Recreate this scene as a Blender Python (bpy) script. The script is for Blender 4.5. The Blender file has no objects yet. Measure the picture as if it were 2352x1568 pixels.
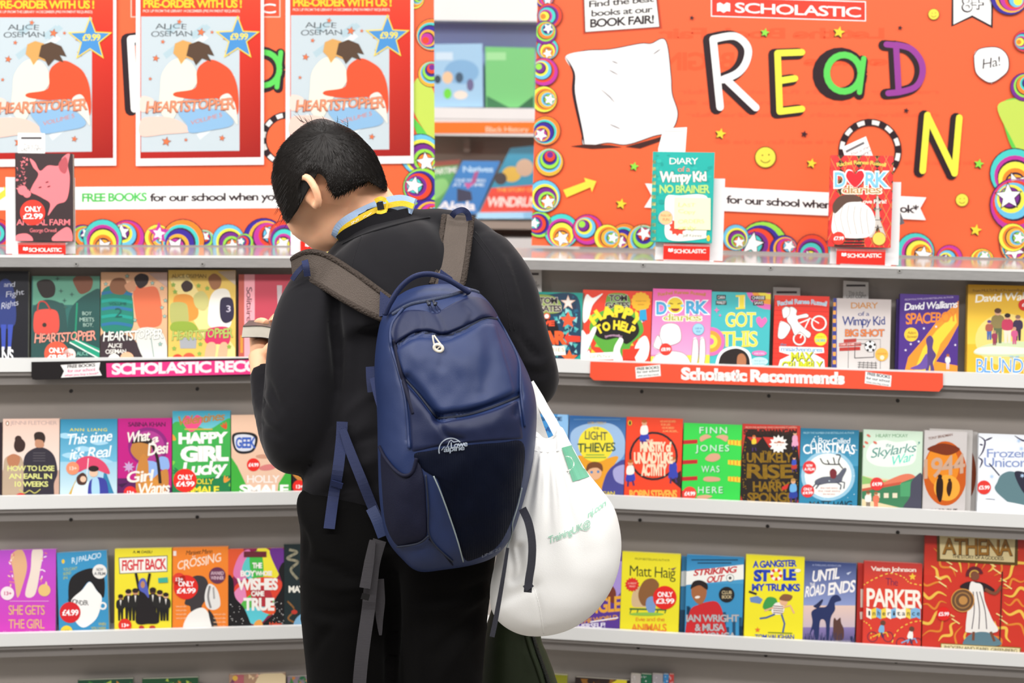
import bpy, bmesh, math, random
import numpy as np
from mathutils import Vector, Matrix, noise
from mathutils.geometry import tessellate_polygon
random.seed(7); RNG = np.random.default_rng(7)
SC = bpy.context.scene; COL = SC.collection

# ------------------------------------------------------------------ camera, light, exposure
F = 3267.0; CX, CY = 1176.0, 784.0                       # 50 mm lens on a 2352 x 1568 frame
CAM = np.array([0.0, 0.0, 1.60]); PITCH = math.atan(454 / F); ROLL = 0.0125
FWD = np.array([0, math.cos(PITCH), -math.sin(PITCH)]); UP0 = np.array([0, math.sin(PITCH), math.cos(PITCH)]); R0 = np.array([1.0, 0, 0])
RIGHT = math.cos(ROLL) * R0 + math.sin(ROLL) * UP0; UP = -math.sin(ROLL) * R0 + math.cos(ROLL) * UP0
cam = bpy.data.cameras.new('camera'); cam.lens = 50; cam.sensor_width = 36
cam.dof.use_dof = True; cam.dof.focus_distance = 2.42; cam.dof.aperture_fstop = 4.5
cam_ob = bpy.data.objects.new('camera', cam); COL.objects.link(cam_ob)
M = Matrix.Identity(4)
for i in range(3):
    M[i][0] = RIGHT[i]; M[i][1] = UP[i]; M[i][2] = -FWD[i]; M[i][3] = CAM[i]
cam_ob.matrix_world = M; SC.camera = cam_ob
SC.view_settings.view_transform = 'Standard'; SC.view_settings.look = 'None'; SC.view_settings.gamma = 1
SC.view_settings.use_curve_mapping = False; SC.view_settings.exposure = 0.38
W = bpy.data.worlds.new('room_light'); SC.world = W; W.use_nodes = True
W.node_tree.nodes['Background'].inputs[0].default_value = (1.0, 0.985, 0.97, 1); W.node_tree.nodes['Background'].inputs[1].default_value = 0.27
def area(name, loc, sx, sy, power, col=(1, 0.983, 0.965), aim=None):
    L = bpy.data.lights.new(name, 'AREA'); L.shape = 'RECTANGLE'; L.size = sx; L.size_y = sy; L.energy = power; L.color = col
    o = bpy.data.objects.new(name, L); COL.objects.link(o); o.location = loc
    if aim is not None: o.rotation_euler = (Vector(aim) - Vector(loc)).to_track_quat('-Z', 'Y').to_euler()
    return o
area('overhead_light_row', (0, 0.7, 3.0), 5.0, 0.22, 95)              # rows of fluorescent tubes running along the ceiling, parallel to the shelves
area('overhead_light_row', (0, 2.25, 3.0), 5.0, 0.22, 44)
area('overhead_light_row', (-2.5, 1.7, 2.9), 0.22, 3.2, 30, aim=(-0.4, 2.4, 1.2))  # side light added to brighten the shaded face, not a known tube row
area('overhead_light_row', (0.2, 4.3, 3.0), 3.0, 0.22, 34)
area('overhead_light_row', (0, -1.4, 3.0), 5.0, 0.22, 14)

# ------------------------------------------------------------------ picture <-> place
def ray(px, py):
    d = FWD + (px - CX) / F * RIGHT - (py - CY) / F * UP
    return d
def at(px, py, D): return CAM + D * ray(px, py)            # D: distance along the view axis
def rays(p):
    p = np.asarray(p, float)
    return FWD[None] + ((p[:, 0] - CX) / F)[:, None] * RIGHT[None] - ((p[:, 1] - CY) / F)[:, None] * UP[None]
def ats(p, D): return CAM[None] + np.asarray(D, float).reshape(-1, 1) * rays(p)
def proj(v):
    q = np.asarray(v, float) - CAM; D = q @ FWD
    return np.stack([CX + F * (q @ RIGHT) / D, CY - F * (q @ UP) / D, D], -1)
class Plane:
    def __init__(s, P0, ux, uy):
        s.P0 = np.asarray(P0, float); s.ux = np.asarray(ux, float); s.ux /= np.linalg.norm(s.ux)
        s.uy = np.asarray(uy, float); s.n = np.cross(s.ux, s.uy); s.n /= np.linalg.norm(s.n); s.uy = np.cross(s.n, s.ux)
    def uv(s, p):
        r = rays(p); t = ((s.P0 - CAM) @ s.n) / (r @ s.n)
        q = CAM[None] + t[:, None] * r - s.P0[None]
        return np.stack([q @ s.ux, q @ s.uy], -1)
    def xyz(s, uv, h=0.0):
        uv = np.asarray(uv, float)
        return s.P0[None] + uv[:, :1] * s.ux[None] + uv[:, 1:2] * s.uy[None] + np.asarray(h, float).reshape(-1, 1) * s.n[None]

# ------------------------------------------------------------------ materials
def lin(h):
    if not isinstance(h, str): return tuple(h)
    h = h.lstrip('#'); c = [int(h[i:i + 2], 16) / 255 for i in (0, 2, 4)]
    return tuple(x / 12.92 if x <= .04045 else ((x + .055) / 1.055) ** 2.4 for x in c)
def mat(name, color=None, rough=.5, metal=0., spec=.5, attr=False, bump=0, scale=200, kind='noise', sheen=0, vary=0, vscale=6, coat=0, sss=0, stretch=(1, 1, 1)):
    m = bpy.data.materials.new(name); m.use_nodes = True; nt = m.node_tree; b = nt.nodes['Principled BSDF']
    b.inputs['Roughness'].default_value = rough; b.inputs['Metallic'].default_value = metal
    b.inputs['Specular IOR Level'].default_value = spec; b.inputs['Coat Weight'].default_value = coat; b.inputs['Sheen Weight'].default_value = sheen
    b.inputs['Sheen Roughness'].default_value = .4
    if sss:
        b.inputs['Subsurface Weight'].default_value = sss; b.inputs['Subsurface Radius'].default_value = (.9, .35, .2); b.inputs['Subsurface Scale'].default_value = .006
    tc = nt.nodes.new('ShaderNodeTexCoord'); mp = nt.nodes.new('ShaderNodeMapping'); nt.links.new(tc.outputs['Object'], mp.inputs[0]); mp.inputs['Scale'].default_value = stretch
    if attr:
        a = nt.nodes.new('ShaderNodeAttribute'); a.attribute_name = 'Col'; src = a.outputs['Color']
    else:
        r = nt.nodes.new('ShaderNodeRGB'); r.outputs[0].default_value = (*lin(color), 1); src = r.outputs[0]
    if vary:
        n = nt.nodes.new('ShaderNodeTexNoise'); n.inputs['Scale'].default_value = vscale; n.inputs['Detail'].default_value = 5; nt.links.new(mp.outputs[0], n.inputs['Vector'])
        rp = nt.nodes.new('ShaderNodeMapRange'); rp.inputs['To Min'].default_value = 1 - vary; rp.inputs['To Max'].default_value = 1 + vary; nt.links.new(n.outputs['Fac'], rp.inputs['Value'])
        mx = nt.nodes.new('ShaderNodeMix'); mx.data_type = 'RGBA'; mx.blend_type = 'MULTIPLY'; mx.inputs['Factor'].default_value = 1
        nt.links.new(src, mx.inputs['A']); nt.links.new(rp.outputs[0], mx.inputs['B']); src = mx.outputs['Result']
    nt.links.new(src, b.inputs['Base Color'])
    if bump:
        if kind == 'noise':
            t = nt.nodes.new('ShaderNodeTexNoise'); t.inputs['Scale'].default_value = scale; t.inputs['Detail'].default_value = 3; out = t.outputs['Fac']
        elif kind == 'voronoi':
            t = nt.nodes.new('ShaderNodeTexVoronoi'); t.inputs['Scale'].default_value = scale; out = t.outputs['Distance']
        else:
            t = nt.nodes.new('ShaderNodeTexWave'); t.inputs['Scale'].default_value = scale; t.bands_direction = kind; t.inputs['Distortion'].default_value = .4; out = t.outputs['Fac']
        nt.links.new(mp.outputs[0], t.inputs['Vector'])
        bp = nt.nodes.new('ShaderNodeBump'); bp.inputs['Strength'].default_value = bump; bp.inputs['Distance'].default_value = .002
        nt.links.new(out, bp.inputs['Height']); nt.links.new(bp.outputs[0], b.inputs['Normal'])
    return m
MT = dict(
    print_=mat('printed_card', rough=.33, spec=.45, attr=True, coat=.15),
    matte=mat('printed_paper', rough=.55, spec=.3, attr=True),
    foil=mat('foil_print', rough=.22, metal=1, attr=True, bump=.5, scale=90),
    page=mat('page_edges', '#f0e9d8', rough=.8, bump=.6, scale=420, kind='Z', vary=.06, vscale=80),
    white=mat('white_painted_steel', '#e6e6e4', rough=.4, vary=.03), 
    panel=mat('grey_shelf_panel', '#a79e97', rough=.6, bump=.05, scale=400, vary=.04),
    bar=mat('grey_steel_bar', '#8d8783', rough=.55, bump=.2, scale=500, vary=.05),
    steel=mat('brushed_aluminium', '#b4b2b0', rough=.42, metal=.6, bump=.12, scale=300, vary=.12, vscale=30, stretch=(1, 6, 6)),
    deck=mat('glossy_shelf_top', '#b9b4b1', rough=.14, spec=.8, vary=.05),
    screw=mat('dark_screw', '#2b2827', rough=.4, metal=.6), screwl=mat('bright_screw', '#c9c7c3', rough=.35, metal=.8),
    plastic=mat('white_plastic', '#eeeeee', rough=.3),
    floor=mat('floor_vinyl', '#8d8880', rough=.4, vary=.08), wall=mat('wall_paint', '#e3ded8', rough=.7, vary=.02),
    black=mat('black_cotton_fleece', '#1a191c', rough=.9, spec=.12, bump=.10, scale=900, sheen=.12, vary=.12, vscale=14),
    rib=mat('black_rib_knit', '#1a191c', rough=.9, spec=.15, bump=.35, scale=260, kind='X', sheen=.1),
    trouser=mat('black_twill', '#0a0909', rough=.9, spec=.08, bump=.2, scale=700, sheen=.02, vary=.15, vscale=10),
    navy=mat('navy_nylon', '#182953', rough=.5, spec=.4, bump=.11, scale=800, vary=.1, vscale=9),
    navyd=mat('navy_nylon_dark', '#101a3c', rough=.52, spec=.35, bump=.11, scale=800, vary=.1, vscale=9),
    navyr=mat('navy_ribbed_mesh', '#040a1d', rough=.6, spec=.12, bump=.7, scale=115, kind='X', vary=.12, vscale=12),
    navym=mat('navy_side_mesh', '#121429', rough=.65, spec=.2, bump=.3, scale=700),
    navyw=mat('navy_webbing', '#1b264e', rough=.6, spec=.35, bump=.4, scale=300, kind='Z'),
    seam=mat('dark_seam', '#10182c', rough=.7), zipm=mat('zip_teeth', '#47506a', rough=.45, bump=.8, scale=260, kind='X'),
    strap=mat('grey_mesh_fabric', '#544a43', rough=.75, spec=.3, bump=.5, scale=620, kind='voronoi', vary=.1, vscale=40),
    strapb=mat('air_mesh_binding', '#3a312b', rough=.8, spec=.25, bump=1.2, scale=260, kind='voronoi'),
    web=mat('grey_webbing', '#39363a', rough=.6, spec=.3, bump=.4, scale=300, kind='Z'), webd=mat('dark_webbing', '#22222c', rough=.6, spec=.3, bump=.4, scale=300, kind='Z'),
    reflect=mat('reflective_piping', '#8f9a9a', rough=.35), grey=mat('grey_logo', '#8a8f98', rough=.4),
    chrome=mat('gunmetal', '#3a3d46', rough=.25, metal=.9), cream=mat('cream_cord', '#d8d0bf', rough=.5),
    canvas=mat('cream_canvas', '#f3f2ef', rough=.9, spec=.1, bump=.18, scale=700, vary=.03, vscale=16),
    canvasin=mat('canvas_lining', '#c9a878', rough=.9), green=mat('green_print', '#5fae8a', rough=.9, vary=.12, vscale=60), greent=mat('green_text', '#8cc0a8', rough=.9, vary=.1, vscale=60),
    olive=mat('olive_nylon', '#26301a', rough=.6, spec=.35, bump=.3, scale=60, vary=.25, vscale=14),
    skin=mat('skin', '#fabd96', rough=.5, spec=.4, bump=.08, scale=500, vary=.06, vscale=25, sss=.35),
    hair=mat('black_hair', '#16110e', rough=.55, spec=.3, vary=.35, vscale=60), hairc=mat('black_hair_base', '#120e0c', rough=.6, bump=.8, scale=120, kind='X'),
    blue=mat('light_blue_cotton', '#a9c3e6', rough=.85, bump=.2, scale=600), yellow=mat('yellow_ribbon', '#ecc520', rough=.6, bump=.3, scale=400),
    blackp=mat('black_plastic', '#0e0d0e', rough=.3),
)

# ------------------------------------------------------------------ objects
def thing(name, label, cat, loc=(0, 0, 0), group=None):
    o = bpy.data.objects.new(name, None); o.empty_display_size = .05; COL.objects.link(o); o.location = loc
    return tag(o, label, cat, group)
def tag(o, label, cat, group=None, kind=None):
    if label: o['label'] = label
    if cat: o['category'] = cat
    if group: o['group'] = group
    if kind: o['kind'] = kind
    return o
def mesh_ob(name, V, Fc, m, parent=None, smooth=False, colors=None, mats=None, midx=None):
    """one mesh object; V are world coordinates; origin = the parent's place (or the mesh's own base)"""
    V = np.asarray(V, float)
    org = np.array(parent.location) if parent is not None and parent.parent is None else (np.array(parent['_org']) if parent is not None else np.array([V[:, 0].mean(), V[:, 1].mean(), V[:, 2].min()]))
    me = bpy.data.meshes.new(name); me.from_pydata((V - org).tolist(), [], [list(map(int, f)) for f in Fc]); me.update()
    for mm in (mats or [m]): me.materials.append(mm)
    if midx is not None: me.polygons.foreach_set('material_index', np.asarray(midx, np.int32))
    if colors is not None:
        ca = me.color_attributes.new('Col', 'FLOAT_COLOR', 'POINT'); ca.data.foreach_set('color', np.asarray(colors, np.float32).ravel())
    if smooth: me.polygons.foreach_set('use_smooth', np.ones(len(me.polygons), bool))
    o = bpy.data.objects.new(name, me); COL.objects.link(o)
    if parent is not None:
        o.parent = parent
        if parent.parent is not None: pass
    else: o.location = org
    o['_org'] = org.tolist()
    return o
def box_vf(P, ex, ey, ez):
    """box from corner P along three edge vectors"""
    P, ex, ey, ez = (np.asarray(a, float) for a in (P, ex, ey, ez))
    V = [P + i * ex + j * ey + k * ez for k in (0, 1) for j in (0, 1) for i in (0, 1)]
    Fc = [(0, 2, 3, 1), (4, 5, 7, 6), (0, 1, 5, 4), (2, 6, 7, 3), (0, 4, 6, 2), (1, 3, 7, 5)]
    return V, Fc
def join(*parts):
    V, Fc = [], []
    for v, f in parts:
        o = len(V); V += [np.asarray(x, float) for x in v]; Fc += [tuple(i + o for i in q) for q in f]
    return V, Fc
def catmull(P, n=8, closed=True):
    P = np.asarray(P, float); out = []; N = len(P)
    for i in range(N if closed else N - 1):
        if closed: a, b, c, d = P[(i - 1) % N], P[i], P[(i + 1) % N], P[(i + 2) % N]
        else: a, b, c, d = P[max(i - 1, 0)], P[i], P[i + 1], P[min(i + 2, N - 1)]
        for k in range(n):
            t = k / n
            out.append(.5 * (2 * b + (c - a) * t + (2 * a - 5 * b + 4 * c - d) * t * t + (3 * b - a - 3 * c + d) * t ** 3))
    if not closed: out.append(P[-1])
    return np.array(out)
def tube_vf(P, R, n=10, flat=1.0, closed=False):
    """tube along points P with radii R"""
    P = np.asarray(P, float); R = np.broadcast_to(np.asarray(R, float), (len(P),)); N = len(P)
    T = np.gradient(P, axis=0) if not closed else np.roll(P, -1, 0) - np.roll(P, 1, 0)
    T /= np.linalg.norm(T, axis=1)[:, None] + 1e-12
    a = np.array([0, 0, 1.0]) if abs(T[0][2]) < .9 else np.array([1.0, 0, 0])
    u = np.cross(T[0], a); u /= np.linalg.norm(u); V = []
    for i in range(N):
        u = u - T[i] * (u @ T[i]); u /= np.linalg.norm(u) + 1e-12; w = np.cross(T[i], u)
        for k in range(n):
            th = 2 * math.pi * k / n; V.append(P[i] + R[i] * (math.cos(th) * u + flat * math.sin(th) * w))
    Fc = []
    for i in range(N if closed else N - 1):
        j = (i + 1) % N
        for k in range(n): Fc.append((i * n + k, i * n + (k + 1) % n, j * n + (k + 1) % n, j * n + k))
    if not closed: Fc += [tuple(range(n))[::-1], tuple(range((N - 1) * n, N * n))]
    return V, Fc
def ptube(pts, r, n=8, seg=6, smooth=True):
    """tube through (px, py, D) control points"""
    C = catmull(pts, seg, False) if smooth else np.asarray(pts, float)
    R = r if np.isscalar(r) else np.interp(np.linspace(0, 1, len(C)), np.linspace(0, 1, len(r)), r)
    return tube_vf(ats(C[:, :2], C[:, 2]), R, n)
def ribbon_vf(pts, width, thick, seg=6, smooth=True, twist=None, nrm=None):
    """flat strap through (px, py, D); width in metres, lying across the view; thick along the view"""
    C = catmull(pts, seg, False) if smooth else np.asarray(pts, float)
    P = ats(C[:, :2], C[:, 2]); N = len(P); T = np.gradient(P, axis=0); T /= np.linalg.norm(T, axis=1)[:, None]
    Wd = np.interp(np.linspace(0, 1, N), np.linspace(0, 1, len(np.atleast_1d(width))), np.atleast_1d(width)); V = []
    for i in range(N):
        nn = -FWD if nrm is None else np.asarray(nrm[0]) * (1 - i / (N - 1)) + np.asarray(nrm[1]) * i / (N - 1)
        s = np.cross(T[i], nn); s /= np.linalg.norm(s); nn = np.cross(s, T[i])
        for a, b in ((-.5, -.5), (.5, -.5), (.5, .5), (-.5, .5)): V.append(P[i] + a * Wd[i] * s + b * thick * nn)
    Fc = []
    for i in range(N - 1):
        for k in range(4): Fc.append((i * 4 + k, i * 4 + (k + 1) % 4, i * 4 + 4 + (k + 1) % 4, i * 4 + 4 + k))
    Fc += [(3, 2, 1, 0), tuple(range((N - 1) * 4, N * 4))]
    return V, Fc
class Puff:
    """a closed cushion-like solid whose rim follows an outline and whose faces bulge to the front and the back"""
    def __init__(s, outline, c, D, Tf, Tb, p=2.2, n=120, k=8, Dfun=None):
        O = catmull(outline, k) if k > 1 else np.asarray(outline, float)
        s.c = np.asarray(c, float); s.D, s.Tf, s.Tb, s.p, s.Dfun = D, Tf, Tb, p, Dfun
        Q = O - s.c; a = np.unwrap(np.arctan2(Q[:, 1], Q[:, 0])); 
        if a[-1] < a[0]: Q = Q[::-1]
        s.th = np.linspace(-math.pi, math.pi, n, endpoint=False); s.R = np.zeros(n)
        A, B = Q, np.roll(Q, -1, 0)
        for i, t in enumerate(s.th):
            d = np.array([math.cos(t), math.sin(t)]); e = B - A
            den = d[0] * e[:, 1] - d[1] * e[:, 0]; den = np.where(abs(den) < 1e-9, 1e-9, den)
            tt = (A[:, 0] * e[:, 1] - A[:, 1] * e[:, 0]) / den; uu = (A[:, 0] * d[1] - A[:, 1] * d[0]) / den
            ok = (uu >= -1e-6) & (uu <= 1 + 1e-6) & (tt > 0); s.R[i] = tt[ok].max() if ok.any() else 1
    def r(s, p):
        q = np.asarray(p, float) - s.c; t = np.arctan2(q[:, 1], q[:, 0])
        return np.hypot(q[:, 0], q[:, 1]) / np.interp(t, np.r_[s.th, math.pi], np.r_[s.R, s.R[0]])
    def base(s, p): return s.D if s.Dfun is None else s.Dfun(np.asarray(p, float))
    def front(s, p, off=0.0):
        r = np.clip(s.r(p), 0, 1); return s.base(p) - s.Tf * (1 - r ** s.p) ** (1 / s.p) - off
    def back(s, p):
        r = np.clip(s.r(p), 0, 1); return s.base(p) + s.Tb * (1 - r ** s.p) ** (1 / s.p)
    def vf(s, rings=14):
        n = len(s.th); rr = np.sin(np.linspace(0, math.pi / 2, rings + 1))[1:]
        dirs = np.stack([np.cos(s.th), np.sin(s.th)], -1) * s.R[:, None]; V = []; Fc = []
        def put(p, D): V.extend(ats(p, D))
        put(s.c[None], np.atleast_1d(s.front(s.c[None])))
        for r in rr:
            p = s.c + dirs * r; put(p, s.front(p) if r < 1 else np.broadcast_to(s.base(p), (n,)))
        for r in rr[-2::-1]:
            p = s.c + dirs * r; put(p, s.back(p))
        put(s.c[None], np.atleast_1d(s.back(s.c[None])))
        m = 2 * rings - 1
        for k in range(n): Fc.append((0, 1 + k, 1 + (k + 1) % n))
        for i in range(m - 1):
            for k in range(n):
                a = 1 + i * n; b = a + n; Fc.append((a + k, b + k, b + (k + 1) % n, a + (k + 1) % n))
        a = 1 + (m - 1) * n; z = len(V) - 1
        for k in range(n): Fc.append((a + k, z, a + (k + 1) % n))
        return V, Fc
def patch_vf(depth, outline, c, off, n=72, rings=8, k=6, edge=-.003, p=2.5):
    """a raised panel lying on a surface depth(points) inside an outline"""
    O = Puff(outline, c, 0, 1, 0, n=n, k=k); V, Fc = [], []
    dirs = np.stack([np.cos(O.th), np.sin(O.th)], -1) * O.R[:, None]
    P = [O.c[None]] + [O.c + dirs * r for r in np.linspace(0, 1, rings + 1)[1:]]
    for i, q in enumerate(P):
        r = i / rings; h = off * (1 - r ** 8) + (edge if i == rings else 0)
        V.extend(ats(q, depth(q) - h))
    for kk in range(n): Fc.append((0, 1 + kk, 1 + (kk + 1) % n))
    for i in range(rings - 1):
        for kk in range(n):
            a = 1 + i * n; b = a + n; Fc.append((a + kk, b + kk, b + (kk + 1) % n, a + (kk + 1) % n))
    return V, Fc
def remesh(V, Fc, voxel, smooth=6, fac=.5):
    me = bpy.data.meshes.new('tmp'); me.from_pydata([tuple(v) for v in V], [], [tuple(map(int, f)) for f in Fc]); me.update()
    bm = bmesh.new(); bm.from_mesh(me); bmesh.ops.recalc_face_normals(bm, faces=bm.faces); bm.to_mesh(me); bm.free()
    o = bpy.data.objects.new('tmp', me); COL.objects.link(o)
    m = o.modifiers.new('r', 'REMESH'); m.mode = 'VOXEL'; m.voxel_size = voxel
    if smooth:
        s = o.modifiers.new('s', 'SMOOTH'); s.iterations = smooth; s.factor = fac
    dg = bpy.context.evaluated_depsgraph_get(); r = bpy.data.meshes.new_from_object(o.evaluated_get(dg))
    n = len(r.vertices); v = np.empty(n * 3); r.vertices.foreach_get('co', v); f = [tuple(p.vertices) for p in r.polygons]
    bpy.data.objects.remove(o); bpy.data.meshes.remove(me); bpy.data.meshes.remove(r)
    return v.reshape(-1, 3), f
def vnormals(V, Fc):
    me = bpy.data.meshes.new('tmp'); me.from_pydata(V.tolist(), [], Fc); me.update()
    n = np.empty(len(V) * 3); me.vertex_normals.foreach_get('vector', n); bpy.data.meshes.remove(me); return n.reshape(-1, 3)
def creases(V, Fc, lines):
    """push cloth in (amp < 0) or out along picture-side polylines: (points, width px, amp m)"""
    V = np.array(V, float); N = vnormals(V, Fc); q = proj(V); face = ((V - CAM) * N).sum(1) < 0
    tot = np.zeros(len(V))
    for pts, w, amp in lines:
        C = catmull(pts, 6, False); best = np.full(len(V), 1e9); tt = np.zeros(len(V))
        for i in range(len(C) - 1):
            a, b = C[i], C[i + 1]; e = b - a; t = np.clip(((q[:, :2] - a) @ e) / (e @ e + 1e-9), 0, 1)
            d = np.hypot(*(q[:, :2] - a - t[:, None] * e).T); k = d < best; best[k] = d[k]; tt[k] = (i + t[k]) / (len(C) - 1)
        tot += amp * np.exp(-(best / w) ** 2) * np.sin(np.clip(tt, .08, .92) * math.pi) ** .5
    return V + N * (tot * face)[:, None]
def cloth_noise(V, Fc, amp, sc=(6, 6, 6), seed=0):
    N = vnormals(V, Fc); s = np.array([noise.noise(Vector((v[0] * sc[0] + seed, v[1] * sc[1], v[2] * sc[2]))) for v in V])
    return V + N * (s * amp)[:, None]

# ------------------------------------------------------------------ lettering and printed art
_G = {}
def glyph(ch, bold):
    k = (ch, bold)
    if k in _G: return _G[k]
    def ev(s):
        c = bpy.data.curves.new('t', 'FONT'); c.body = s; c.size = 1; c.offset = bold; c.resolution_u = 3
        o = bpy.data.objects.new('t', c); COL.objects.link(o); dg = bpy.context.evaluated_depsgraph_get()
        me = bpy.data.meshes.new_from_object(o.evaluated_get(dg)); v = np.empty(len(me.vertices) * 3); me.vertices.foreach_get('co', v); v = v.reshape(-1, 3)
        me.calc_loop_triangles(); f = [tuple(t.vertices) for t in me.loop_triangles]
        bpy.data.objects.remove(o); bpy.data.meshes.remove(me); bpy.data.curves.remove(c); return v[:, :2], f
    if ('|', 0) not in _G and ch != '|': 
        v, f = ev('H'); _G['cap'] = v[:, 1].max(); v, f = ev('||'); _G['bar'] = np.ptp(v[:, 0]); _G[('|', 0)] = None
    v2, _ = ev('|' + ch + '|'); adv = np.ptp(v2[:, 0]) - _G['bar'] - 0.0
    adv = adv if bold == 0 else adv - 0.0
    if ch == ' ': r = (np.zeros((0, 2)), [], adv)
    else:
        v, f = ev(ch); r = (v, f, adv)
    _G[k] = r; return r
class Art:
    """flat print built of thin ink layers on a plane; drawing coordinates are where the ink is seen in the photo"""
    EPS = 4e-5
    def __init__(s, plane, size=None, base=1, eps=None):
        s.pl = plane; s.V = []; s.Fc = []; s.C = []; s.M = []; s.n = 0; s.lev = base; s.size = size; s.eps = eps or s.EPS; s.mi = 0; s.hull = None; s.minv = -9
    def add(s, P, faces, col, same=False):
        P = np.asarray(P, float)
        if not same: s.lev += 1
        uv = s.pl.uv(P); c = np.asarray(col, float)
        if c.ndim == 1: c = np.broadcast_to(np.asarray(lin(col) if isinstance(col, str) else col), (len(P), 3))
        s.V.append(np.c_[uv, np.full(len(P), s.lev * s.eps)]); s.C.append(c); s.Fc += [tuple(i + s.n for i in f) for f in faces]; s.M += [s.mi] * len(faces); s.n += len(P)
    def poly(s, pts, col, same=False):
        if isinstance(col, str): col = lin(col)
        pts = np.asarray(pts, float); tr = tessellate_polygon([[Vector((a, b, 0)) for a, b in pts]])
        s.add(pts, [tuple(t) for t in tr], np.asarray(col), same)
    def rect(s, x0, y0, x1, y1, col, same=False): s.poly([(x0, y0), (x1, y0), (x1, y1), (x0, y1)], col, same)
    def vgrad(s, x0, y0, x1, y1, ct, cb, same=False):
        s.add([(x0, y0), (x1, y0), (x1, y1), (x0, y1)], [(0, 1, 2), (0, 2, 3)], np.array([lin(ct), lin(ct), lin(cb), lin(cb)]), same)
    def blob(s, pts, col, n=6, same=False): s.poly(catmull(pts, n), col, same)
    def ell(s, x, y, rx, ry, col, n=28, a0=0, a1=360, rot=0, same=False):
        t = np.radians(np.linspace(a0, a1, n, endpoint=(a1 - a0) < 360)); r = math.radians(rot)
        px, py = rx * np.cos(t), ry * np.sin(t)
        s.poly(np.stack([x + px * math.cos(r) - py * math.sin(r), y + px * math.sin(r) + py * math.cos(r)], -1), col, same)
    def circ(s, x, y, r, col, **k): s.ell(x, y, r, r, col, **k)
    def ring(s, x, y, r0, r1, col, a0=0, a1=360, ry=1., n=28, same=False):
        t = np.radians(np.linspace(a0, a1, n)); c = np.stack([np.cos(t), np.sin(t) * ry], -1)
        P = np.r_[np.array([x, y]) + c * r0, np.array([x, y]) + c * r1]
        s.add(P, [f for i in range(n - 1) for f in ((i, i + 1, n + i + 1), (i, n + i + 1, n + i))], np.asarray(lin(col)), same)
    def star(s, x, y, r, col, inner=.45, rot=0, k=5, same=False):
        s.poly([(x + (r if i % 2 == 0 else r * inner) * math.sin(math.pi * i / k + rot), y - (r if i % 2 == 0 else r * inner) * math.cos(math.pi * i / k + rot)) for i in range(2 * k)], col, same)
    def line(s, pts, w, col, smooth=False, same=False, taper=False):
        P = catmull(pts, 6, False) if smooth else np.asarray(pts, float); N = len(P)
        T = np.gradient(P, axis=0); T /= np.linalg.norm(T, axis=1)[:, None] + 1e-9; Nn = np.stack([-T[:, 1], T[:, 0]], -1)
        ww = np.full(N, w / 2.) if not taper else w / 2. * np.sin(np.linspace(.15, math.pi - .15, N))
        V = np.r_[P + Nn * ww[:, None], P - Nn * ww[:, None]]
        s.add(V, [f for i in range(N - 1) for f in ((i, i + 1, N + i + 1), (i, N + i + 1, N + i))], np.asarray(lin(col) if isinstance(col, str) else col), same)
    def strokes(s, L, w, col, off=(0, 0), cap=True):
        s.lev += 1
        for p in L:
            p = [(a + off[0], b + off[1]) for a, b in p]
            for a, b in zip(p[:-1], p[1:]): s.lev += .1; s.line([a, b], w, col, same=True)
            if cap:
                for a in p: s.lev += .1; s.circ(a[0], a[1], w / 2, col, n=10, same=True)
    def T(s, txt, x0, x1, y, cap, col, bold=.0, shear=0., jit=0., out=None, y1=None, same=False, mirror=False, arc=0., gap=0., down=False):
        """a line of text from x0 to x1 with its baseline at y (to y1), cap height cap; out = (colour, extra boldness)"""
        if not txt: return
        if out: s.T(txt, x0, x1, y, cap, out[0], bold + out[1], shear, jit, None, y1, same, mirror, arc, gap, down)
        rs = random.Random(len(txt) * 7 + ord(txt[0])); G = [glyph(c, 0 if c == ' ' else round(bold, 3)) for c in txt]; adv = [glyph(c, 0)[2] + gap for c in txt]
        tot = sum(adv) - gap; k = 1 / _G['cap']; sx = (x1 - x0) / max(tot, 1e-6); P, Fc = [], []; x = 0; n = 0; y1 = y if y1 is None else y1
        for (v, f, _), a in zip(G, adv):
            if len(v):
                q = v * np.array([sx, cap * k]); q[:, 0] += shear * q[:, 1]
                if jit:
                    th = (rs.random() - .5) * jit; c = q.mean(0); q = (q - c) @ np.array([[math.cos(th), -math.sin(th)], [math.sin(th), math.cos(th)]]) * (1 + (rs.random() - .5) * jit) + c + np.array([0, (rs.random() - .5) * jit * cap * .6])
                xm = x * sx; fr = (xm + a * sx / 2) / (x1 - x0 + 1e-6)
                dy = -arc * (1 - (2 * fr - 1) ** 2)
                if arc:
                    th = math.atan(arc * 4 * (1 - 2 * fr) / (x1 - x0)); c = np.array([a * sx / 2, 0]); q = (q - c) @ np.array([[math.cos(th), math.sin(th)], [-math.sin(th), math.cos(th)]]) + c
                X = q[:, 0] + xm; sl = (y1 - y) / (x1 - x0 + 1e-6)
                X_ = (x1 - X) if mirror else (x0 + X)
                P.append(np.stack([X_, y + sl * (X_ - x0) - q[:, 1] + dy], -1) if not down else np.stack([x0 + q[:, 1], y + X], -1)); Fc += [tuple(i + n for i in t) for t in f]; n += len(v)
            x += a
        if P: s.add(np.concatenate(P), Fc, np.asarray(lin(col)), same)
    def foil(s, on=True): s.mi = 1 if on else 0
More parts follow.
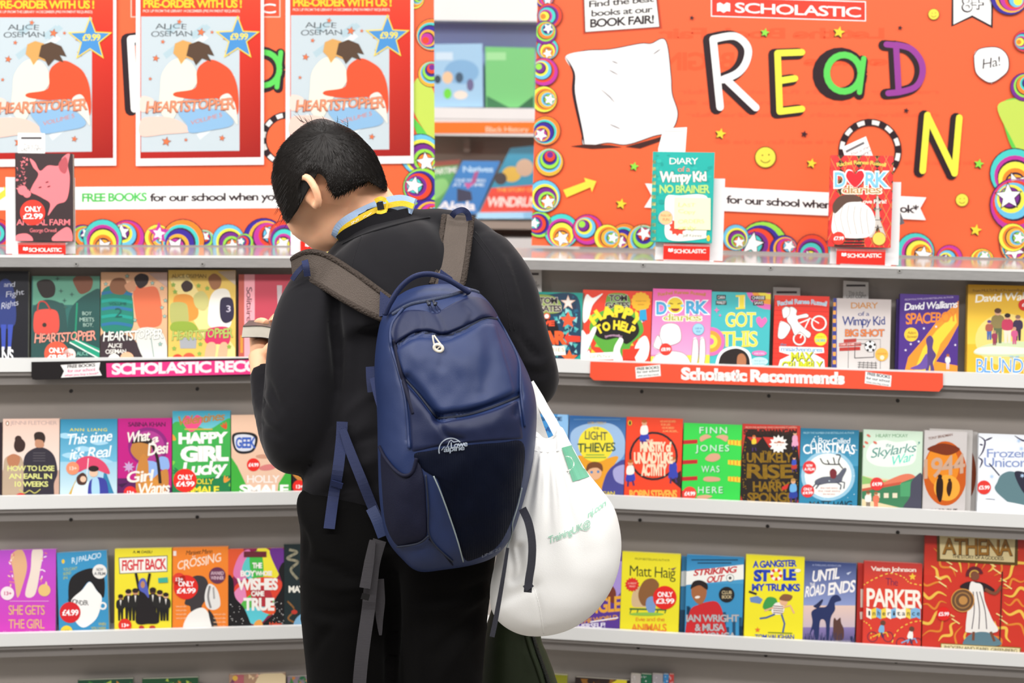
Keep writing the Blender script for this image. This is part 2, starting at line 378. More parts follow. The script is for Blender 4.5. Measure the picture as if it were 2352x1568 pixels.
    def arrays(s):
        if not s.V: return np.zeros((0, 3)), [], np.zeros((0, 3)), []
        V = np.concatenate(s.V); C = np.concatenate(s.C); Fc, Mi = s.Fc, s.M
        if s.size is not None:
            w, h = s.size
            Vl, Cl, Fo, Mo = list(map(tuple, V)), list(map(tuple, C)), [], []
            out = (V[:, 0] < 0) | (V[:, 0] > w) | (V[:, 1] < 0) | (V[:, 1] > h)
            for f, mi in zip(Fc, Mi):
                if not any(out[i] for i in f): Fo.append(f); Mo.append(mi); continue
                pg = [np.r_[V[i], C[i]] for i in f]
                for ax, lim, sg in ((0, 0, 1), (0, w, -1), (1, 0, 1), (1, h, -1)):
                    o = []
                    for i in range(len(pg)):
                        a, b = pg[i - 1], pg[i]; da, db = sg * (a[ax] - lim), sg * (b[ax] - lim)
                        if (da >= 0) != (db >= 0): o.append(a + (b - a) * da / (da - db))
                        if db >= 0: o.append(b)
                    pg = o
                    if not pg: break
                if len(pg) >= 3:
                    i0 = len(Vl); Vl += [tuple(q[:3]) for q in pg]; Cl += [tuple(q[3:]) for q in pg]; Fo.append(tuple(range(i0, i0 + len(pg)))); Mo.append(mi)
            V, C, Fc, Mi = np.array(Vl), np.array(Cl), Fo, Mo
            used = sorted({i for f in Fc for i in f}); mp_ = {k: j for j, k in enumerate(used)}; V, C = V[used], C[used]; Fc = [tuple(mp_[i] for i in f) for f in Fc]
        if s.hull is not None:
            H = s.pl.uv(np.array(s.hull, float)); H[:, 1] = np.maximum(H[:, 1], s.minv); c = H.mean(0); Vl, Cl, Fo, Mo = list(map(tuple, V)), list(map(tuple, C)), [], []; HP = []
            for i in range(len(H)):
                a, e = H[i], H[(i + 1) % len(H)] - H[i]; nv = np.array([-e[1], e[0]]); nv *= np.sign(nv @ (c - a)); HP.append((nv / np.linalg.norm(nv), a))
            sd = np.min([(V[:, :2] - a) @ nv for nv, a in HP], axis=0)
            for f, mi in zip(Fc, Mi):
                if all(sd[i] >= 0 for i in f): Fo.append(f); Mo.append(mi); continue
                pg = [np.r_[V[i], C[i]] for i in f]
                for nv, a in HP:
                    o = []
                    for i in range(len(pg)):
                        u, w = pg[i - 1], pg[i]; du, dw = (u[:2] - a) @ nv, (w[:2] - a) @ nv
                        if (du >= 0) != (dw >= 0): o.append(u + (w - u) * du / (du - dw))
                        if dw >= 0: o.append(w)
                    pg = o
                    if not pg: break
                if len(pg) >= 3: i0 = len(Vl); Vl += [tuple(q[:3]) for q in pg]; Cl += [tuple(q[3:]) for q in pg]; Fo.append(tuple(range(i0, i0 + len(pg)))); Mo.append(mi)
            V, C, Fc, Mi = np.array(Vl), np.array(Cl), Fo, Mo
            used = sorted({i for f in Fc for i in f}); mp_ = {k: j for j, k in enumerate(used)}; V, C = V[used], C[used]; Fc = [tuple(mp_[i] for i in f) for f in Fc]
        return s.pl.xyz(V[:, :2], V[:, 2]), Fc, C, Mi
def art_mesh(name, art, parent, base=None, base_col='#ffffff', m='print_', body=None):
    """a part: an optional solid body (V, F, colour) plus the ink on it"""
    V, Fc, C, Mi = art.arrays(); V = list(V); C = [tuple(c) for c in C]; Fc = list(Fc); Mi = list(Mi)
    if body:
        for bv, bf, bc in body:
            o = len(V); V += list(bv); C += [lin(bc)] * len(bv); Fc += [tuple(i + o for i in q) for q in bf]; Mi += [0] * len(bf)
    col = np.c_[np.array(C), np.ones(len(C))]
    return mesh_ob(name, np.array(V), Fc, None, parent, colors=col, mats=[MT[m], MT['foil']], midx=Mi)

# ------------------------------------------------------------------ the setting
mesh_ob('floor', *box_vf((-4, -3.5, -.05), (8, 0, 0), (0, 11, 0), (0, 0, .05)), MT['floor'])['kind'] = 'structure'
mesh_ob('wall_back', *box_vf((-4, 6.6, 0), (8, 0, 0), (0, .1, 0), (0, 0, 3.2)), MT['wall'])['kind'] = 'structure'

# ------------------------------------------------------------------ the two bookcase bays, meeting in a shallow corner behind the person
ZC = 3.30; Pc = at(1075, 820, ZC); XC, YC = Pc[0], Pc[1]
class Bay:
    def __init__(s, slope, sg):
        th = math.atan(slope); s.sg = sg
        s.e = np.array([math.cos(th), -sg * math.sin(th), 0]); s.n = np.array([sg * math.sin(th), math.cos(th), 0])   # along, into the depth
        s.O = np.array([XC, YC, 0.0])
    def pt(s, a, d, z): return s.O + a * s.e + d * s.n + np.array([0, 0, z])
    def plane(s, d, z, lean=0.): 
        up = np.array([0, 0, 1.0]) * math.cos(lean) + s.n * math.sin(lean)
        return Plane(s.pt(0, d, z), s.e, up)
    def hit(s, px, py, d=0.): uv = s.plane(d, 0).uv(np.array([(px, py)]))[0]; return uv      # (along, height)
BL, BR = Bay(.118, -1), Bay(.137, 1)
ZS = [None, BL.hit(1075, 589)[1], BL.hit(1075, 818)[1], BL.hit(1075, 1123)[1], BL.hit(1075, 1427)[1], 0]
ZS[5] = ZS[4] - (ZS[3] - ZS[4]) - .01
LIPH, LIPD, DEEP, TOPD = .030, .012, .091, .34
def bookcase(bay, a0, a1, label, screws, holes):
    root = thing('bookcase', label, 'bookcase', bay.pt((a0 + a1) / 2, .1, 0), 'bookcase bays')
    def bx(name, A0, A1, d0, d1, z0, z1, m, par=root):
        return mesh_ob(name, *box_vf(bay.pt(A0, d0, z0), bay.e * (A1 - A0), bay.n * (d1 - d0), np.array([0, 0, z1 - z0])), MT[m], par)
    bx('back_panel', a0, a1, DEEP, DEEP + .02, .1, ZS[1] - .03, 'panel')
    bx('plinth', a0, a1, .03, DEEP + .02, 0, .1, 'bar')
    s = bx('shelf_top', a0, a1, .0, TOPD, ZS[1] - .026, ZS[1] - .002, 'deck')
    bx('metal_edge', a0, a1, -.004, 0, ZS[1] - .026, ZS[1] - .005, 'steel', s)
    bx('white_edge', a0, a1, -.005, .004, ZS[1] - .005, ZS[1], 'white', s)
    for px, py in screws:
        u = bay.hit(px, py, -.004); c = bay.pt(u[0], -.004, u[1])
        mesh_ob('screw', *tube_vf([c + bay.n * .002, c - bay.n * .002], .0045, 10), MT['screwl'], s)
        mesh_ob('screw_slot', *tube_vf([c + bay.n * .001, c - bay.n * .0026], .0018, 8), MT['screw'], s)
    for i in (2, 3, 4, 5):
        s = bx('shelf', a0, a1, LIPD, DEEP, ZS[i] - .024, ZS[i] - .012, 'white')
        bx('lip', a0, a1, 0, LIPD, ZS[i] - LIPH, ZS[i], 'white', s)
        bx('under_bar', a0, a1, .006, .022, ZS[i] - LIPH - .010, ZS[i] - LIPH, 'bar', s)
        bx('support_rail', a0, a1, .016, .03, ZS[i] - LIPH - .032, ZS[i] - LIPH - .010, 'bar', s)
    for px, py in holes:
        u = bay.hit(px, py, .016); c = bay.pt(u[0], .016, u[1])
        mesh_ob('bolt', *tube_vf([c + bay.n * .004, c - bay.n * .002], .0042, 10), MT['screw'], root)
    return root
AL0, AR1 = BL.hit(-160, 900)[0], BR.hit(2520, 900)[0]
bookcase(BL, AL0, -.001, 'bookcase bay with the posters of hugging shapes above it, white lipped shelves', [(175, 606), (465, 606)],
         [(163, 898), (453, 893), (163, 1193), (453, 1187), (163, 1487), (453, 1478)])
bookcase(BR, .001, AR1, 'bookcase bay below the big READ ON board, with white lipped shelves', [(1477, 608), (1770, 615), (2066, 622)],
         [(1474, 899), (1766, 909), (2062, 920), (1470, 1194), (1763, 1208), (2062, 1222), (1466, 1486), (1759, 1504), (2058, 1519)])

# ------------------------------------------------------------------ books
class Book: pass
def book(bay, shelf, xl, xr, ytop, col, label, draw=None, t=.017, lean=11, spine=None, dback=0., group=None, ybot=None, pages=True, roll=0., name='paperback_book', hard=False):
    """a book leaning back on a shelf; its printed face spans xl..xr and reaches ytop in the photo"""
    L = math.radians(lean); zf = ZS[shelf] - .0112 + t * math.sin(L); d0 = .0145 + dback
    pl0 = bay.plane(d0, zf, L)
    ym = ytop + 90; u = pl0.uv(np.array([(xl, ym), (xr, ym), ((xl + xr) / 2, ytop)])); a0, a1, h = u[0, 0], u[1, 0], u[2, 1]; w = a1 - a0
    P0 = pl0.xyz(np.array([(a0, 0)]))[0]; ux, uy, nn = pl0.ux, pl0.uy, pl0.n
    if roll:
        r = math.radians(roll); ux, uy = math.cos(r) * ux + math.sin(r) * uy, -math.sin(r) * ux + math.cos(r) * uy; P0 = P0 + np.array([0, 0, max(0, -math.sin(r) * w)])
    pl = Plane(P0, ux, uy); root = thing(name, label, 'book', P0 + ux * w / 2 - nn * t / 2, group)
    k = .0012 if hard else .0007; g = .003 if hard else .0008
    cv = [box_vf(P0, ux * w, uy * h, -nn * k), box_vf(P0 - nn * t, ux * w, uy * h, nn * k), box_vf(P0, ux * k, uy * h, -nn * t)]
    V, Fc = join(*cv); a = Art(pl, (w, h)); B = Book(); B.a = a; B.pl = pl; B.root = root; B.st = []; B.w, B.h = w, h
    if draw: draw(B, a)
    art_mesh('cover', a, root, body=[(V, Fc, spine or col)] if spine is None else [(join(*cv[:2])[0], join(*cv[:2])[1], col), (*cv[2], spine)])
    mesh_ob('page_block', *box_vf(P0 + ux * k + uy * g - nn * k, ux * (w - k - g), uy * (h - 2 * g), -nn * (t - 2 * k)), MT['page'], root)
    for (nm, x, y, r, lines, c, tc) in B.st:
        s = Art(pl, (w, h), base=int(.0055 / Art.EPS) if False else a.lev + 6)
        s.circ(x, y, r, c, n=30); n = len(lines); hh = r * (.55 if n == 1 else .42)
        for i, tx in enumerate(lines):
            ww = min(r * 1.55, hh * .75 * len(tx)); yy = y + hh / 2 + (i - (n - 1) / 2) * hh * 1.35
            s.T(tx, x - ww / 2, x + ww / 2, yy, hh, tc, bold=.02)
        art_mesh(nm, s, root)
    return root
def sticker(B, x, y, r, lines, c='#e8291f', tc='#ffffff', nm='price_sticker'): B.st.append((nm, x, y, r, lines, c, tc))
def card(bay, pl, q, label, draw, name='stock_card', thick=.0006, cat='card', m='matte', bc='#f2f2f0', group=None):
    """a loose flat card: quad q of photo points on plane pl"""
    uv = pl.uv(np.array(q, float)); F0 = pl.xyz(uv); B0 = pl.xyz(uv, -thick); n = len(q)
    V = np.r_[F0, B0]; Fc = [tuple(range(n))[::-1], tuple(range(n, 2 * n))] + [(i, (i + 1) % n, n + (i + 1) % n, n + i) for i in range(n)]
    root = thing(name, label, cat, V[V[:, 2].argmin()], group); a = Art(pl)
    if draw: draw(a)
    art_mesh('printed_face', a, root, m=m, body=[(V, Fc, bc)]); return root

# ------------------------------------------------------------------ the two printed boards standing on the top shelf
PAL = ['#3b2a9b', '#f6b53a', '#c2379f', '#e9482b', '#6cc3e6', '#f2ec4f', '#7a2a8f', '#9be04a', '#fa8a2c', '#4bd0c8']
def swirl(a, x, y, r, k, star=True, lev=None, a0=0, a1=360):
    """concentric rainbow curl with a white star"""
    r = r * 1.22
    L = a.lev
    if lev is not None: a.lev = lev
    cols = [PAL[(k * 3 + j * (3 if k % 2 else 1)) % len(PAL)] for j in range(6)]; ph = k * 2.4 + .6; cx_, cy_ = math.cos(ph), math.sin(ph)
    a.circ(x, y, r * 1.04, '#3a1f3a', n=26)
    for j in range(6):
        q = 1 - j * .155; s = (1 - q) * .85; a.circ(x + r * s * cx_ * .8, y + r * s * cy_ * .8, r * q, cols[j], n=24)
        if j in (1, 3): a.circ(x + r * (s + .06) * cx_ * .8, y + r * (s + .06) * cy_ * .8, r * (q - .12), '#3a1f3a', n=22)
    if star:
        sx_, sy_ = x + r * .45 * cx_, y + r * .45 * cy_; a.star(sx_, sy_, r * .56, '#33202a', rot=.3 * k); a.star(sx_, sy_, r * .48, '#ffffff', rot=.3 * k)
    if lev is not None: a.lev = max(L, a.lev)
def smiley(a, x, y, r):
    a.ell(x, y, r * 1.08, r * 1.08, '#5c4a1e'); a.ell(x, y, r, r, '#f0e04e'); a.circ(x - r * .3, y - r * .2, r * .08, '#6a5a20', n=8); a.circ(x + r * .35, y - r * .25, r * .08, '#6a5a20', n=8)
    a.ring(x, y, r * .5, r * .58, '#6a5a20', 30, 150, n=12)
def board(bay, quad, label, draw):
    pl = bay.plane(.316, ZS[1] - .002, 0); uv = pl.uv(np.array(quad, float)); uv[:, 1] = np.maximum(uv[:, 1], .003); F0 = pl.xyz(uv); B0 = pl.xyz(uv, -.012)
    V = np.r_[F0, B0]; Fc = [(3, 2, 1, 0), (4, 5, 6, 7)] + [(i, (i + 1) % 4, 4 + (i + 1) % 4, 4 + i) for i in range(4)]
    root = thing('header_board', label, 'sign board', F0[2:].mean(0) - np.array([0, 0, 0]), None); a = Art(pl); a.hull = [tuple(q) for q in quad]; a.minv = .003; draw(a)
    art_mesh('printed_panel', a, root, body=[(V, Fc, '#f4683c')]); return pl
def hand_letter(a, L, w, col, dx=-11, dy=5):
    a.strokes(L, w * 1.75, '#2c1a20', off=(dx * .55, dy * .5)); a.strokes(L, w, col)
def scholastic(a, x0, y0, x1, y1, y2, y3, cap, tx0, tx1, ic, box='#e8402c'):
    a.poly([(x0, y0), (x1, y1), (x1, y3), (x0, y2)], '#ffffff'); k = 2.2
    a.poly([(x0 + k, y0 + k), (x1 - k, y1 + k), (x1 - k, y3 - k), (x0 + k, y2 - k)], box)
    if ic: openbook(a, *ic)
    a.T('SCHOLASTIC', tx0, tx1, y2 - (y2 - y0 - cap) * .42, cap, '#ffffff', .012, y1=y3 - (y3 - y1 - cap) * .42)
def openbook(a, x, y, w, c='#ffffff'):
    h = w * .72; a.poly([(x, y), (x + w * .25, y - h * .1), (x + w * .5, y + h * .12), (x + w * .75, y - h * .1), (x + w, y), (x + w, y + h * .85), (x + w * .75, y + h * .78), (x + w * .5, y + h), (x + w * .25, y + h * .78), (x, y + h * .85)], c)
    a.rect(x + w * .49, y + h * .12, x + w * .51, y + h * .95, '#e8402c')
def draw_right(a):
    # show-through of the reversed print on the other side
    for t, x0, x1, y, c in (('Let the Book Fair', 1520, 2035, 88, 24), ('BEGIN', 1520, 1690, 160, 40), ('explore', 1850, 2040, 150, 22)): a.T(t, x0, x1, y, c, '#f25c31', .03, mirror=True)
    for y, x0, x1 in ((215, 1560, 2160), (240, 1540, 2120), (268, 1580, 2160), (330, 1640, 1990), (378, 2075, 2260)): a.T('reading is such fun at the fair', x0, x1, y, 10, '#f3623a', .02, mirror=True)
    # speech card about the book fair
    a.poly([(1336, -12), (1511, -20), (1521, 66), (1339, 79)], '#c8482a'); a.poly([(1340, -12), (1507, -20), (1516, 63), (1343, 75)], '#55221c'); a.poly([(1342, -12), (1505, -20), (1514, 61), (1345, 73)], '#fbfbf7')
    a.T('Find the best', 1351, 1500, 17, 15, '#2a1d22', .016, y1=4); a.T('books at our', 1357, 1497, 38, 15, '#2a1d22', .016, y1=28); a.T('BOOK FAIR!', 1354, 1502, 63, 19, '#2a1d22', .028, y1=53)
    scholastic(a, 1633, -8, 1989, 3, 38, 49, 23, 1687, 1976, (1647, 8, 30))
    a.poly([(2186, -8), (2281, -8), (2280, 65), (2233, 40), (2185, 61)], '#2c1a20'); a.poly([(2190, -8), (2277, -8), (2276, 58), (2233, 35), (2190, 56)], '#fbfbf8')
    a.T('8+', 2208, 2258, 27, 36, '#2c1a20', .03); a.T('8+', 2210, 2256, 25, 33, '#ffffff', .0)
    # plump white pillow
    O = [(1299, 130), (1318, 168), (1319, 215), (1328, 260), (1338, 300), (1343, 334), (1395, 327), (1440, 331), (1500, 312), (1540, 300), (1556, 262), (1543, 215), (1540, 170), (1528, 93), (1495, 101), (1470, 101), (1400, 114), (1345, 117)]
    a.line(O + [O[0]], 4, '#2c1a20', True); a.blob(O, '#fdfcfb'); a.line([(1300, 132), (1318, 168), (1318, 215), (1336, 300), (1343, 336)], 7, '#2c1a20', True, taper=True)
    for q in ([(1380, 205), (1400, 222), (1412, 236)], [(1398, 160), (1420, 172)], [(1405, 140), (1420, 146)], [(1400, 285), (1425, 296)], [(1500, 125), (1518, 112)]): a.line(q, 2.5, '#6c6266', True, taper=True)
    a.poly([(1310, 336), (1345, 331), (1400, 333), (1430, 338), (1360, 342)], '#4a2620')
    a.poly([(1436, 337), (1505, 318), (1545, 304), (1540, 316), (1470, 341)], '#43231f')
    # big hand-drawn letters
    hand_letter(a, [[(1638, 90), (1654, 246)], [tuple(q) for q in catmull([(1638, 90), (1688, 83), (1717, 108), (1714, 142), (1694, 168), (1660, 183)], 4, False)], [(1668, 182), (1736, 247)]], 17, '#fdfdfb', -16, 4)
    hand_letter(a, [[(1842, 120), (1786, 122), (1791, 256), (1842, 250)], [(1788, 186), (1826, 180)]], 15, '#f5ee49', -15, 6)
    a.lev += 1; t = np.linspace(0, 2 * math.pi, 22); a.line(np.stack([1929 + 48 * np.cos(t), 170 + 46 * np.sin(t)], -1), 30, '#2c1a20'); a.strokes([[(1984, 136), (1976, 214)]], 24, '#2c1a20', off=(-3, 3))
    a.line(np.stack([1938 + 39 * np.cos(t), 168 + 42 * np.sin(t)], -1), 15, '#5fd65b'); a.strokes([[(1984, 134), (1974, 212)]], 12, '#5fd65b')
    hand_letter(a, [[(2036, 102), (2058, 104), (2064, 212), (2040, 214)], [tuple(q) for q in catmull([(2058, 103), (2092, 112), (2115, 140), (2118, 172), (2102, 200), (2064, 212)], 4, False)]], 14, '#9b3f9c', -12, 4)
    a.ring(1998, 347, 57, 73, '#2c1a20', ry=1.02)
    for j in range(12): a.ring(1998, 347, 60, 70, '#f7f3ec', j * 30 + 4, j * 30 + 19, ry=1.02, n=5)
    hand_letter(a, [[(2119, 392), (2130, 264)], [(2130, 266), (2192, 396)], [(2192, 398), (2203, 270)]], 15, '#f5ee49', -14, 4)
    for x, y, r, c in ((1757, 75, 11, '#8fe04a'), (1927, 74, 14, '#f3d93c'), (1655, 307, 13, '#f3d93c'), (1457, 382, 11, '#8fe04a'), (1427, 468, 13, '#f3d93c'), (1864, 375, 12, '#f3d93c'), (2241, 528, 14, '#f3d93c'), (2248, 376, 12, '#8fe04a'), (1847, 308, 9, '#3a1f28'), (2081, 254, 7, '#3a1f28'), (2067, 64, 6, '#3a1f28'), (1589, 41, 6, '#3a1f28')):
        if c[1] != '3': a.star(x - 2, y + 2, r, '#3a2a1c', rot=.2)
        a.star(x, y, r, c, rot=.2)
    for x, y, r in ((1758, 361, 23), (2144, 33, 12), (2209, 459, 14)): smiley(a, x, y, r)
    a.poly([(1294, 436), (1345, 417), (1342, 408), (1370, 416), (1360, 441), (1356, 430), (1302, 453)], '#f3dc4a')
    # Ha! bubble, green rounded shape on the edge
    B = [(2236, 128), (2250, 112), (2290, 109), (2313, 128), (2315, 160), (2296, 180), (2276, 190), (2258, 184), (2240, 165)]
    a.blob(B, '#fdfdfc'); a.poly([(2266, 186), (2282, 186), (2277, 192)], '#fdfdfc'); a.line(B + [B[0]], 2, '#5a3a38', True); a.T('Ha!', 2254, 2297, 160, 24, '#2c1a20', -.004, y1=150, jit=.15)
    a.blob([(2300, 240), (2345, 225), (2380, 240), (2380, 400), (2345, 370), (2315, 320)], '#62cf4e'); a.blob([(2290, 245), (2330, 228), (2372, 236), (2378, 330), (2350, 360), (2318, 310)], '#c5dc5a')
    # white banner with the free-books line
    a.poly([(1482, 421), (2127, 453), (2113, 478), (2126, 505), (1480, 476), (1497, 449)], '#fdfdfb'); a.T('FREE BOOKS', 1506, 1652, 457, 19, '#4fc55c', .03, y1=466)
    a.T('for our school when you buy a book*', 1669, 2108, 466, 18, '#2a1a20', .024, y1=489)
    # rainbow curl border
    base = a.lev
    for i, (x, y, r) in enumerate([(1250, -5, 18), (1263, 36, 23), (1252, 75, 22), (1258, 112, 20), (1250, 165, 26), (1250, 228, 24), (1254, 300, 27), (1262, 372, 26), (1250, 450, 30), (1240, 515, 24)]): swirl(a, x, y, r, i, i % 3 != 1, base + (i % 3) * 9)
    for i, (x, y, r) in enumerate([(1290, 530, 32), (1350, 527, 28), (1395, 545, 24), (1435, 545, 26), (1478, 552, 30), (1690, 545, 24), (1752, 565, 46), (1800, 572, 26), (1865, 575, 30), (1925, 580, 30), (2102, 578, 35), (2180, 592, 24), (2255, 598, 22)]):
        swirl(a, x, y, r, i + 3, i != 1, base + (i % 3) * 9)
    for i, (x, y, r) in enumerate([(2318, -10, 36), (2352, 95, 20), (2352, 200, 26), (2330, 398, 46), (2335, 470, 50), (2325, 545, 26), (2345, 560, 40)]): swirl(a, x, y, r, i, i > 2, base + (i % 3) * 9)
PLR = board(BR, [(1239, -170), (2480, -170), (2480, 606), (1221, 563)], 'orange board with big READ ON letters, a white pillow and a rainbow border', draw_right)
def draw_left(a):
    a.poly([(300, -20), (644, -20), (644, 40), (300, 40)], '#f6c9b8'); a.poly([(302.5, -20), (641.5, -20), (641.5, 37.5), (302.5, 37.5)], '#ee5231'); a.T('SCHOLASTIC', 330, 632, 30, 22, '#ffffff', .012)
    hand_letter(a, [[(300, 90), (309, 250)], [(300, 90), (345, 85)]], 17, '#fdfdfb', -14, 3)
    t = np.linspace(0, 2 * math.pi, 22); a.line(np.stack([598 + 44 * np.cos(t), 160 + 40 * np.sin(t)], -1), 28, '#2c1a20'); a.strokes([[(644, 122), (639, 203)]], 22, '#2c1a20'); a.line(np.stack([606 + 36 * np.cos(t), 158 + 38 * np.sin(t)], -1), 13, '#5fd65b'); a.strokes([[(645, 120), (636, 200)]], 11, '#5fd65b')
    a.ring(660, 320, 48, 64, '#2c1a20')
    for j in range(12): a.ring(660, 320, 51, 61, '#f7f3ec', j * 30 + 4, j * 30 + 19, n=5)
    a.poly([(-60, 431), (720, 425), (720, 477), (-60, 483)], '#fdfdfb'); a.T('FREE BOOKS', 187, 336, 463, 19, '#4fc55c', .03, y1=461); a.T('for our school when you buy a book*', 345, 800, 462, 18, '#2a1a20', .024, y1=458)
    a.poly([(-10, 450), (10, 435), (8, 428), (26, 438), (18, 458), (14, 450), (-4, 462)], '#f3dc4a')
    a.blob([(945, 215), (958, 180), (985, 192), (1000, 230), (1000, 330), (975, 300), (950, 255)], '#c5dc5a'); a.blob([(946, 268), (975, 300), (1000, 340), (998, 352), (962, 315)], '#62cf4e')
    base = a.lev
    for i, (x, y, r) in enumerate([(-5, 535, 26), (190, 548, 26), (236, 548, 36), (292, 545, 32), (362, 545, 24), (420, 553, 40), (468, 556, 24), (525, 552, 30), (562, 556, 16), (606, 548, 38), (655, 545, 32), (710, 552, 30), (770, 550, 34), (830, 552, 30), (890, 550, 34), (950, 552, 30)]): swirl(a, x, y, r, i + 1, True, base + (i % 3) * 9)
    for i, (x, y, r) in enumerate([(950, -4, 20), (992, 80, 30), (990, 170, 24), (966, 355, 38), (970, 430, 36), (985, 500, 34)]): swirl(a, x, y, r, i + 5, i > 2, base + (i % 3) * 9)
    a.star(365, 535, 26, '#c2379f'); a.star(365, 536, 15, '#ffffff', rot=.2)
PLL = board(BL, [(-160, -170), (996, -170), (999, 578), (-160, 567)], 'orange board with a rainbow border, mostly covered by three hanging posters', draw_left)

# three pre-order posters taped over it: the cover drawing is a plain stand-in of hugging round shapes
def poster(dx, label, dy=0):
    q = [(312 + dx, -60), (606 + dx, -60), (606 + dx, 378 + dy), (312 + dx, 381 + dy)]
    pl = Plane(PLL.P0 + PLL.n * .006, PLL.ux, PLL.uy)
    def D(a):
        X = lambda *p: [(u + dx, v + dy) for u, v in p]
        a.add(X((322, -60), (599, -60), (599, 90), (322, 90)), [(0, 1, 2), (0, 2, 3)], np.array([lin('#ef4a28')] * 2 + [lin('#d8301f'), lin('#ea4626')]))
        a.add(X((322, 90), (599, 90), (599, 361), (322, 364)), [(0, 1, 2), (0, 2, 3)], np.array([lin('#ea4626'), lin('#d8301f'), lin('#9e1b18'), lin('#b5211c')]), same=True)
        a.T('PRE-ORDER WITH US !', 328 + dx, 555 + dx, 17 + dy, 18, '#f7d02c', .03); a.T('PICK UP FROM THE LIBRARY 14 DECEMBER (PRE PAYMENT REQUIRED)', 328 + dx, 551 + dx, 28 + dy, 6, '#ffd9cf', .005)
        a.poly(X((324, 38), (550, 38), (550, 346), (324, 349)), '#c6d3d9')
        rs = random.Random(3)
        for i in range(16):
            x, y = rs.uniform(330, 500), rs.uniform(60, 330); a.lev -= .75; a.poly(X((x, y), (x + 30, y - 22), (x + 40, y - 14), (x + 8, y + 12)), '#dfeaec' if i % 2 else '#b3cbd4')
        a.T('ALICE', 356 + dx, 428 + dx, 67 + dy, 13, '#33383d', -.008, jit=.25); a.T('OSEMAN', 346 + dx, 442 + dx, 84 + dy, 13, '#33383d', -.008, jit=.25)
        for x, y, r in ((412, 50, 7), (462, 74, 11), (487, 74, 5), (374, 96, 6), (358, 134, 9), (345, 181, 5), (523, 121, 8), (382, 325, 12), (427, 321, 5), (510, 317, 8), (516, 88, 5)): a.star(x + dx, y + dy, r, '#7b4a3a', rot=.2); a.star(x + dx, y + dy, r * .8, '#e8794a', rot=.2)
        a.blob(X((324, 222), (352, 228), (350, 250), (324, 256)), '#f4d8cb'); a.blob(X((368, 208), (372, 170), (392, 142), (415, 134), (440, 146), (455, 178), (446, 200), (420, 230), (395, 275), (372, 262), (366, 235)), '#f3ecd8')
        a.blob(X((452, 165), (462, 148), (484, 137), (508, 145), (532, 165), (546, 205), (546, 262), (520, 250), (500, 226), (450, 228), (404, 222), (402, 212), (448, 202)), '#e8542f')
        a.poly(X((398, 122), (402, 100), (420, 92), (440, 98), (452, 118), (446, 140), (428, 132), (416, 148), (408, 132)), '#d9a45c'); a.poly(X((428, 128), (434, 102), (456, 94), (480, 104), (492, 128), (476, 124), (486, 142), (464, 134), (450, 150), (442, 134)), '#57402f')
        a.blob(X((505, 225), (525, 215), (540, 240), (546, 285), (535, 272), (515, 250)), '#e8e6da'); a.blob(X((324, 275), (352, 268), (392, 270), (424, 285), (438, 302), (380, 308), (324, 312)), '#f2cdbf')
        a.blob(X((410, 258), (448, 250), (505, 252), (535, 275), (528, 290), (490, 298), (438, 305), (428, 285)), '#8db9dd'); a.T('VOLUME 5', 438 + dx, 510 + dx, 287 + dy, 10, '#d87a5c', -.004, y1=268 + dy, jit=.1)
        a.T('HEARTSTOPPER', 334 + dx, 536 + dx, 258 + dy, 25, '#8e4e44', .03, jit=.22, y1=250 + dy, shear=.12); a.T('HEARTSTOPPER', 335 + dx, 536 + dx, 257 + dy, 24, '#f0976f', .006, jit=.22, y1=249 + dy, shear=.12)
        a.star(546 + dx, 89 + dy, 54, '#f5d94a', .42); a.star(546 + dx, 89 + dy, 47, '#4b93d2', .42); a.T('£9.99', 528 + dx, 569 + dx, 91 + dy, 15, '#f3e04a', .02)
    card(BL, pl, q, label, D, 'pre_order_poster', .0008, 'poster', 'print_', '#f6f4f2', 'hanging pre-order posters')
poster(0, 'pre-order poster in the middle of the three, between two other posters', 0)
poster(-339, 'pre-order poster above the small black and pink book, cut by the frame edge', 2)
poster(344, 'pre-order poster behind the black hair of the reading person', -3)

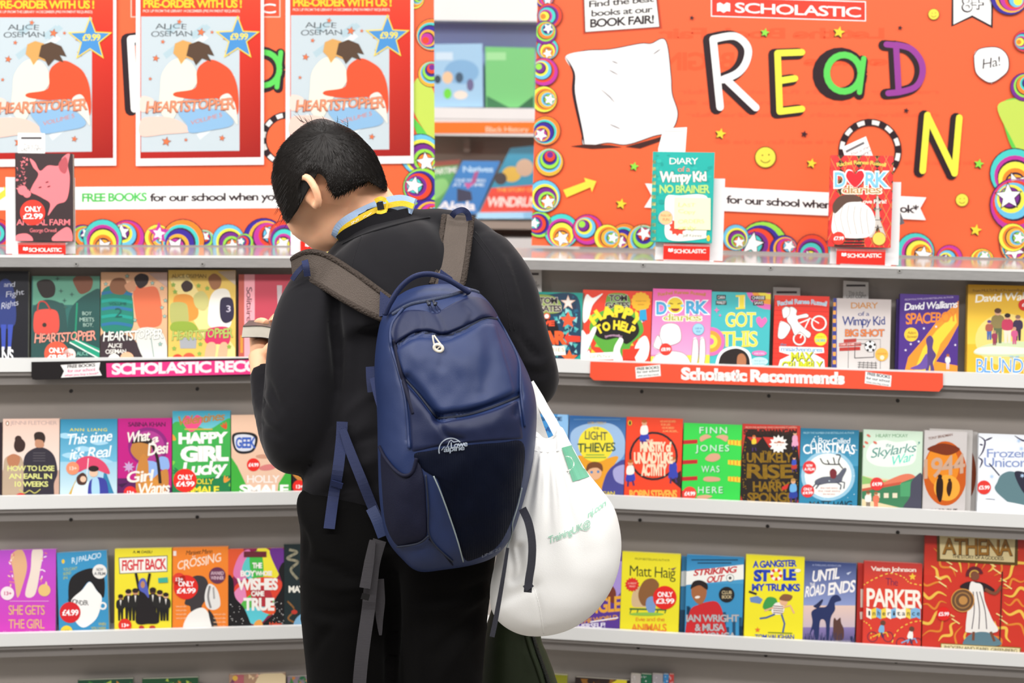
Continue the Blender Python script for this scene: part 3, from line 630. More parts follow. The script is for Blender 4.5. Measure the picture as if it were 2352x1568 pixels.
# ------------------------------------------------------------------ display stands on the top shelf with the book each one shows
def stand(bay, q, tagq, label, d=.012):
    """white plastic easel: back plate, side web, ledge, foot and a red label"""
    pl = bay.plane(d + .03, ZS[1], math.radians(7)); uv = pl.uv(np.array(q, float)); x0, x1, top = uv[:, 0].min(), uv[:, 0].max(), uv[:, 1].max(); up = pl.uy
    root = thing('book_stand', label, 'display stand', pl.xyz(np.array([((x0 + x1) / 2, 0)]))[0], 'white plastic book stands')
    P = pl.xyz(np.array([(x0, 0.0)]))[0]; mesh_ob('back_plate', *box_vf(P, pl.ux * (x1 - x0), up * top, -pl.n * .0025), MT['plastic'], root)
    mesh_ob('foot', *box_vf(bay.pt(x0 + .02, d, ZS[1]), bay.e * (x1 - x0 - .04), bay.n * .097, np.array([0, 0, .003])), MT['plastic'], root)
    mesh_ob('rear_prop', *box_vf(bay.pt((x0 + x1) / 2 - .02, d + .046, ZS[1] + .003), bay.e * .04, bay.n * .05, np.array([0, 0, .06])), MT['plastic'], root)
    tp = Plane(bay.pt(0, d, ZS[1] + .001), bay.e, np.array([0, 0, 1.0])); tv = tp.uv(np.array(tagq, float)); a0, a1, h = tv[:, 0].min(), tv[:, 0].max(), max(tv[:, 1].max(), .012)
    mesh_ob('ledge', *box_vf(bay.pt(a0, d, ZS[1] + h - .003), bay.e * (a1 - a0), bay.n * .03, np.array([0, 0, .003])), MT['plastic'], root)
    A = Art(tp, (9, 9)); A.size = None; xs = [p[0] for p in tagq]; ys = [p[1] for p in tagq]; yb = (max(ys) + min(ys)) / 2
    openbook(A, min(xs) + 11, yb - 5, 11); A.T('SCHOLASTIC', min(xs) + 24, max(xs) - 9, yb + 5, 9, '#ffe9e4', .03)
    V, Fc = box_vf(bay.pt(a0, d, ZS[1] + .001), bay.e * (a1 - a0), bay.n * .0015, np.array([0, 0, h])); V = np.array(V)
    art_mesh('label_plate', A, root, body=[(V, Fc, '#e42e22')])
    return h
def stand_book(bay, xl, xr, ytop, ybot, col, label, draw, t=.016, d=.012, hard=False, spine=None):
    L = math.radians(7); base = bay.plane(d + .012, 0, 0).uv(np.array([((xl + xr) / 2, ybot)]))[0][1]
    global ZS; old = ZS[2]; ZS[2] = base + .0150 - t * math.sin(L)
    r = book(bay, 2, xl, xr, ytop, col, label, draw, t, 7, spine, dback=d + .012 - .0145, hard=hard); ZS[2] = old; return r
STF = dict(zip('abcd', [[(14, 408), (172, 408), (172, 586), (14, 586)], [(1510, 410), (1660, 410), (1660, 588), (1510, 588)], [(1912, 418), (2064, 418), (2064, 598), (1912, 598)], [(668, 420), (735, 420), (735, 578), (668, 578)]]))
stand(BL, STF['a'], [(42, 558), (150, 558), (150, 588), (42, 588)], 'white book stand under the small black and pink book')
stand(BR, STF['b'], [(1524, 562), (1630, 562), (1630, 590), (1524, 590)], 'white book stand under the bright teal book below the pillow drawing')
stand(BR, STF['c'], [(1922, 572), (2033, 574), (2033, 600), (1922, 600)], 'white book stand under the red diamond-patterned book')
stand(BL, STF['d'], [(690, 550), (730, 550), (730, 578), (690, 578)], 'empty white book stand peeking out below the hanging black fringe')
def art_farm(B, a):
    pink = '#f07f86'; rs = random.Random(5)
    a.blob([(92, 392), (80, 372), (68, 364), (76, 384), (88, 400), (75, 425), (70, 440), (85, 448), (98, 455), (115, 468), (110, 495), (130, 470), (150, 462), (158, 440), (160, 405), (156, 380), (160, 352), (143, 362), (134, 380), (110, 380)], pink)
    a.blob([(135, 375), (150, 360), (156, 378), (150, 398), (138, 392)], '#b9525a')
    for i in range(34): a.lev -= .75; a.blob([(x0 + rs.uniform(-4, 4), y0 + rs.uniform(-4, 4)) for x0, y0 in [(lambda x, y: (x, y))(rs.uniform(38, 66), rs.uniform(360, 440))] for _ in range(5)], pink, 2)
    a.circ(52, 437, 11, pink); a.circ(62, 445, 9, pink); a.blob([(38, 540), (60, 536), (74, 545), (72, 556), (38, 556)], pink); a.blob([(120, 545), (150, 522), (164, 530), (164, 556), (128, 556)], pink)
    for x, y in ((108, 418), (112, 428), (92, 430)): a.ell(x, y, 4, 1.5, '#7b2e38', n=8, rot=-20)
    a.T('ANIMAL FARM', 38, 161, 517, 14, pink, .012); a.T('George Orwell', 68, 130, 533, 9, pink, .0); sticker(B, 75, 488, 29, ['ONLY', '£2.99'], '#ee3b2c')
stand_book(BL, 35, 168, 352, 557, '#3a2a2c', 'small black and pink splattered paperback on a white stand under a poster', art_farm)
def checks(a, x0, y0, x1, y1, w, h, c1, c2=None, line=None):
    j = 0; y = y0
    while y < y1:
        x = x0 - (w / 2 if j % 2 else 0)
        while x < x1 + w: a.lev += 0; a.poly([(x, y), (x + w / 2, y - h / 2), (x + w, y), (x + w / 2, y + h / 2)], c1, same=True); x += w
        y += h / 2; j += 2 if c2 is None else 1
        if c2 is not None: j += 1
def art_teal_diary(B, a):
    rs = random.Random(2)
    for i in range(70): a.lev -= .75; x, y = rs.uniform(1505, 1635), rs.uniform(352, 560); a.ell(x, y, rs.uniform(3, 7), rs.uniform(2, 5), '#0c9c92' if i % 2 else '#24b8aa', n=7)
    a.lev += 2; a.rect(1497, 345, 1507, 565, '#16a79b')
    for y in range(368, 560, 16): a.rect(1497, y, 1506, y + 8, '#e6e38a', same=True)
    a.T('DIARY', 1536, 1602, 377, 15, '#f4f7f0', .0); a.T('of a', 1556, 1584, 394, 12, '#f3937e', .0); a.T('Wimpy Kid', 1517, 1622, 416, 22, '#f5f7ec', .03, jit=.15, out=('#ee6d54', .012)); a.T('NO BRAINER', 1514, 1628, 443, 18, '#b9dc7a', .03, jit=.08)
    a.blob([(1530, 452), (1560, 449), (1622, 450), (1628, 500), (1622, 535), (1615, 548), (1535, 550), (1528, 500)], '#f1efe6'); a.circ(1529, 500, 17, '#8c9ad0'); a.circ(1529, 500, 16, '#f2c58c')
    a.T('FULL OF', 1518, 1541, 497, 5, '#b06a3a', .0); a.T('FUN', 1522, 1537, 507, 6, '#b06a3a', .0); a.star(1556, 522, 20, '#e5442f', .75, k=10); a.T('Jeff Kinney', 1568, 1612, 544, 7, '#9a9a8a', .0); a.ell(1627, 547, 4, 7, '#e8c43c')
stand_book(BR, 1497, 1639, 349, 560, '#14ada2', 'bright teal hardback with notebook rings on a white stand, yellow note on its front', art_teal_diary, hard=True)
def art_paris(B, a):
    for y in range(355, 560, 21): 
        for k, x in enumerate(range(1900, 2060, 21)):
            dark = ((y - 355) // 21 + 0) % 1 == 0
            a.poly([(x, y), (x + 10, y - 10.5), (x + 20, y), (x + 10, y + 10.5)], '#3a2418' if k % 2 else '#e23a34', same=not (k == 0))
    a.lev += 1
    for c in range(1880, 2100, 21): a.line([(c, 350), (c + 110, 570)], 1, '#c89a4a', same=True); a.lev += .2; a.line([(c + 80, 350), (c - 40, 590)], 1, '#c89a4a', same=True)
    a.T('Rachel Renee Russell', 1922, 2034, 383, 9, '#e9cf5a', .02, arc=6); a.T('D', 1914, 1942, 430, 36, '#ffffff', .07); a.T('D', 1915, 1941, 429, 34, '#82c4ea', .03); a.T('RK', 1984, 2036, 430, 36, '#ffffff', .07); a.T('RK', 1985, 2035, 429, 34, '#82c4ea', .03)
    for s, c in ((1.15, '#ffffff'), (1, '#e0202c')): a.blob([(1964, 428 + 2 * s), (1964 - 20 * s, 408), (1964 - 17 * s, 408 - 15 * s), (1964 - 7 * s, 408 - 15 * s), (1964, 400), (1964 + 7 * s, 408 - 15 * s), (1964 + 17 * s, 408 - 15 * s), (1964 + 20 * s, 408)], c)
    a.T('diaries', 1932, 2024, 445, 20, '#fff3e0', .05); a.T('diaries', 1933, 2023, 444, 19, '#b98a4a', .004); a.T('I Love Paris!', 1968, 2036, 467, 9, '#f6efe6', .015)
    # plain lattice tower and loose round shapes instead of the drawn girl
    a.poly([(2014, 450), (2017, 450), (2021, 505), (2036, 545), (2026, 545), (2016, 515), (2006, 545), (1996, 545), (2010, 505)], '#cfc6bd')
    for y in (480, 505, 522): a.line([(2006, y), (2026, y)], 2, '#7a706a')
    a.blob([(1918, 540), (1912, 500), (1925, 470), (1965, 460), (2000, 480), (2010, 515), (1990, 545)], '#f7f3ee'); [a.line([(1922 + 14 * j, 470 + 3 * abs(j - 2)), (1916 + 15 * j, 500), (1926 + 14 * j, 538)], 1.3, '#a39a96', True) for j in range(6)]; a.blob([(1913, 470), (1930, 450), (1965, 448), (1978, 462), (1945, 466), (1918, 490)], '#5c4236')
    for i in range(4): a.rect(1916, 548 + i * 7, 1985, 551.5 + i * 7, '#2a2222')
    a.circ(2019, 548, 16, '#b06a2c'); a.circ(2019, 548, 14.5, '#f5cf5e'); sticker(B, 1926, 547, 15, ['£7.99'], '#ee3b2c')
stand_book(BR, 1905, 2050, 357, 571, '#e23230', 'red and black diamond-patterned hardback with a white heart title on a stand', art_paris, hard=True)
# cards and notes
def last_copy(x0, x1, yb, yt):
    def D(a):
        a.rect(x0 + (x1 - x0) * .12, yt + (yb - yt) * .2, x1 - (x1 - x0) * .12, yt + (yb - yt) * .3, '#4b4648'); a.T('This is the', x0 + (x1 - x0) * .2, x1 - (x1 - x0) * .2, yt + (yb - yt) * .68, (yb - yt) * .16, '#5a5558', -.01); a.T('LAST COPY!', x0 + (x1 - x0) * .12, x1 - (x1 - x0) * .1, yt + (yb - yt) * .88, (yb - yt) * .18, '#3e3a3d', -.005)
    return D
def behind(bay, z, d, lean=7): return bay.plane(d, z, math.radians(lean))
pf = behind(BL, ZS[1], .0475); card(BL, pf, [(41, 305), (103, 306), (103, 380), (41, 380)], 'white last-copy card sticking up behind the small black and pink book', last_copy(41, 103, 353, 305), group='last-copy cards')
pf = behind(BR, ZS[1], .0485); card(BR, pf, [(1512, 340), (1524, 295), (1578, 292), (1572, 375), (1511, 375)], 'blank white slip sticking up behind the bright teal book on its stand', lambda a: (a.T('stock slip', 1527, 1566, 318, 8, '#cfcfcf', 0), a.rect(1526, 300, 1570, 303, '#c9c9c9')), group='last-copy cards')
def tilted(a): a.poly([(1942, 346), (1984, 325), (1986, 330), (1944, 351)], '#6a6668'); a.T('This is the', 1953, 1996, 360, 8, '#5a5558', -.01, y1=340); a.T('COPY!', 1962, 2000, 372, 9, '#5a5558', -.005, y1=352)
pf = behind(BR, ZS[1], .0485); card(BR, pf, [(1934, 338), (1989, 313), (2010, 372), (1950, 392)], 'tilted last-copy card behind the red diamond-patterned book', tilted, group='last-copy cards')
pf = behind(BR, ZS[1], .0495); card(BR, pf, [(2030, 492), (2066, 482), (2078, 513), (2046, 524), (2030, 500)], 'small grey slip peeking out beside the red diamond-patterned book', lambda a: [a.line([(2052, 493 + 5 * i), (2068, 489 + 5 * i)], 1.2, '#e8e8e8') for i in range(5)], bc='#6a666c', group='last-copy cards')
# the sticky note on the teal hardback
b_pl = BR.plane(.0158, ZS[1], math.radians(7))
def note(a):
    for t, y in (('LAST', 475), ('Copy', 490), ('ORDERS', 513), ('only', 527)): a.T(t, 1557, 1557 + 10 * len(t), y, 9, '#d3dc7a', -.005, jit=.3)
card(BR, b_pl, [(1550, 453), (1632, 455), (1632, 528), (1549, 525)], 'pale yellow sticky note on the front of the bright teal book', note, 'sticky_note', .0008, 'note', bc='#f6f6c4')
for q, bay, d, dr, lb in [([(1776, 659), (1838, 661), (1838, 720), (1776, 720)], BR, .060, last_copy(1776, 1838, 707, 659), 'last-copy card behind the red book with a white bicycle'),
                          ([(1937, 644), (1995, 648), (1995, 720), (1936, 720)], BR, .060, last_copy(1937, 1995, 690, 644), 'last-copy card behind the silvery book with a blue ringed spine'),
                          ([(1210, 616), (1244, 616), (1244, 720), (1210, 720)], BR, .060, last_copy(1190, 1244, 668, 616), 'last-copy card behind the teal book next to the black sleeve'),
                          ([(580, 632), (632, 634), (632, 720), (580, 720)], BL, .060, last_copy(580, 632, 690, 632), 'last-copy card behind the pink-spined book')]:
    card(bay, bay.plane(d, ZS[2], math.radians(5)), q, lb, dr, group='last-copy cards', bc='#d6d2d0')

# ------------------------------------------------------------------ shelf-edge strips
def strip_left(a):
    a.poly([(76, 832), (160, 831), (160, 869), (74, 871)], '#1c181a', same=False)
    a.poly([(139, 838), (230, 832), (227, 848), (234, 862), (140, 867), (147, 852)], '#fbf8f6'); a.T('FREE BOOKS', 154, 218, 845, 7, '#2a1d22', .02, y1=841); a.T('for our school', 155, 218, 855, 7, '#e05a92', .01, y1=851); a.T('when you buy a book*', 148, 226, 864, 5, '#e05a92', .01, y1=859)
    a.poly([(244, 834), (760, 822), (760, 855), (245, 866)], '#f53d8c'); a.T('SCHOLASTIC RECOMMENDS', 257, 752, 859, 24, '#fdf3f6', .045, y1=848)
pl = BL.plane(-.003, 0); card(BL, pl, [(72, 831), (770, 819), (770, 860), (300, 868), (80, 872), (72, 866)], 'black and pink shelf-edge strip lettered in white capitals', strip_left, 'shelf_strip', .001, 'shelf strip', 'print_', '#1c181a')
def strip_right(a):
    a.poly([(1459, 843), (1516, 837), (1518, 863), (1461, 869)], '#fbfaf7'); a.T('FREE BOOKS', 1462, 1513, 850, 6, '#3a4a3a', .02, y1=846); a.T('for our school', 1463, 1513, 857, 5.5, '#3a4a3a', .01, y1=853); a.T('when you buy a book', 1464, 1513, 865, 4, '#3a4a3a', 0, y1=861)
    a.poly([(1988, 853), (2048, 862), (2046, 888), (1986, 880)], '#fbfaf7'); a.T('FREE BOOKS', 1992, 2044, 861, 7, '#3a4a5a', .02, y1=869); a.T('for our school', 1990, 2043, 870, 6, '#3a4a5a', .01, y1=878); a.T('when you buy a book', 1989, 2042, 878, 4, '#3a4a5a', 0, y1=886)
    a.T('Scholastic Recommends', 1565, 1937, 870, 26, '#fff8f4', .055, y1=881)
pl = BR.plane(-.003, 0); card(BR, pl, [(1356, 830), (2166, 857), (2166, 888), (2157, 899), (1770, 886), (1364, 873), (1355, 865)], 'glossy orange-red shelf-edge strip lettered in white', strip_right, 'shelf_strip', .001, 'shelf strip', 'print_', '#f4593c')

# ------------------------------------------------------------------ the shop behind, seen through the gap between the boards
YB = 5.4
def bgp(px, py, y=YB): r = ray(px, py); return CAM + r * (y / r[1])
root = thing('bookcase', 'pale distant bookcase with an orange label rail, seen between the boards', 'bookcase', (bgp(1110, 500)[0], YB, 0))
def bslab(name, py0, py1, d0, d1, m, par=root, x0=880, x1=1330):
    z1, z0 = bgp(1110, py0)[2], bgp(1110, py1)[2]; X0, X1 = bgp(x0, py0)[0], bgp(x1, py0)[0]
    return mesh_ob(name, *box_vf((X0, YB + d0, z0), (X1 - X0, 0, 0), (0, d1 - d0, 0), (0, 0, z1 - z0)), MT[m] if isinstance(m, str) else m, par)
bluep = mat('slate_blue_panel', '#98a8d8', rough=.6); grp = mat('warm_grey_panel', '#a89a8e', rough=.6)
bslab('back_panel', 48, 262, .10, .13, bluep); bslab('back_panel', 262, 1100, .22, .25, grp); bslab('top_cap', -60, 49, -.02, .25, 'white')
s = bslab('shelf', 248, 275, -.02, .2, 'white'); bslab('shelf', 507, 524, -.03, .22, grp); bslab('plinth', 545, 640, -.05, .25, 'white')
u = bslab('upright', 318, 350, .15, .2, grp, x0=1062, x1=1076)
lr = Plane((0, YB - .022, 0), (1, 0, 0), (0, 0, 1)); A = Art(lr); A.T('Black History', 1114, 1213, 303, 13, '#fbd9bf', .0); A.T('8', 1225, 1236, 303, 13, '#fbd9bf', 0)
q = lr.uv(np.array([(880, 280), (1330, 280), (1330, 306), (880, 306)])); Vv = lr.xyz(q); 
art_mesh('label_rail', A, s, body=[(np.r_[Vv, lr.xyz(q, -.015)], [(3, 2, 1, 0), (0, 1, 5, 4), (2, 3, 7, 6)], '#f07c2c')])
bslab('label_holder', 274, 312, -.02, -.005, 'white', s)
def bbook(q, col, label, draw, y, tilt=.2, name='display_book', th=.01):
    pl = Plane((0, y, bgp(1110, 510, y)[2]), (1, 0, 0), (0, tilt, 1)); card(None, pl, q, label, draw, name, th, 'book', 'print_', col, 'books on the distant bookcase')
bbook([(940, 102), (1108, 100), (1110, 246), (940, 246)], '#9fc8e4', 'blurred pale blue book on the distant upper shelf', lambda a: (a.ell(1060, 165, 40, 28, '#7fb0d6'), a.ell(1028, 178, 12, 14, '#e8c49c'), a.ell(1055, 178, 9, 12, '#3c5a70'), a.ell(1005, 182, 8, 10, '#2c4a5a'), a.ell(1080, 195, 8, 14, '#6a6a90'), a.ell(1028, 215, 9, 12, '#6fd648'), a.ell(1058, 218, 16, 10, '#e9dccf'), a.rect(1000, 120, 1040, 138, '#c9dfee')), YB + .02, 0)
bbook([(1114, 107), (1229, 110), (1228, 247), (1116, 247)], '#76c77c', 'blurred green book on the distant upper shelf', lambda a: (a.poly([(1118, 220), (1170, 247), (1118, 247)], '#3b7a52'), a.poly([(1225, 220), (1226, 247), (1190, 247)], '#2f6a48'), a.rect(1117, 120, 1162, 138, '#9edb9c')), YB + .02, 0)
bbook([(985, 372), (1058, 366), (1010, 488), (970, 488)], '#5fae5e', 'leaning green book on the distant lower shelf', lambda a: (a.poly([(985, 372), (1058, 366), (1053, 378), (985, 384)], '#b8583c'), a.T('WARTIME', 985, 1050, 402, 14, '#e9ebe0', .02, y1=396), a.blob([(990, 420), (1020, 410), (1030, 430), (1005, 455), (985, 460)], '#8fd37c')), YB + .03)
def alicia(a): a.T('Natives', 1062, 1132, 395, 14, '#b9dcf5', .02); a.T('ONE WOMAN', 1045, 1115, 418, 8, '#d3e7f5', .01); a.T('AT A TIME', 1040, 1112, 428, 8, '#d3e7f5', .01); a.poly([(1090, 395), (1100, 392), (1092, 420), (1080, 426)], '#b0508a'); a.poly([(1050, 432), (1082, 440), (1085, 460), (1050, 464)], '#2b3350'); a.poly([(1066, 420), (1090, 420), (1074, 434)], '#d05a9a'); a.T('Akala', 1005, 1088, 482, 20, '#f4f4f8', .03, shear=.2)
bbook([(1063, 369), (1149, 370), (1096, 492), (1001, 487)], '#2e7fc6', 'leaning bright blue book on the distant lower shelf', alicia, YB + .0)
def windr(a): a.poly([(1128, 432), (1232, 424), (1232, 486), (1102, 488)], '#e8412a'); a.ell(1175, 400, 22, 18, '#d9b040'); a.ell(1205, 385, 20, 20, '#caa88c'); a.ell(1150, 410, 14, 14, '#3a3030'); a.T('THE STORY OF', 1140, 1226, 440, 9, '#f6b64a', .01); a.T('WINDRUSH', 1118, 1245, 474, 22, '#f7e3da', .03, shear=.15); a.poly([(1098, 488), (1232, 486), (1232, 502), (1092, 502)], '#8cc5ea')
bbook([(1172, 340), (1250, 332), (1250, 502), (1092, 502)], '#2a8fb0', 'leaning teal and red book on the distant lower shelf', windr, YB - .02)

# ------------------------------------------------------------------ upper shelf, bay with the posters
def fig(a, x, y, h, hair, top, low, skin='#d9a583', w=.3):
    """small simple figure, feet at y"""
    a.poly([(x - h * w * .3, y), (x - h * w * .36, y - h * .48), (x + h * w * .36, y - h * .48), (x + h * w * .3, y), (x + h * .02, y), (x, y - h * .34), (x - h * .02, y)], low)
    a.blob([(x - h * w * .45, y - h * .45), (x - h * w * .5, y - h * .72), (x, y - h * .8), (x + h * w * .5, y - h * .72), (x + h * w * .45, y - h * .45)], top); a.circ(x, y - h * .87, h * .095, skin, n=12); a.ell(x, y - h * .91, h * .1, h * .075, hair, n=12)
G2 = 'paperbacks on the upper shelf'
def a_l21(B, a):
    a.blob([(-5, 660), (15, 640), (32, 668), (34, 745), (-8, 745)], '#2c3a78'); a.poly([(2, 745), (14, 745), (12, 800), (4, 800)], '#3b4fae'); a.poly([(18, 745), (30, 745), (25, 800), (18, 800)], '#3b4fae')
    a.T('and', 8, 34, 658, 12, '#c4c6d2', -.006, jit=.2); a.T('Fight', 12, 54, 684, 14, '#c4c6d2', -.006, jit=.2, y1=676); a.T('Rights', 2, 42, 710, 15, '#c4c6d2', -.006, jit=.2, y1=700); a.rect(4, 796, 10, 804, '#e4e4ee'); a.rect(18, 796, 25, 804, '#e4e4ee')
    a.T('NS', 3, 30, 829, 27, '#f2f2f4', .02)
book(BL, 2, -60, 65, 622, '#14131c', 'near-black paperback with silvery handwriting and blue legs, first on the upper shelf', a_l21, group=G2)
def heart_title(a, x0, x1, y, c, dark='#333'): a.T('HEARTSTOPPER', x0, x1, y, 21, dark, .03, jit=.22, y1=y - 6, shear=.1); a.T('HEARTSTOPPER', x0, x1, y, 21, c, .01, jit=.22, y1=y - 6, shear=.1)
def a_l22(B, a):   # plain stand-ins: rounded shapes, a red pack shape
    a.poly([(76, 634), (229, 628), (229, 700), (75, 700)], '#5f9a82', )
    a.blob([(74, 720), (82, 700), (105, 688), (135, 694), (150, 712), (152, 830), (74, 830)], '#2b4f4c'); a.blob([(155, 760), (160, 715), (178, 690), (205, 672), (229, 664), (240, 700), (240, 830), (155, 830)], '#24504c')
    a.blob([(84, 652), (98, 642), (118, 644), (127, 660), (122, 680), (98, 682)], '#2a221f'); a.blob([(168, 640), (190, 630), (212, 640), (208, 665), (186, 675), (174, 660)], '#7a4a34')
    a.blob([(78, 725), (88, 712), (120, 710), (134, 722), (134, 760), (110, 768), (80, 764)], '#d94f42'); a.line([(86, 715), (90, 694), (104, 694), (116, 712)], 3, '#c23c34', True); a.circ(102, 746, 5, '#3a2f28')
    a.line([(177, 695), (172, 790)], 4, '#1f8a68'); a.poly([(158, 784), (229, 826), (229, 800), (180, 780)], '#1f9a78'); a.line([(160, 786), (229, 824)], 3, '#e9efe6'); a.line([(172, 780), (229, 808)], 3, '#e9efe6')
    for x, y in ((140, 668), (148, 690), (165, 676), (150, 705), (132, 640)): a.star(x, y, 6, '#3b5f55', .3, k=4)
    a.T('BOY', 188, 210, 724, 9, '#a9c6b8', 0, jit=.15); a.T('MEETS', 182, 216, 738, 9, '#a9c6b8', 0, jit=.15); a.T('BOY.', 190, 214, 750, 9, '#a9c6b8', 0, jit=.15); heart_title(a, 78, 218, 786, '#f1a08c', '#5b2a2c'); a.T('ALICE', 176, 202, 816, 9, '#7fc7b0', 0, jit=.1)
    sticker(B, 130, 812, 28, ['ONLY', '£8.99'], '#ee5a3f'); sticker(B, 160, 814, 14, ['13+'], '#f3ded6', '#d9463a', 'age_sticker')
book(BL, 2, 72, 229, 634, '#2f6660', 'dark teal paperback with a red rucksack shape and coral title', a_l22, group=G2, t=.02)
def a_l23(B, a):
    a.blob([(231, 690), (240, 662), (265, 655), (295, 665), (306, 700), (300, 760), (236, 760)], '#1f7f6c')
    for i, y in enumerate(range(670, 760, 18)): a.line([(233, y + 4), (265, y), (304, y + 6)], 7, '#1d9a8c' if i % 2 else '#2b6f9c', True)
    a.blob([(306, 665), (330, 660), (362, 664), (372, 735), (352, 752), (318, 748)], '#e2704a'); a.blob([(252, 655), (262, 640), (285, 640), (292, 660), (282, 676), (258, 672)], '#8a5a3c'); a.blob([(308, 640), (322, 628), (340, 634), (338, 652), (320, 662)], '#2a1a1a'); a.blob([(286, 655), (306, 645), (312, 664), (296, 670)], '#c98f6c')
    a.blob([(232, 770), (270, 765), (308, 780), (330, 830), (232, 832)], '#3d2e33'); a.blob([(312, 760), (370, 760), (384, 830), (335, 830)], '#dfe0d8'); a.line([(346, 770), (354, 826)], 2, '#8aa09c')
    for x, y in ((243, 652), (372, 662), (380, 690), (372, 706), (378, 726), (292, 634), (350, 650), (310, 735), (368, 790)): a.star(x, y, 6, '#4f6f6a'); a.star(x, y, 4.5, '#9cc0b4')
    a.T('2', 262, 280, 728, 22, '#1d5a56', -.01); a.T('VOLUME', 250, 290, 700, 6, '#1d5a56', 0); a.poly([(340, 627), (384, 625), (384, 660)], '#c8a89c'); heart_title(a, 236, 372, 782, '#fbf7ee', '#3d5a5a'); a.T('ALICE', 248, 280, 798, 10, '#fbf7ee', .01, jit=.2); a.T('OSEMAN', 242, 290, 812, 10, '#fbf7ee', .01, jit=.2)
    sticker(B, 262, 826, 14, [''], '#fbf7ee'); sticker(B, 292, 824, 16, [''], '#f3b690')
book(BL, 2, 231, 384, 625, '#eab58c', 'peach paperback with a teal striped shape and an orange checked shape', a_l23, group=G2, t=.02)
def a_l24(B, a):
    a.poly([(388, 640), (430, 630), (540, 800), (540, 830), (500, 830)], '#f2dc92', ); a.blob([(398, 690), (410, 676), (440, 680), (456, 715), (445, 735), (405, 735)], '#e2953c'); a.blob([(390, 705), (400, 694), (425, 696), (432, 712), (430, 745), (395, 745)], '#b5b468'); a.blob([(398, 740), (440, 740), (452, 760), (395, 760)], '#93ab3c')
    a.blob([(484, 680), (500, 664), (525, 668), (532, 710), (526, 752), (482, 750), (478, 715)], '#f1ece0'); a.blob([(506, 690), (520, 682), (535, 690), (536, 730), (518, 742), (506, 728)], '#2c2440'); a.T('3', 518, 530, 716, 15, '#d8d0e0', .0)
    a.blob([(416, 655), (428, 644), (442, 652), (440, 665), (424, 670)], '#3a2620'); a.blob([(478, 640), (492, 628), (508, 640), (504, 660), (488, 664)], '#a06a44'); a.blob([(476, 756), (524, 752), (526, 788), (500, 790), (472, 786)], '#d52f63'); a.poly([(412, 775), (452, 775), (450, 800), (414, 800)], '#a9abb0')
    a.blob([(476, 790), (495, 790), (490, 830), (470, 830)], '#e7b490'); a.blob([(506, 790), (522, 790), (518, 830), (500, 830)], '#e7b490'); a.blob([(445, 680), (465, 668), (480, 690), (470, 712), (450, 705)], '#c9c27a')
    for x, y in ((398, 654), (402, 670), (456, 656), (476, 662), (460, 790), (458, 812), (526, 796), (400, 800)): a.star(x, y, 6, '#8fae4c', .6)
    a.T('ALICE OSEMAN', 394, 474, 638, 9, '#8a6a2c', 0, jit=.2); a.poly([(500, 623), (541, 621), (541, 655)], '#cdb8a0'); heart_title(a, 394, 532, 780, '#b9c964', '#6c7a3c')
    sticker(B, 408, 826, 13, ['7+'], '#e2452f'); sticker(B, 434, 825, 15, ['£8.99'], '#ee5a3f')
book(BL, 2, 386, 541, 620, '#e7c25e', 'yellow paperback with a white shirt shape and a dark purple pack shape', a_l24, group=G2, t=.02)
def a_l25(B, a):
    a.rect(548, 628, 561, 850, '#c05a4c'); a.rect(561, 628, 585, 850, '#f5a9b2', same=True); a.poly([(552, 770), (558, 770), (558, 810), (552, 810)], '#d8963c'); a.poly([(636, 655), (648, 655), (645, 710), (638, 710)], '#c9b9bc')
    a.T('Solitaire', 566, 646, 658, 13, '#4a1f28', .0, jit=.12, down=True)
book(BL, 2, 548, 700, 630, '#c34456', 'rose-red book with a pale pink spine strip, beside the hands holding a book', a_l25, group=G2, t=.025)

# ------------------------------------------------------------------ upper shelf, other bay
def confetti(a, x0, y0, x1, y1, n, cols, s=6, seed=1):
    rs = random.Random(seed); l = a.lev
    for i in range(n):
        a.lev = l + i * .25; x, y, r = rs.uniform(x0, x1), rs.uniform(y0, y1), rs.uniform(s * .5, s * 1.3); th = rs.random() * 3
        a.poly([(x + r * math.cos(th + k * 2.1) * rs.uniform(.6, 1.2), y + r * math.sin(th + k * 2.1)) for k in range(3)], cols[i % len(cols)])
    a.lev = l + n * .25 + 1
def a_r21(B, a):
    a.blob([(1215, 690), (1260, 676), (1325, 680), (1334, 760), (1325, 820), (1215, 822)], '#1f3f5a'); confetti(a, 1230, 680, 1325, 820, 110, ['#2c8aa0', '#1c5f7c', '#56b6b0', '#24324a', '#8fcfd0'], 8)
    a.blob([(1222, 680), (1262, 678), (1286, 692), (1288, 715), (1260, 720), (1222, 712)], '#8aa04a'); a.T('TOM', 1238, 1280, 697, 14, '#e7d5d4', .07); a.T('TOM', 1238, 1280, 697, 14, '#1a1214', .03); a.T('GATES', 1234, 1288, 715, 14, '#e7d5d4', .07); a.T('GATES', 1234, 1288, 715, 14, '#1a1214', .03)
    a.star(1305, 695, 18, '#f0c8b4', .4); a.star(1305, 695, 13, '#e6e2da', .4); a.star(1305, 735, 20, '#ef5a34'); a.circ(1256, 726, 8, '#d05a34'); a.circ(1256, 726, 5, '#f6ede8')
    a.blob([(1240, 735), (1275, 738), (1280, 765), (1240, 770)], '#1a1214'); a.T('FIVE', 1228, 1272, 748, 12, '#f0502c', .05); a.T('STAR', 1208, 1296, 789, 28, '#f0602c', .06); a.poly([(1296, 775), (1306, 762), (1306, 770), (1333, 772), (1333, 785), (1306, 785), (1306, 793)], '#e8412c')
    a.poly([(1225, 792), (1297, 795), (1300, 815), (1225, 818)], '#f5f0e6'); a.T('STORIES', 1232, 1296, 807, 9, '#9a8a4a', -.01, gap=.1); a.star(1308, 822, 20, '#ef6a34')
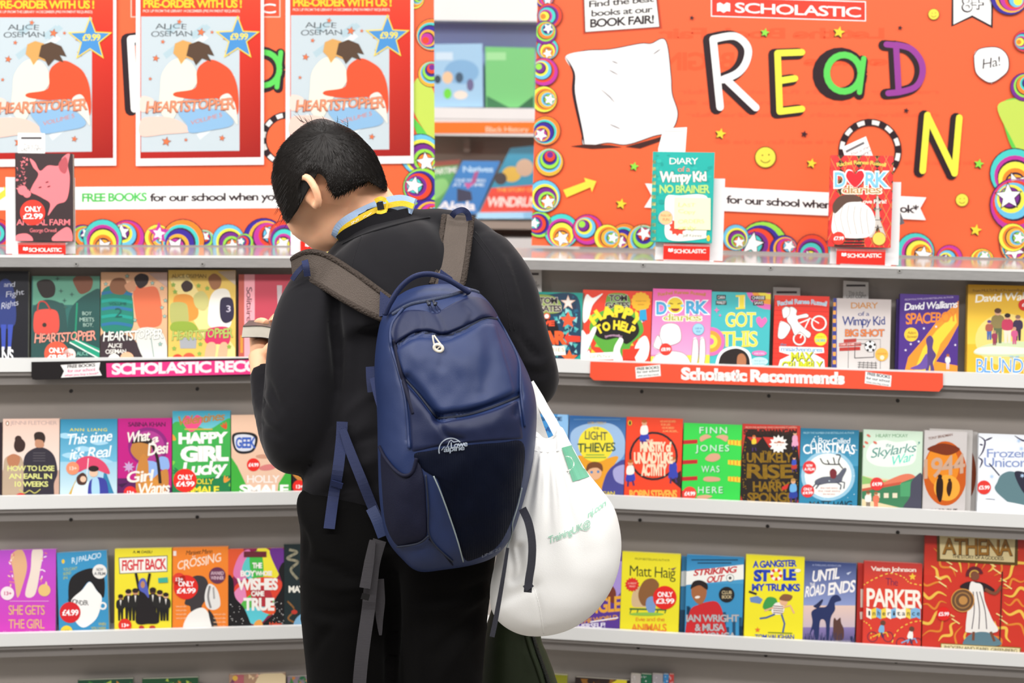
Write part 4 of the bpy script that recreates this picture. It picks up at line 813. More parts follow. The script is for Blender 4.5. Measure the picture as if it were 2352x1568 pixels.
book(BR, 2, 1212, 1340, 671, '#1d9c8e', 'teal paperback with crowded blue doodles and an orange star, next to the black sleeve', a_r21, group=G2)
def a_r22(B, a):
    confetti(a, 1345, 720, 1490, 822, 70, ['#3fa84a', '#2a7fc0', '#f2c63a', '#8fd04a', '#ffffff'], 8, 3); a.blob([(1355, 760), (1370, 722), (1412, 708), (1460, 720), (1478, 760), (1450, 790), (1440, 815), (1395, 815)], '#5aa63a'); a.blob([(1366, 765), (1378, 730), (1412, 716), (1454, 728), (1468, 762), (1440, 790), (1420, 776), (1390, 780)], '#17130f')
    a.blob([(1392, 688), (1402, 674), (1440, 676), (1448, 700), (1432, 710), (1396, 706)], '#6a9a3c'); a.T('TOM', 1399, 1440, 691, 14, '#f0dede', .06); a.T('TOM', 1399, 1440, 691, 14, '#17130f', .03); a.T('GATES', 1390, 1445, 707, 13, '#f0dede', .06); a.T('GATES', 1390, 1445, 707, 13, '#17130f', .03)
    a.star(1472, 693, 23, '#f3b52c', .9, k=14); a.T('INCREDIBLY FUNNY', 1460, 1485, 693, 3.5, '#a8741c', 0); a.T('SERIES', 1464, 1480, 701, 3.5, '#a8741c', 0)
    a.T('HAPPY', 1360, 1466, 750, 24, '#f5d92e', .06, arc=24, jit=.1); a.T('TO HELP', 1374, 1452, 768, 19, '#f5d92e', .055, arc=12, jit=.12); a.T('(eventually)', 1390, 1428, 776, 6, '#e9b9d8', .0, arc=4)
    for q in ([(1336, 760), (1350, 770), (1362, 752), (1370, 756), (1352, 800), (1340, 826), (1334, 826)], [(1340, 700), (1348, 676), (1362, 684), (1385, 674), (1362, 700), (1352, 730), (1340, 740)], [(1470, 778), (1484, 772), (1492, 796), (1484, 826), (1462, 830), (1458, 800)], [(1410, 800), (1420, 780), (1425, 775), (1432, 782), (1424, 805), (1430, 828), (1410, 828)]): a.blob(q, '#f7f4f0')
    a.poly([(1338, 812), (1408, 808), (1408, 825), (1336, 826)], '#fbf9f4'); a.T('Liz Pichon', 1354, 1405, 822, 9, '#7a9a6a', -.005, jit=.1); a.poly([(1470, 712), (1484, 710), (1486, 735), (1468, 735)], '#2a9fd0'); a.poly([(1430, 802), (1470, 800), (1455, 826), (1430, 824)], '#e23a22')
book(BR, 2, 1336, 1495, 667, '#e8432a', 'red paperback with big yellow lettering on a black arch and white doodle shapes', a_r22, group=G2)
def a_r23(B, a):
    a.vgrad(1490, 660, 1640, 815, '#ee5fb0', '#f7a6cf'); a.poly([(1490, 818), (1640, 814), (1640, 850), (1490, 850)], '#f2e146')
    a.T('Rachel Renee Russell', 1511, 1620, 680, 8, '#c9862c', .02, arc=5); a.T('D', 1505, 1531, 722, 30, '#ffffff', .07); a.T('D', 1506, 1530, 721, 28, '#4ea6d0', .04); a.T('RK', 1573, 1622, 720, 30, '#ffffff', .07); a.T('RK', 1574, 1621, 719, 28, '#4ea6d0', .04)
    a.circ(1551, 701, 20, '#ffffff'); a.circ(1551, 701, 18, '#f0d23a'); a.ell(1551, 708, 10, 7, '#8a2c2c', a0=0, a1=180); a.line([(1538, 696), (1546, 698)], 2, '#6a4a1c'); a.line([(1556, 698), (1564, 696)], 2, '#6a4a1c'); a.ell(1536, 702, 4, 3, '#8fd0f0'); a.ell(1567, 702, 4, 3, '#8fd0f0')
    a.T('diaries', 1521, 1611, 737, 17, '#fdf6e0', .05); a.T('diaries', 1522, 1610, 736, 16, '#b4b64a', .004)
    for q in ([(1515, 775), (1520, 750), (1540, 742), (1560, 750), (1564, 780), (1545, 792), (1525, 792)], [(1500, 795), (1510, 770), (1520, 785), (1515, 802)], [(1506, 815), (1540, 806), (1575, 815), (1582, 850), (1500, 850)], [(1592, 780), (1602, 780), (1604, 815), (1598, 840), (1588, 840)], [(1608, 780), (1618, 778), (1620, 815), (1615, 840), (1606, 838)]): a.blob(q, '#f3f0f0'); a.line(list(q) + [q[0]], 1.2, '#8a8488', True)
    a.circ(1604, 756, 14, '#4a8ab0'); a.circ(1604, 756, 13, '#9fd0ea'); a.T('OVER 1M', 1596, 1612, 756, 4, '#2c6a90', .0); a.T('SOLD', 1599, 1609, 763, 4, '#2c6a90', 0); sticker(B, 1529, 802, 14, ['£8.99'], '#ee3b2c')
book(BR, 2, 1497, 1632, 664, '#ee5fb0', 'bright pink paperback with a yellow laughing face in its title', a_r23, group=G2)
def a_r24(B, a):
    a.T('CARA', 1648, 1666, 687, 8, '#ffffff', .0) ; a.rect(1646, 677, 1667, 688, '#1a1a1c'); a.T('CARA', 1648, 1665, 686, 7, '#ffffff', .0); a.rect(1644, 690, 1669, 700, '#1a1a1c', same=True); a.T('MAILEY', 1646, 1667, 698, 7, '#ffffff', 0)
    for r, c in ((56, '#e56fb4'), (44, '#f2a03c'), (32, '#f2dc4a'), (20, '#e56fb4')): a.circ(1768, 655, r, c)
    a.rect(1725, 679, 1758, 689, '#1a1a1c'); a.T('CHRISSIE', 1727, 1756, 687, 7, '#ffffff', 0); a.rect(1730, 691, 1754, 701, '#1a1a1c', same=True); a.T('SAWS', 1732, 1752, 699, 7, '#ffffff', 0)
    Y = '#f3dc4a'; a.T('I', 1692, 1710, 708, 30, '#f6efd0', .03); a.T('I', 1692, 1710, 708, 30, Y, .01); a.line([(1690, 680), (1711, 679)], 4, Y); a.line([(1690, 708), (1711, 707)], 4, Y); a.T('GOT', 1665, 1734, 750, 33, '#f6efd0', .025, jit=.06); a.T('GOT', 1665, 1734, 750, 33, Y, .008, jit=.06); a.T('THIS', 1656, 1738, 795, 34, '#f6efd0', .025, jit=.06); a.T('THIS', 1656, 1738, 795, 34, Y, .008, jit=.06); a.line([(1703, 762), (1722, 761)], 3.5, Y); a.line([(1703, 795), (1722, 794)], 3.5, Y)
    for r, c in ((33, '#e56fb4'), (25, '#f2a03c'), (16, '#f2dc4a'), (8, '#e56fb4')): a.circ(1632, 784, r, c)
    a.blob([(1748, 752), (1738, 740), (1738, 730), (1745, 727), (1750, 733), (1757, 728), (1762, 735), (1758, 743)], '#ee6fb4'); a.star(1646, 712, 7, '#ee6fb4', .35, k=4); a.star(1654, 724, 4, '#ee6fb4', .35, k=4)
    a.blob([(1650, 850), (1646, 825), (1660, 803), (1690, 795), (1718, 805), (1726, 825), (1720, 850)], '#ffffff'); a.blob([(1656, 850), (1652, 826), (1664, 808), (1690, 800), (1712, 808), (1722, 828), (1714, 850)], '#231815'); a.blob([(1694, 818), (1706, 812), (1714, 825), (1710, 848), (1694, 848)], '#b5744e')
    a.ell(1744, 811, 17, 6, '#ee6fb4'); a.T('4 BOOKS', 1732, 1756, 814, 5, '#ffe6f2', .0); a.ell(1744, 830, 20, 10, '#bfe6ea'); a.T('feel-good', 1732, 1757, 830, 4.5, '#7a9aa0', 0); a.T('and funny', 1732, 1757, 837, 4.5, '#7a9aa0', 0)
book(BR, 2, 1632, 1768, 671, '#45b8bc', 'turquoise paperback with yellow capitals and a pink heart', a_r24, group=G2)
def a_r25(B, a):
    for y in range(690, 850, 11): a.line([(1776, y), (1903, y + 4)], 1, '#b8241a', same=y > 690)
    a.T('Rachel Renee Russell', 1786, 1898, 702, 11, '#e9f3f6', .035, y1=703, arc=5); a.T('Rachel Renee Russell', 1786, 1898, 702, 11, '#8fc0d8', .004, y1=703, arc=5)
    for x, y, r in ((1881, 742, 18), (1836, 778, 15)): a.ring(x, y, r - 2, r + 1, '#5a4a48'); a.ring(x, y, r - 3.5, r, '#f4f0ec')
    a.line([(1838, 776), (1860, 730), (1881, 742)], 3, '#f4f0ec'); a.line([(1860, 732), (1836, 742)], 3, '#f4f0ec')
    for q in ([(1790, 742), (1800, 738), (1816, 752), (1802, 776), (1787, 774)], [(1806, 712), (1818, 704), (1830, 712), (1830, 724), (1852, 720), (1856, 728), (1832, 734), (1846, 752), (1862, 765), (1856, 776), (1838, 762), (1826, 770), (1816, 748), (1808, 736)], [(1796, 712), (1804, 704), (1814, 708), (1812, 724), (1800, 730)]): a.blob(q, '#f4f0ec'); a.line(list(q) + [q[0]], 1, '#6a5a58', True)
    a.circ(1885, 779, 14.5, '#f0dc2c'); a.T('by the author of', 1876, 1894, 774, 3, '#5a8a2c', 0); a.T('DORK', 1873, 1897, 785, 7, '#5ab0d0', .02)
    a.poly([(1790, 795), (1892, 798), (1893, 810), (1868, 812), (1880, 818), (1893, 826), (1895, 850), (1785, 850), (1792, 826), (1815, 815), (1790, 808)], '#fbfaf6'); a.T('the', 1792, 1806, 794, 7, '#5a90b0', 0); a.T('misadventures', 1793, 1889, 806, 11, '#6aa0c8', .012, y1=808); a.T('MAX', 1816, 1866, 829, 20, '#1a1a14', .05); a.T('MAX', 1815, 1865, 828, 20, '#d8dc2c', .02); a.T('CRUMBLY', 1795, 1888, 850, 20, '#1a1a14', .05); a.T('CRUMBLY', 1794, 1887, 849, 20, '#d8dc2c', .02)
book(BR, 2, 1776, 1903, 679, '#e8382a', 'red ruled paperback with white bicycle wheels and a white title cloud', a_r25, group=G2, spine='#4a1418')
def a_r26(B, a):
    a.vgrad(1905, 680, 2060, 860, '#c9bdba', '#d9d4d0'); a.rect(1910, 680, 1922, 860, '#3a3f8a')
    for y in range(694, 860, 19): a.rect(1913, y, 1920, y + 9, '#eea44a', same=y > 694)
    a.T('DIARY', 1953, 2015, 708, 14, '#c98a4a', .01); a.T('of a', 1970, 1996, 725, 10, '#2c3a7c', .0); a.T('Wimpy Kid', 1935, 2033, 746, 20, '#2c3a7c', .01, jit=.14); a.T('BIG SHOT', 1940, 2030, 772, 16, '#5a4a6a', .05); a.T('BIG SHOT', 1940, 2030, 772, 16, '#e0803c', .02)
    for x0, x1, y in ((1938, 1967, 777), (1927, 1978, 786), (1928, 1976, 796)): a.poly([(x0, y + 2), (x1, y), (x1, y + 8), (x0, y + 10)], '#b8342c')
    a.T('OVER 250 MILLION', 1928, 1977, 794, 4.5, '#f1d9d2', .01, y1=791); a.line([(1948, 848), (1949, 780), (2022, 779), (2022, 848)], 1, '#6a6468'); a.line([(1963, 822), (1964, 790), (2008, 788), (2007, 820), (1963, 822)], 1.6, '#2a2628')
    a.circ(1999, 795, 13.5, '#2a2628'); a.circ(1999, 795, 12.5, '#f6f4f2'); a.star(1999, 796, 5, '#2a2628', .8)
    for j in range(5): a.circ(1999 + 10.5 * math.cos(j * 1.257 + .9), 795 + 10.5 * math.sin(j * 1.257 + .9), 3, '#2a2628', n=7)
    for i in range(5): a.line([(1975 + i * 9, 830), (1972 + i * 10, 850)], 1, '#3a3638'); a.line([(1970, 832 + 5 * i), (2014, 834 + 5 * i)], 1, '#3a3638')
    a.circ(2025, 814, 15, '#f2b54a'); a.T('GENUINE', 2014, 2036, 814, 4, '#c07a2c', 0); a.circ(2026, 821, 5, '#f4e4c8')
book(BR, 2, 1912, 2045, 686, '#cfc6c2', 'silvery grey hardback with a blue and orange ringed spine strip and a football', a_r26, group=G2, hard=True)
def a_r27(B, a):
    a.poly([(2078, 852), (2086, 820), (2120, 780), (2150, 740), (2202, 690), (2202, 745), (2178, 790), (2150, 830), (2202, 840), (2202, 860), (2078, 860)], '#f2952c'); a.poly([(2100, 852), (2120, 800), (2150, 760), (2195, 718), (2198, 740), (2160, 790), (2140, 850)], '#f6cf3a')
    a.T('FROM MULTI-MILLION BESTSELLING AUTHOR', 2078, 2190, 690, 4, '#c9b8dc', 0, y1=684); a.T('David Walliams', 2076, 2198, 712, 16, '#fdfbff', .02, jit=.1, shear=.15, y1=706); a.T('SPACEBOY', 2080, 2196, 744, 24, '#ef8a2c', .02, jit=.12, y1=738); a.circ(2093, 768, 16, '#f4c83c'); a.T('Adam', 2084, 2103, 767, 7, '#6a4a1c', 0, shear=.2); a.T('Stower', 2082, 2106, 776, 7, '#6a4a1c', 0, shear=.2)
    a.blob([(2130, 800), (2127, 780), (2136, 770), (2144, 780), (2142, 800), (2150, 815), (2143, 832), (2146, 850), (2138, 852), (2136, 838), (2132, 852), (2126, 850), (2128, 826)], '#57407c'); a.blob([(2128, 812), (2112, 835), (2090, 846), (2120, 848), (2130, 840)], '#6a4fa0'); fig(a, 2177, 848, 36, '#a85a2c', '#e9e2dc', '#d9d0d8')
    for x, y in ((2122, 754), (2150, 750), (2092, 790), (2080, 804), (2194, 792), (2110, 784)): a.star(x, y, 3.5, '#f3e9f6', .4)
book(BR, 2, 2065, 2201, 676, '#4d2b86', 'purple paperback with an orange comet streak', a_r27, group=G2)
book(BR, 2, 2057, 2190, 688, '#3c2270', 'second purple copy showing its dark edge behind the comet book', None, group=G2, dback=.019, t=.014)
def a_r28(B, a):
    a.vgrad(2222, 650, 2380, 790, '#e3a81c', '#f3d04a'); a.ell(2310, 780, 70, 60, '#f0d67a'); a.T('From MULTI-MILLION bestselling author', 2234, 2372, 670, 6, '#8a5a14', 0, y1=668); a.T('David Walliams', 2238, 2402, 694, 18, '#fdf6e4', .02, jit=.12, shear=.15, y1=686)
    a.blob([(2244, 800), (2290, 786), (2350, 784), (2380, 790), (2380, 818), (2250, 815)], '#cfdcae'); a.blob([(2245, 800), (2290, 795), (2360, 800), (2360, 812), (2250, 812)], '#efe9da')
    for x, y, h, hr, tp, lw in ((2292, 788, 82, '#5a3a28', '#8a7a4a', '#5f6a48'), (2314, 788, 70, '#2a1c18', '#c0395a', '#e8dcc8'), (2338, 782, 60, '#8a6a5a', '#3a2a48', '#3a2a3a'), (2272, 780, 46, '#5a4080', '#a85a4a', '#4a6aa8'), (2330, 790, 40, '#c9957a', '#d05a8a', '#d05a8a'), (2284, 792, 34, '#b88a6a', '#9a3a58', '#9a3a58')): fig(a, x, y, h, hr, tp, lw, w=.34)
    a.T('THE', 2318, 2340, 824, 7, '#8fc4ee', .01); a.T('BLUNDERS', 2240, 2400, 856, 34, '#fdfbf0', .03, jit=.2); a.T('BLUNDERS', 2240, 2400, 856, 34, '#5f9fe0', -.002, jit=.2); sticker(B, 2352, 700, 13, ['£8'], '#d9291f')
book(BR, 2, 2222, 2385, 655, '#ecbb2c', 'tall yellow hardback with a crowd of little figures, last on the upper shelf', a_r28, group=G2, hard=True, t=.026)

# ------------------------------------------------------------------ middle shelf
G3 = 'paperbacks on the middle shelf'
book(BL, 3, -60, 4, 970, '#2a1c24', 'sliver of a dark book at the very edge of the middle shelf', None, group=G3)
def a_l31(B, a):
    a.vgrad(0, 955, 140, 1150, '#e2bfae', '#f6e9e0'); a.poly([(2, 1080), (140, 1080), (140, 1150), (0, 1150)], '#cba694'); a.T('JENNI FLETCHER', 24, 130, 975, 9, '#b59a96', -.004); a.ell(17, 972, 4, 5.5, '#8a5a34'); a.ell(17, 972, 2, 4, '#f6e9e0')
    a.blob([(52, 1080), (58, 1045), (82, 1028), (106, 1030), (125, 1048), (132, 1085), (124, 1110), (118, 1150), (55, 1150), (50, 1120)], '#322d38'); a.blob([(78, 1000), (84, 992), (98, 993), (104, 1004), (100, 1018), (84, 1020)], '#31231f'); a.blob([(82, 1010), (98, 1012), (100, 1026), (82, 1026)], '#c08a6c')
    a.blob([(8, 1070), (16, 1048), (40, 1045), (52, 1056), (54, 1090), (48, 1150), (8, 1150)], '#b9a28a'); a.blob([(16, 1052), (30, 1042), (46, 1050), (40, 1070), (22, 1070)], '#b77a58'); a.blob([(32, 1026), (36, 1008), (48, 1006), (58, 1018), (54, 1034), (40, 1038)], '#3a2622'); a.circ(42, 1008, 8, '#3a2622')
    for t, y in (('HOW TO LOSE', 1081), ('AN EARL IN', 1099), ('10 WEEKS', 1117)): w = 52 * len(t) / 11 + 2; a.T(t, 70 - w, 70 + w, y, 12, '#dfe08a', .02)
    for i in range(4): a.line([(76, 1040 + 6 * i), (104, 1040 + 6 * i)], 1.5, '#5f5a60')
    a.line([(44, 1123), (56, 1132), (68, 1126), (80, 1132), (93, 1123)], 2, '#cfc86a', True); sticker(B, 48, 1148, 16, ['14+'], '#d9241f', nm='age_sticker')
book(BL, 3, 6, 136, 961, '#e6c6b5', 'pale pink paperback with a dark-suited man and a woman seen from behind', a_l31, group=G3)
def a_l32(B, a):
    a.vgrad(138, 955, 270, 1060, '#1f82a8', '#6fb8d8'); a.vgrad(135, 1060, 270, 1150, '#9ccbe2', '#cfe2e6', True)
    for i, (x, y) in enumerate(((150, 1000), (225, 1015), (160, 1045), (235, 1058), (190, 1030))): a.blob([(x - 18, y), (x, y - 6), (x + 24, y + 2), (x, y + 7)], '#a6d4ea')
    a.poly([(155, 1150), (200, 1085), (180, 1150)], '#7fae9a'); a.poly([(150, 1150), (175, 1100), (165, 1150)], '#d0a84a'); a.poly([(230, 1150), (240, 1075), (268, 1150)], '#2f7fa8'); a.T('ANN LIANG', 160, 246, 990, 7, '#e4d84a', .01, gap=.15)
    a.T('This time', 150, 255, 1022, 25, '#e9f4f8', .01, shear=.2, jit=.06, y1=1012); a.T("it's Real", 158, 252, 1056, 26, '#e9f4f8', .01, shear=.2, jit=.06, y1=1048)
    a.blob([(166, 1078), (180, 1054), (210, 1047), (240, 1062), (252, 1088), (225, 1080), (200, 1076), (180, 1084)], '#d8466a'); a.line([(203, 1052), (197, 1120)], 2, '#f0e6e8'); a.blob([(170, 1115), (180, 1106), (206, 1108), (208, 1150), (166, 1150)], '#d9ecf2'); a.blob([(176, 1096), (190, 1085), (200, 1096), (196, 1112), (180, 1112)], '#4a2e26'); a.circ(191, 1100, 7, '#eac0a4')
    a.blob([(204, 1110), (220, 1096), (244, 1104), (246, 1150), (206, 1150)], '#3b3f9a'); a.blob([(212, 1100), (226, 1100), (228, 1140), (212, 1140)], '#a9d0ec'); a.circ(215, 1085, 10, '#eac0a4'); a.ell(215, 1076, 12, 7, '#2a1c1c'); sticker(B, 167, 1075, 15, ['13+'], '#f0906a', '#f9d9cc', 'age_sticker')
book(BL, 3, 138, 269, 962, '#2f8fb8', 'blue paperback with a couple under a crimson umbrella', a_l32, group=G3)
def a_l33(B, a):
    a.T('SABINA KHAN', 294, 380, 979, 10, '#5a0a48', .02)
    a.ell(340, 1025, 46, 44, '#8a1f78'); a.ell(340, 1025, 38, 36, '#b03a90'); a.poly([(270, 1098), (300, 1098), (300, 1104), (400, 1120), (400, 1150), (270, 1150)], '#5a1a5a'); a.poly([(270, 1112), (295, 1108), (280, 1120)], '#3a1040')
    a.blob([(300, 1030), (312, 1010), (340, 1005), (348, 1025), (342, 1050), (322, 1058), (306, 1046)], '#c0803c'); a.blob([(302, 1018), (315, 1003), (345, 1005), (356, 1030), (340, 1020), (320, 1016)], '#2a1c18'); a.blob([(312, 1085), (318, 1062), (345, 1058), (362, 1066), (366, 1100), (345, 1120), (318, 1116)], '#8fb0e6'); a.blob([(366, 1050), (385, 1052), (388, 1076), (368, 1076)], '#8fb0e6')
    a.blob([(318, 1060), (330, 1042), (340, 1060), (345, 1100), (372, 1080), (386, 1082), (380, 1130), (320, 1140), (312, 1100)], '#c9843c'); a.blob([(330, 1108), (360, 1100), (366, 1140), (330, 1145)], '#d68f3a'); a.line([(350, 1020), (362, 1055), (368, 1110)], 7, '#2a1c18', True)
    for x, y, t, w, h in ((290, 1016, 'What', 52, 24), (348, 1019, 'a', 14, 18), (338, 1045, 'Desi', 46, 27), (288, 1108, 'Girl', 62, 26), (316, 1136, 'Wants', 72, 26)): a.T(t, x, x + w, y, h, '#f3ece2', .02, shear=.1, jit=.12, y1=y - 5)
    a.star(296, 1072, 14, '#c9a0d0', .5, k=8); sticker(B, 299, 1131, 15, ['13+'], '#e02a2c', nm='age_sticker')
book(BL, 3, 270, 394, 960, '#bf1880', 'magenta paperback with a girl in a light blue top and white script', a_l33, group=G3)
def leafs(a, pts, cols, r=14):
    for i, (x, y, an) in enumerate(pts):
        for k in (-25, 0, 25): th = math.radians(an + k); a.lev += .1; a.ell(x + r * .6 * math.cos(th), y + r * .6 * math.sin(th), r * .6, r * .16, cols[i % len(cols)], rot=an + k, n=10, same=True)
    a.lev += 1
def a_l34(B, a):
    a.vgrad(394, 940, 540, 985, '#2f9fc0', '#6fc4cc'); a.blob([(392, 985), (430, 972), (480, 985), (540, 968), (542, 1145), (392, 1145)], '#3fae4e'); a.poly([(392, 1105), (542, 1090), (542, 1145), (392, 1145)], '#1f8048')
    leafs(a, [(404, 1010, 210), (402, 1060, 160), (412, 1085, 200), (530, 1000, -30), (528, 1050, 10), (515, 1108, -60), (525, 1115, -20), (500, 1125, -100), (520, 985, -120)], ['#f09a3a', '#7fcf4a', '#1f7a4a', '#d9542c', '#56b648'])
    for s, c in ((1, '#ee4f86'),): a.blob([(439, 992), (420, 970), (424, 957), (434, 955), (441, 962), (452, 953), (464, 960), (460, 975)], c)
    a.T('Valentines', 406, 514, 976, 20, '#b5843c', .015, shear=.2, jit=.1, y1=964); a.rect(424, 984, 488, 987, '#d9b04a'); a.T('HAPPY', 409, 517, 1018, 24, '#fdfbf6', .05, y1=1016); a.T('GIRL', 415, 519, 1058, 32, '#fdfbf6', .06, y1=1056); a.T('Lucky', 416, 515, 1092, 30, '#fdfbf6', .03, shear=.15, y1=1086)
    a.T('HOLLY', 438, 489, 1111, 12, '#e6d63a', .02); a.T('SMALE', 430, 502, 1132, 16, '#f0e23a', .03); a.rect(420, 1136, 505, 1139, '#9fd08a'); sticker(B, 425, 1103, 27, ['ONLY', '£4.99'])
book(BL, 3, 396, 529, 943, '#2f9fc0', 'green and blue jungle-leaf paperback with a pink heart, tallest of its row', a_l34, group=G3, t=.02)
def a_l35(B, a):
    a.blob([(525, 965), (560, 945), (640, 945), (670, 1000), (650, 1090), (610, 1140), (570, 1110), (540, 1060)], '#ecc4a8'); a.poly([(530, 1048), (545, 1070), (580, 1145), (530, 1145)], '#3fae3c'); a.poly([(672, 1060), (640, 1110), (636, 1145), (672, 1145)], '#3fae3c')
    a.blob([(533, 1012), (536, 996), (560, 992), (585, 996), (592, 1010), (582, 1036), (556, 1042), (540, 1034)], '#17181e'); a.blob([(538, 1012), (541, 1000), (560, 997), (580, 1001), (586, 1012), (578, 1032), (556, 1036), (543, 1030)], '#d9dce6'); a.T('GEEK', 541, 585, 1028, 24, '#2f5ab8', .03); a.ell(605, 1048, 18, 5, '#cf9a80'); a.ell(615, 1073, 20, 7, '#d97f7c', rot=-8)
    a.T('HOLLY', 566, 640, 1108, 17, '#f6ece4', .02); a.T('SMALE', 550, 660, 1133, 20, '#fdfaf4', .04); sticker(B, 582, 1067, 15, ['£4.99'])
book(BL, 3, 531, 668, 952, '#eac2a6', 'paperback with a close-up face in blue lettered glasses, beside the elbow', a_l35, group=G3)
def a_l36(B, a): a.poly([(672, 1090), (700, 1070), (700, 1120)], '#c9843c'); sticker(B, 687, 1117, 15, ['13+'], '#e8291f', nm='age_sticker')
book(BL, 3, 671, 800, 960, '#241a1c', 'dark paperback with a red age dot, half hidden by the black sweatshirt', a_l36, group=G3)

def a_r30(B, a):
    a.blob([(1280, 955), (1303, 950), (1310, 1140), (1270, 1140), (1275, 1000)], '#8fc0ea'); a.T('ARNATIE', 1228, 1290, 966, 9, '#1d3f6a', .03); a.T('LEATLE', 1234, 1292, 992, 12, '#27468a', .02, jit=.3)
book(BR, 3, 1200, 1303, 950, '#4a94d0', 'light blue paperback half hidden behind the white tote straps', a_r30, group=G3)
def a_r31(B, a):
    a.vgrad(1300, 955, 1440, 1060, '#2a5f9a', '#6f9ad0'); a.blob([(1310, 1000), (1340, 975), (1400, 972), (1430, 995), (1435, 1040), (1400, 1070), (1330, 1060)], '#9dbde0'); a.blob([(1325, 1050), (1370, 1058), (1420, 1048), (1400, 1090), (1410, 1145), (1330, 1145)], '#eba22f'); a.blob([(1390, 1095), (1410, 1068), (1440, 1060), (1440, 1145), (1385, 1140)], '#4b4a92'); a.blob([(1408, 1080), (1425, 1068), (1440, 1072), (1440, 1110), (1415, 1105)], '#a9a6d6')
    a.circ(1369, 1020, 41, '#f2df3f'); a.T('THE', 1362, 1376, 986, 5, '#1d3f4a', 0); a.T('LIGHT', 1342, 1394, 1009, 20, '#1d3a4a', .005, jit=.1, y1=1011); a.T('THIEVES', 1326, 1413, 1039, 21, '#1d4a3a', .01, jit=.1, y1=1036); a.rect(1346, 1043, 1388, 1045.5, '#7fae4a'); a.rect(1342, 1049, 1392, 1051.5, '#7fae4a', same=True); a.T('LORI CREELY', 1350, 1392, 974, 6, '#c9a83c', 0); a.rect(1318, 962, 1425, 964, '#5a86b4')
    a.circ(1365, 1085, 17, '#e9b48c'); a.blob([(1346, 1084), (1350, 1066), (1366, 1060), (1382, 1066), (1384, 1082), (1372, 1074), (1356, 1076)], '#7a4a2c'); a.circ(1359, 1084, 3, '#4a86c0'); a.circ(1374, 1083, 3, '#4a86c0'); a.T('COGGAN', 1352, 1412, 1137, 9, '#e6cf3a', .02)
book(BR, 3, 1305, 1435, 956, '#3a6cae', 'blue paperback with a yellow sun disc and a small boy', a_r31, group=G3)
def kid(a, x, y, s=1, top='#f4efe8', low='#3a45b0', hair='#c0622c'):
    a.blob([(x - 7 * s, y + 10 * s), (x + 7 * s, y + 8 * s), (x + 10 * s, y + 26 * s), (x - 10 * s, y + 28 * s)], low); a.blob([(x - 7 * s, y - 6 * s), (x + 6 * s, y - 8 * s), (x + 8 * s, y + 10 * s), (x - 8 * s, y + 12 * s)], top); a.circ(x, y - 14 * s, 6 * s, '#e0aa84'); a.ell(x, y - 18 * s, 6 * s, 4 * s, hair); a.line([(x - 5 * s, y + 26 * s), (x - 6 * s, y + 40 * s)], 4 * s, '#4a2f6a'); a.line([(x + 5 * s, y + 26 * s), (x + 8 * s, y + 38 * s)], 4 * s, '#4a2f6a')
def a_r32(B, a):
    a.ring(1501, 1047, 51, 56, '#2c2226'); a.poly([(1538, 1100), (1564, 1122), (1564, 1080)], '#332428'); kid(a, 1480, 985, 1); kid(a, 1448, 1077, 1); kid(a, 1546, 1070, 1, '#3a45b0', '#3a45b0')
    a.T('THE', 1484, 1500, 1016, 7, '#f9d9b8', .03); W = '#fbe0c0'; a.T('MINISTRY of', 1470, 1540, 1036, 21, W, .05); a.T('UNLADYLIKE', 1456, 1544, 1063, 24, W, .05); a.T('ACTIVITY', 1474, 1530, 1091, 25, W, .05)
    for i, (t, w) in enumerate((('WE HAVE ESCAPED', 30), ('FOR LIFE', 18), ('WE PROMISED', 24), ('A MURDER...', 30))): a.T(t, 1516 + i * 2, 1516 + i * 2 + w * 1.2, 970 + i * 7.5, 5, '#f6a86a', .01)
    a.T('ROBIN STEVENS', 1445, 1554, 1143, 18, '#f6b04a', .04); a.ell(1447, 971, 4.5, 6, '#e6c43a'); a.ell(1447, 971, 2.5, 4.5, '#2a2a2a')
book(BR, 3, 1436, 1566, 959, '#ee4727', 'orange-red paperback with a black ring and children in blue', a_r32, group=G3)
def arm(a, y, x0, x1, c, sk, stripes=False, flip=False):
    a.poly([(x0, y + 4), (x1, y), (x1, y + 9), (x0, y + 13)], c)
    if stripes:
        for i in range(5): xx = x0 + (x1 - x0) * (i + .3) / 5; a.poly([(xx, y + 2), (xx + 3.5, y + 2), (xx + 3.5, y + 12), (xx, y + 12)], '#e0902a')
def a_r33(B, a):
    for t, y, x0, x1 in (('FINN', 996, 1606, 1671), ('JONES', 1037, 1600, 1675), ('WAS', 1085, 1612, 1653), ('HERE', 1133, 1603, 1660)): a.T(t, x0, x1, y, 15, '#2f7a48', .02, gap=.18); a.T(t, x0 - 1, x1 - 1, y - 1, 15, '#c9ead0', .008, gap=.18)
    for y in (1010, 1056, 1094):
        a.poly([(1566, y + 1), (1602, y - 1), (1602, y + 8), (1566, y + 10)], '#c2262c'); a.poly([(1672, y), (1702, y + 2), (1702, y + 14), (1672, y + 10)], '#ecd03a')
        for i in range(4): a.poly([(1676 + i * 8, y), (1679 + i * 8, y), (1679 + i * 8, y + 12), (1676 + i * 8, y + 11)], '#e8962c', same=i > 0)
    for q in ([(1608, 1004), (1622, 997), (1634, 1003), (1622, 1008), (1610, 1014)], [(1672, 1002), (1658, 998), (1644, 1003), (1656, 1008), (1668, 1014)], [(1620, 1052), (1632, 1042), (1650, 1042), (1654, 1052), (1640, 1060), (1624, 1058)], [(1618, 1096), (1632, 1094), (1652, 1097), (1652, 1104), (1630, 1106), (1616, 1103)], [(1600, 1140), (1622, 1136), (1636, 1140), (1612, 1147)]): a.blob(q, '#d9a484')
    a.poly([(1566, 1126), (1580, 1128), (1580, 1146), (1566, 1144)], '#c2262c'); sticker(B, 1584, 1133, 16, ['£4.99'], '#e8453a')
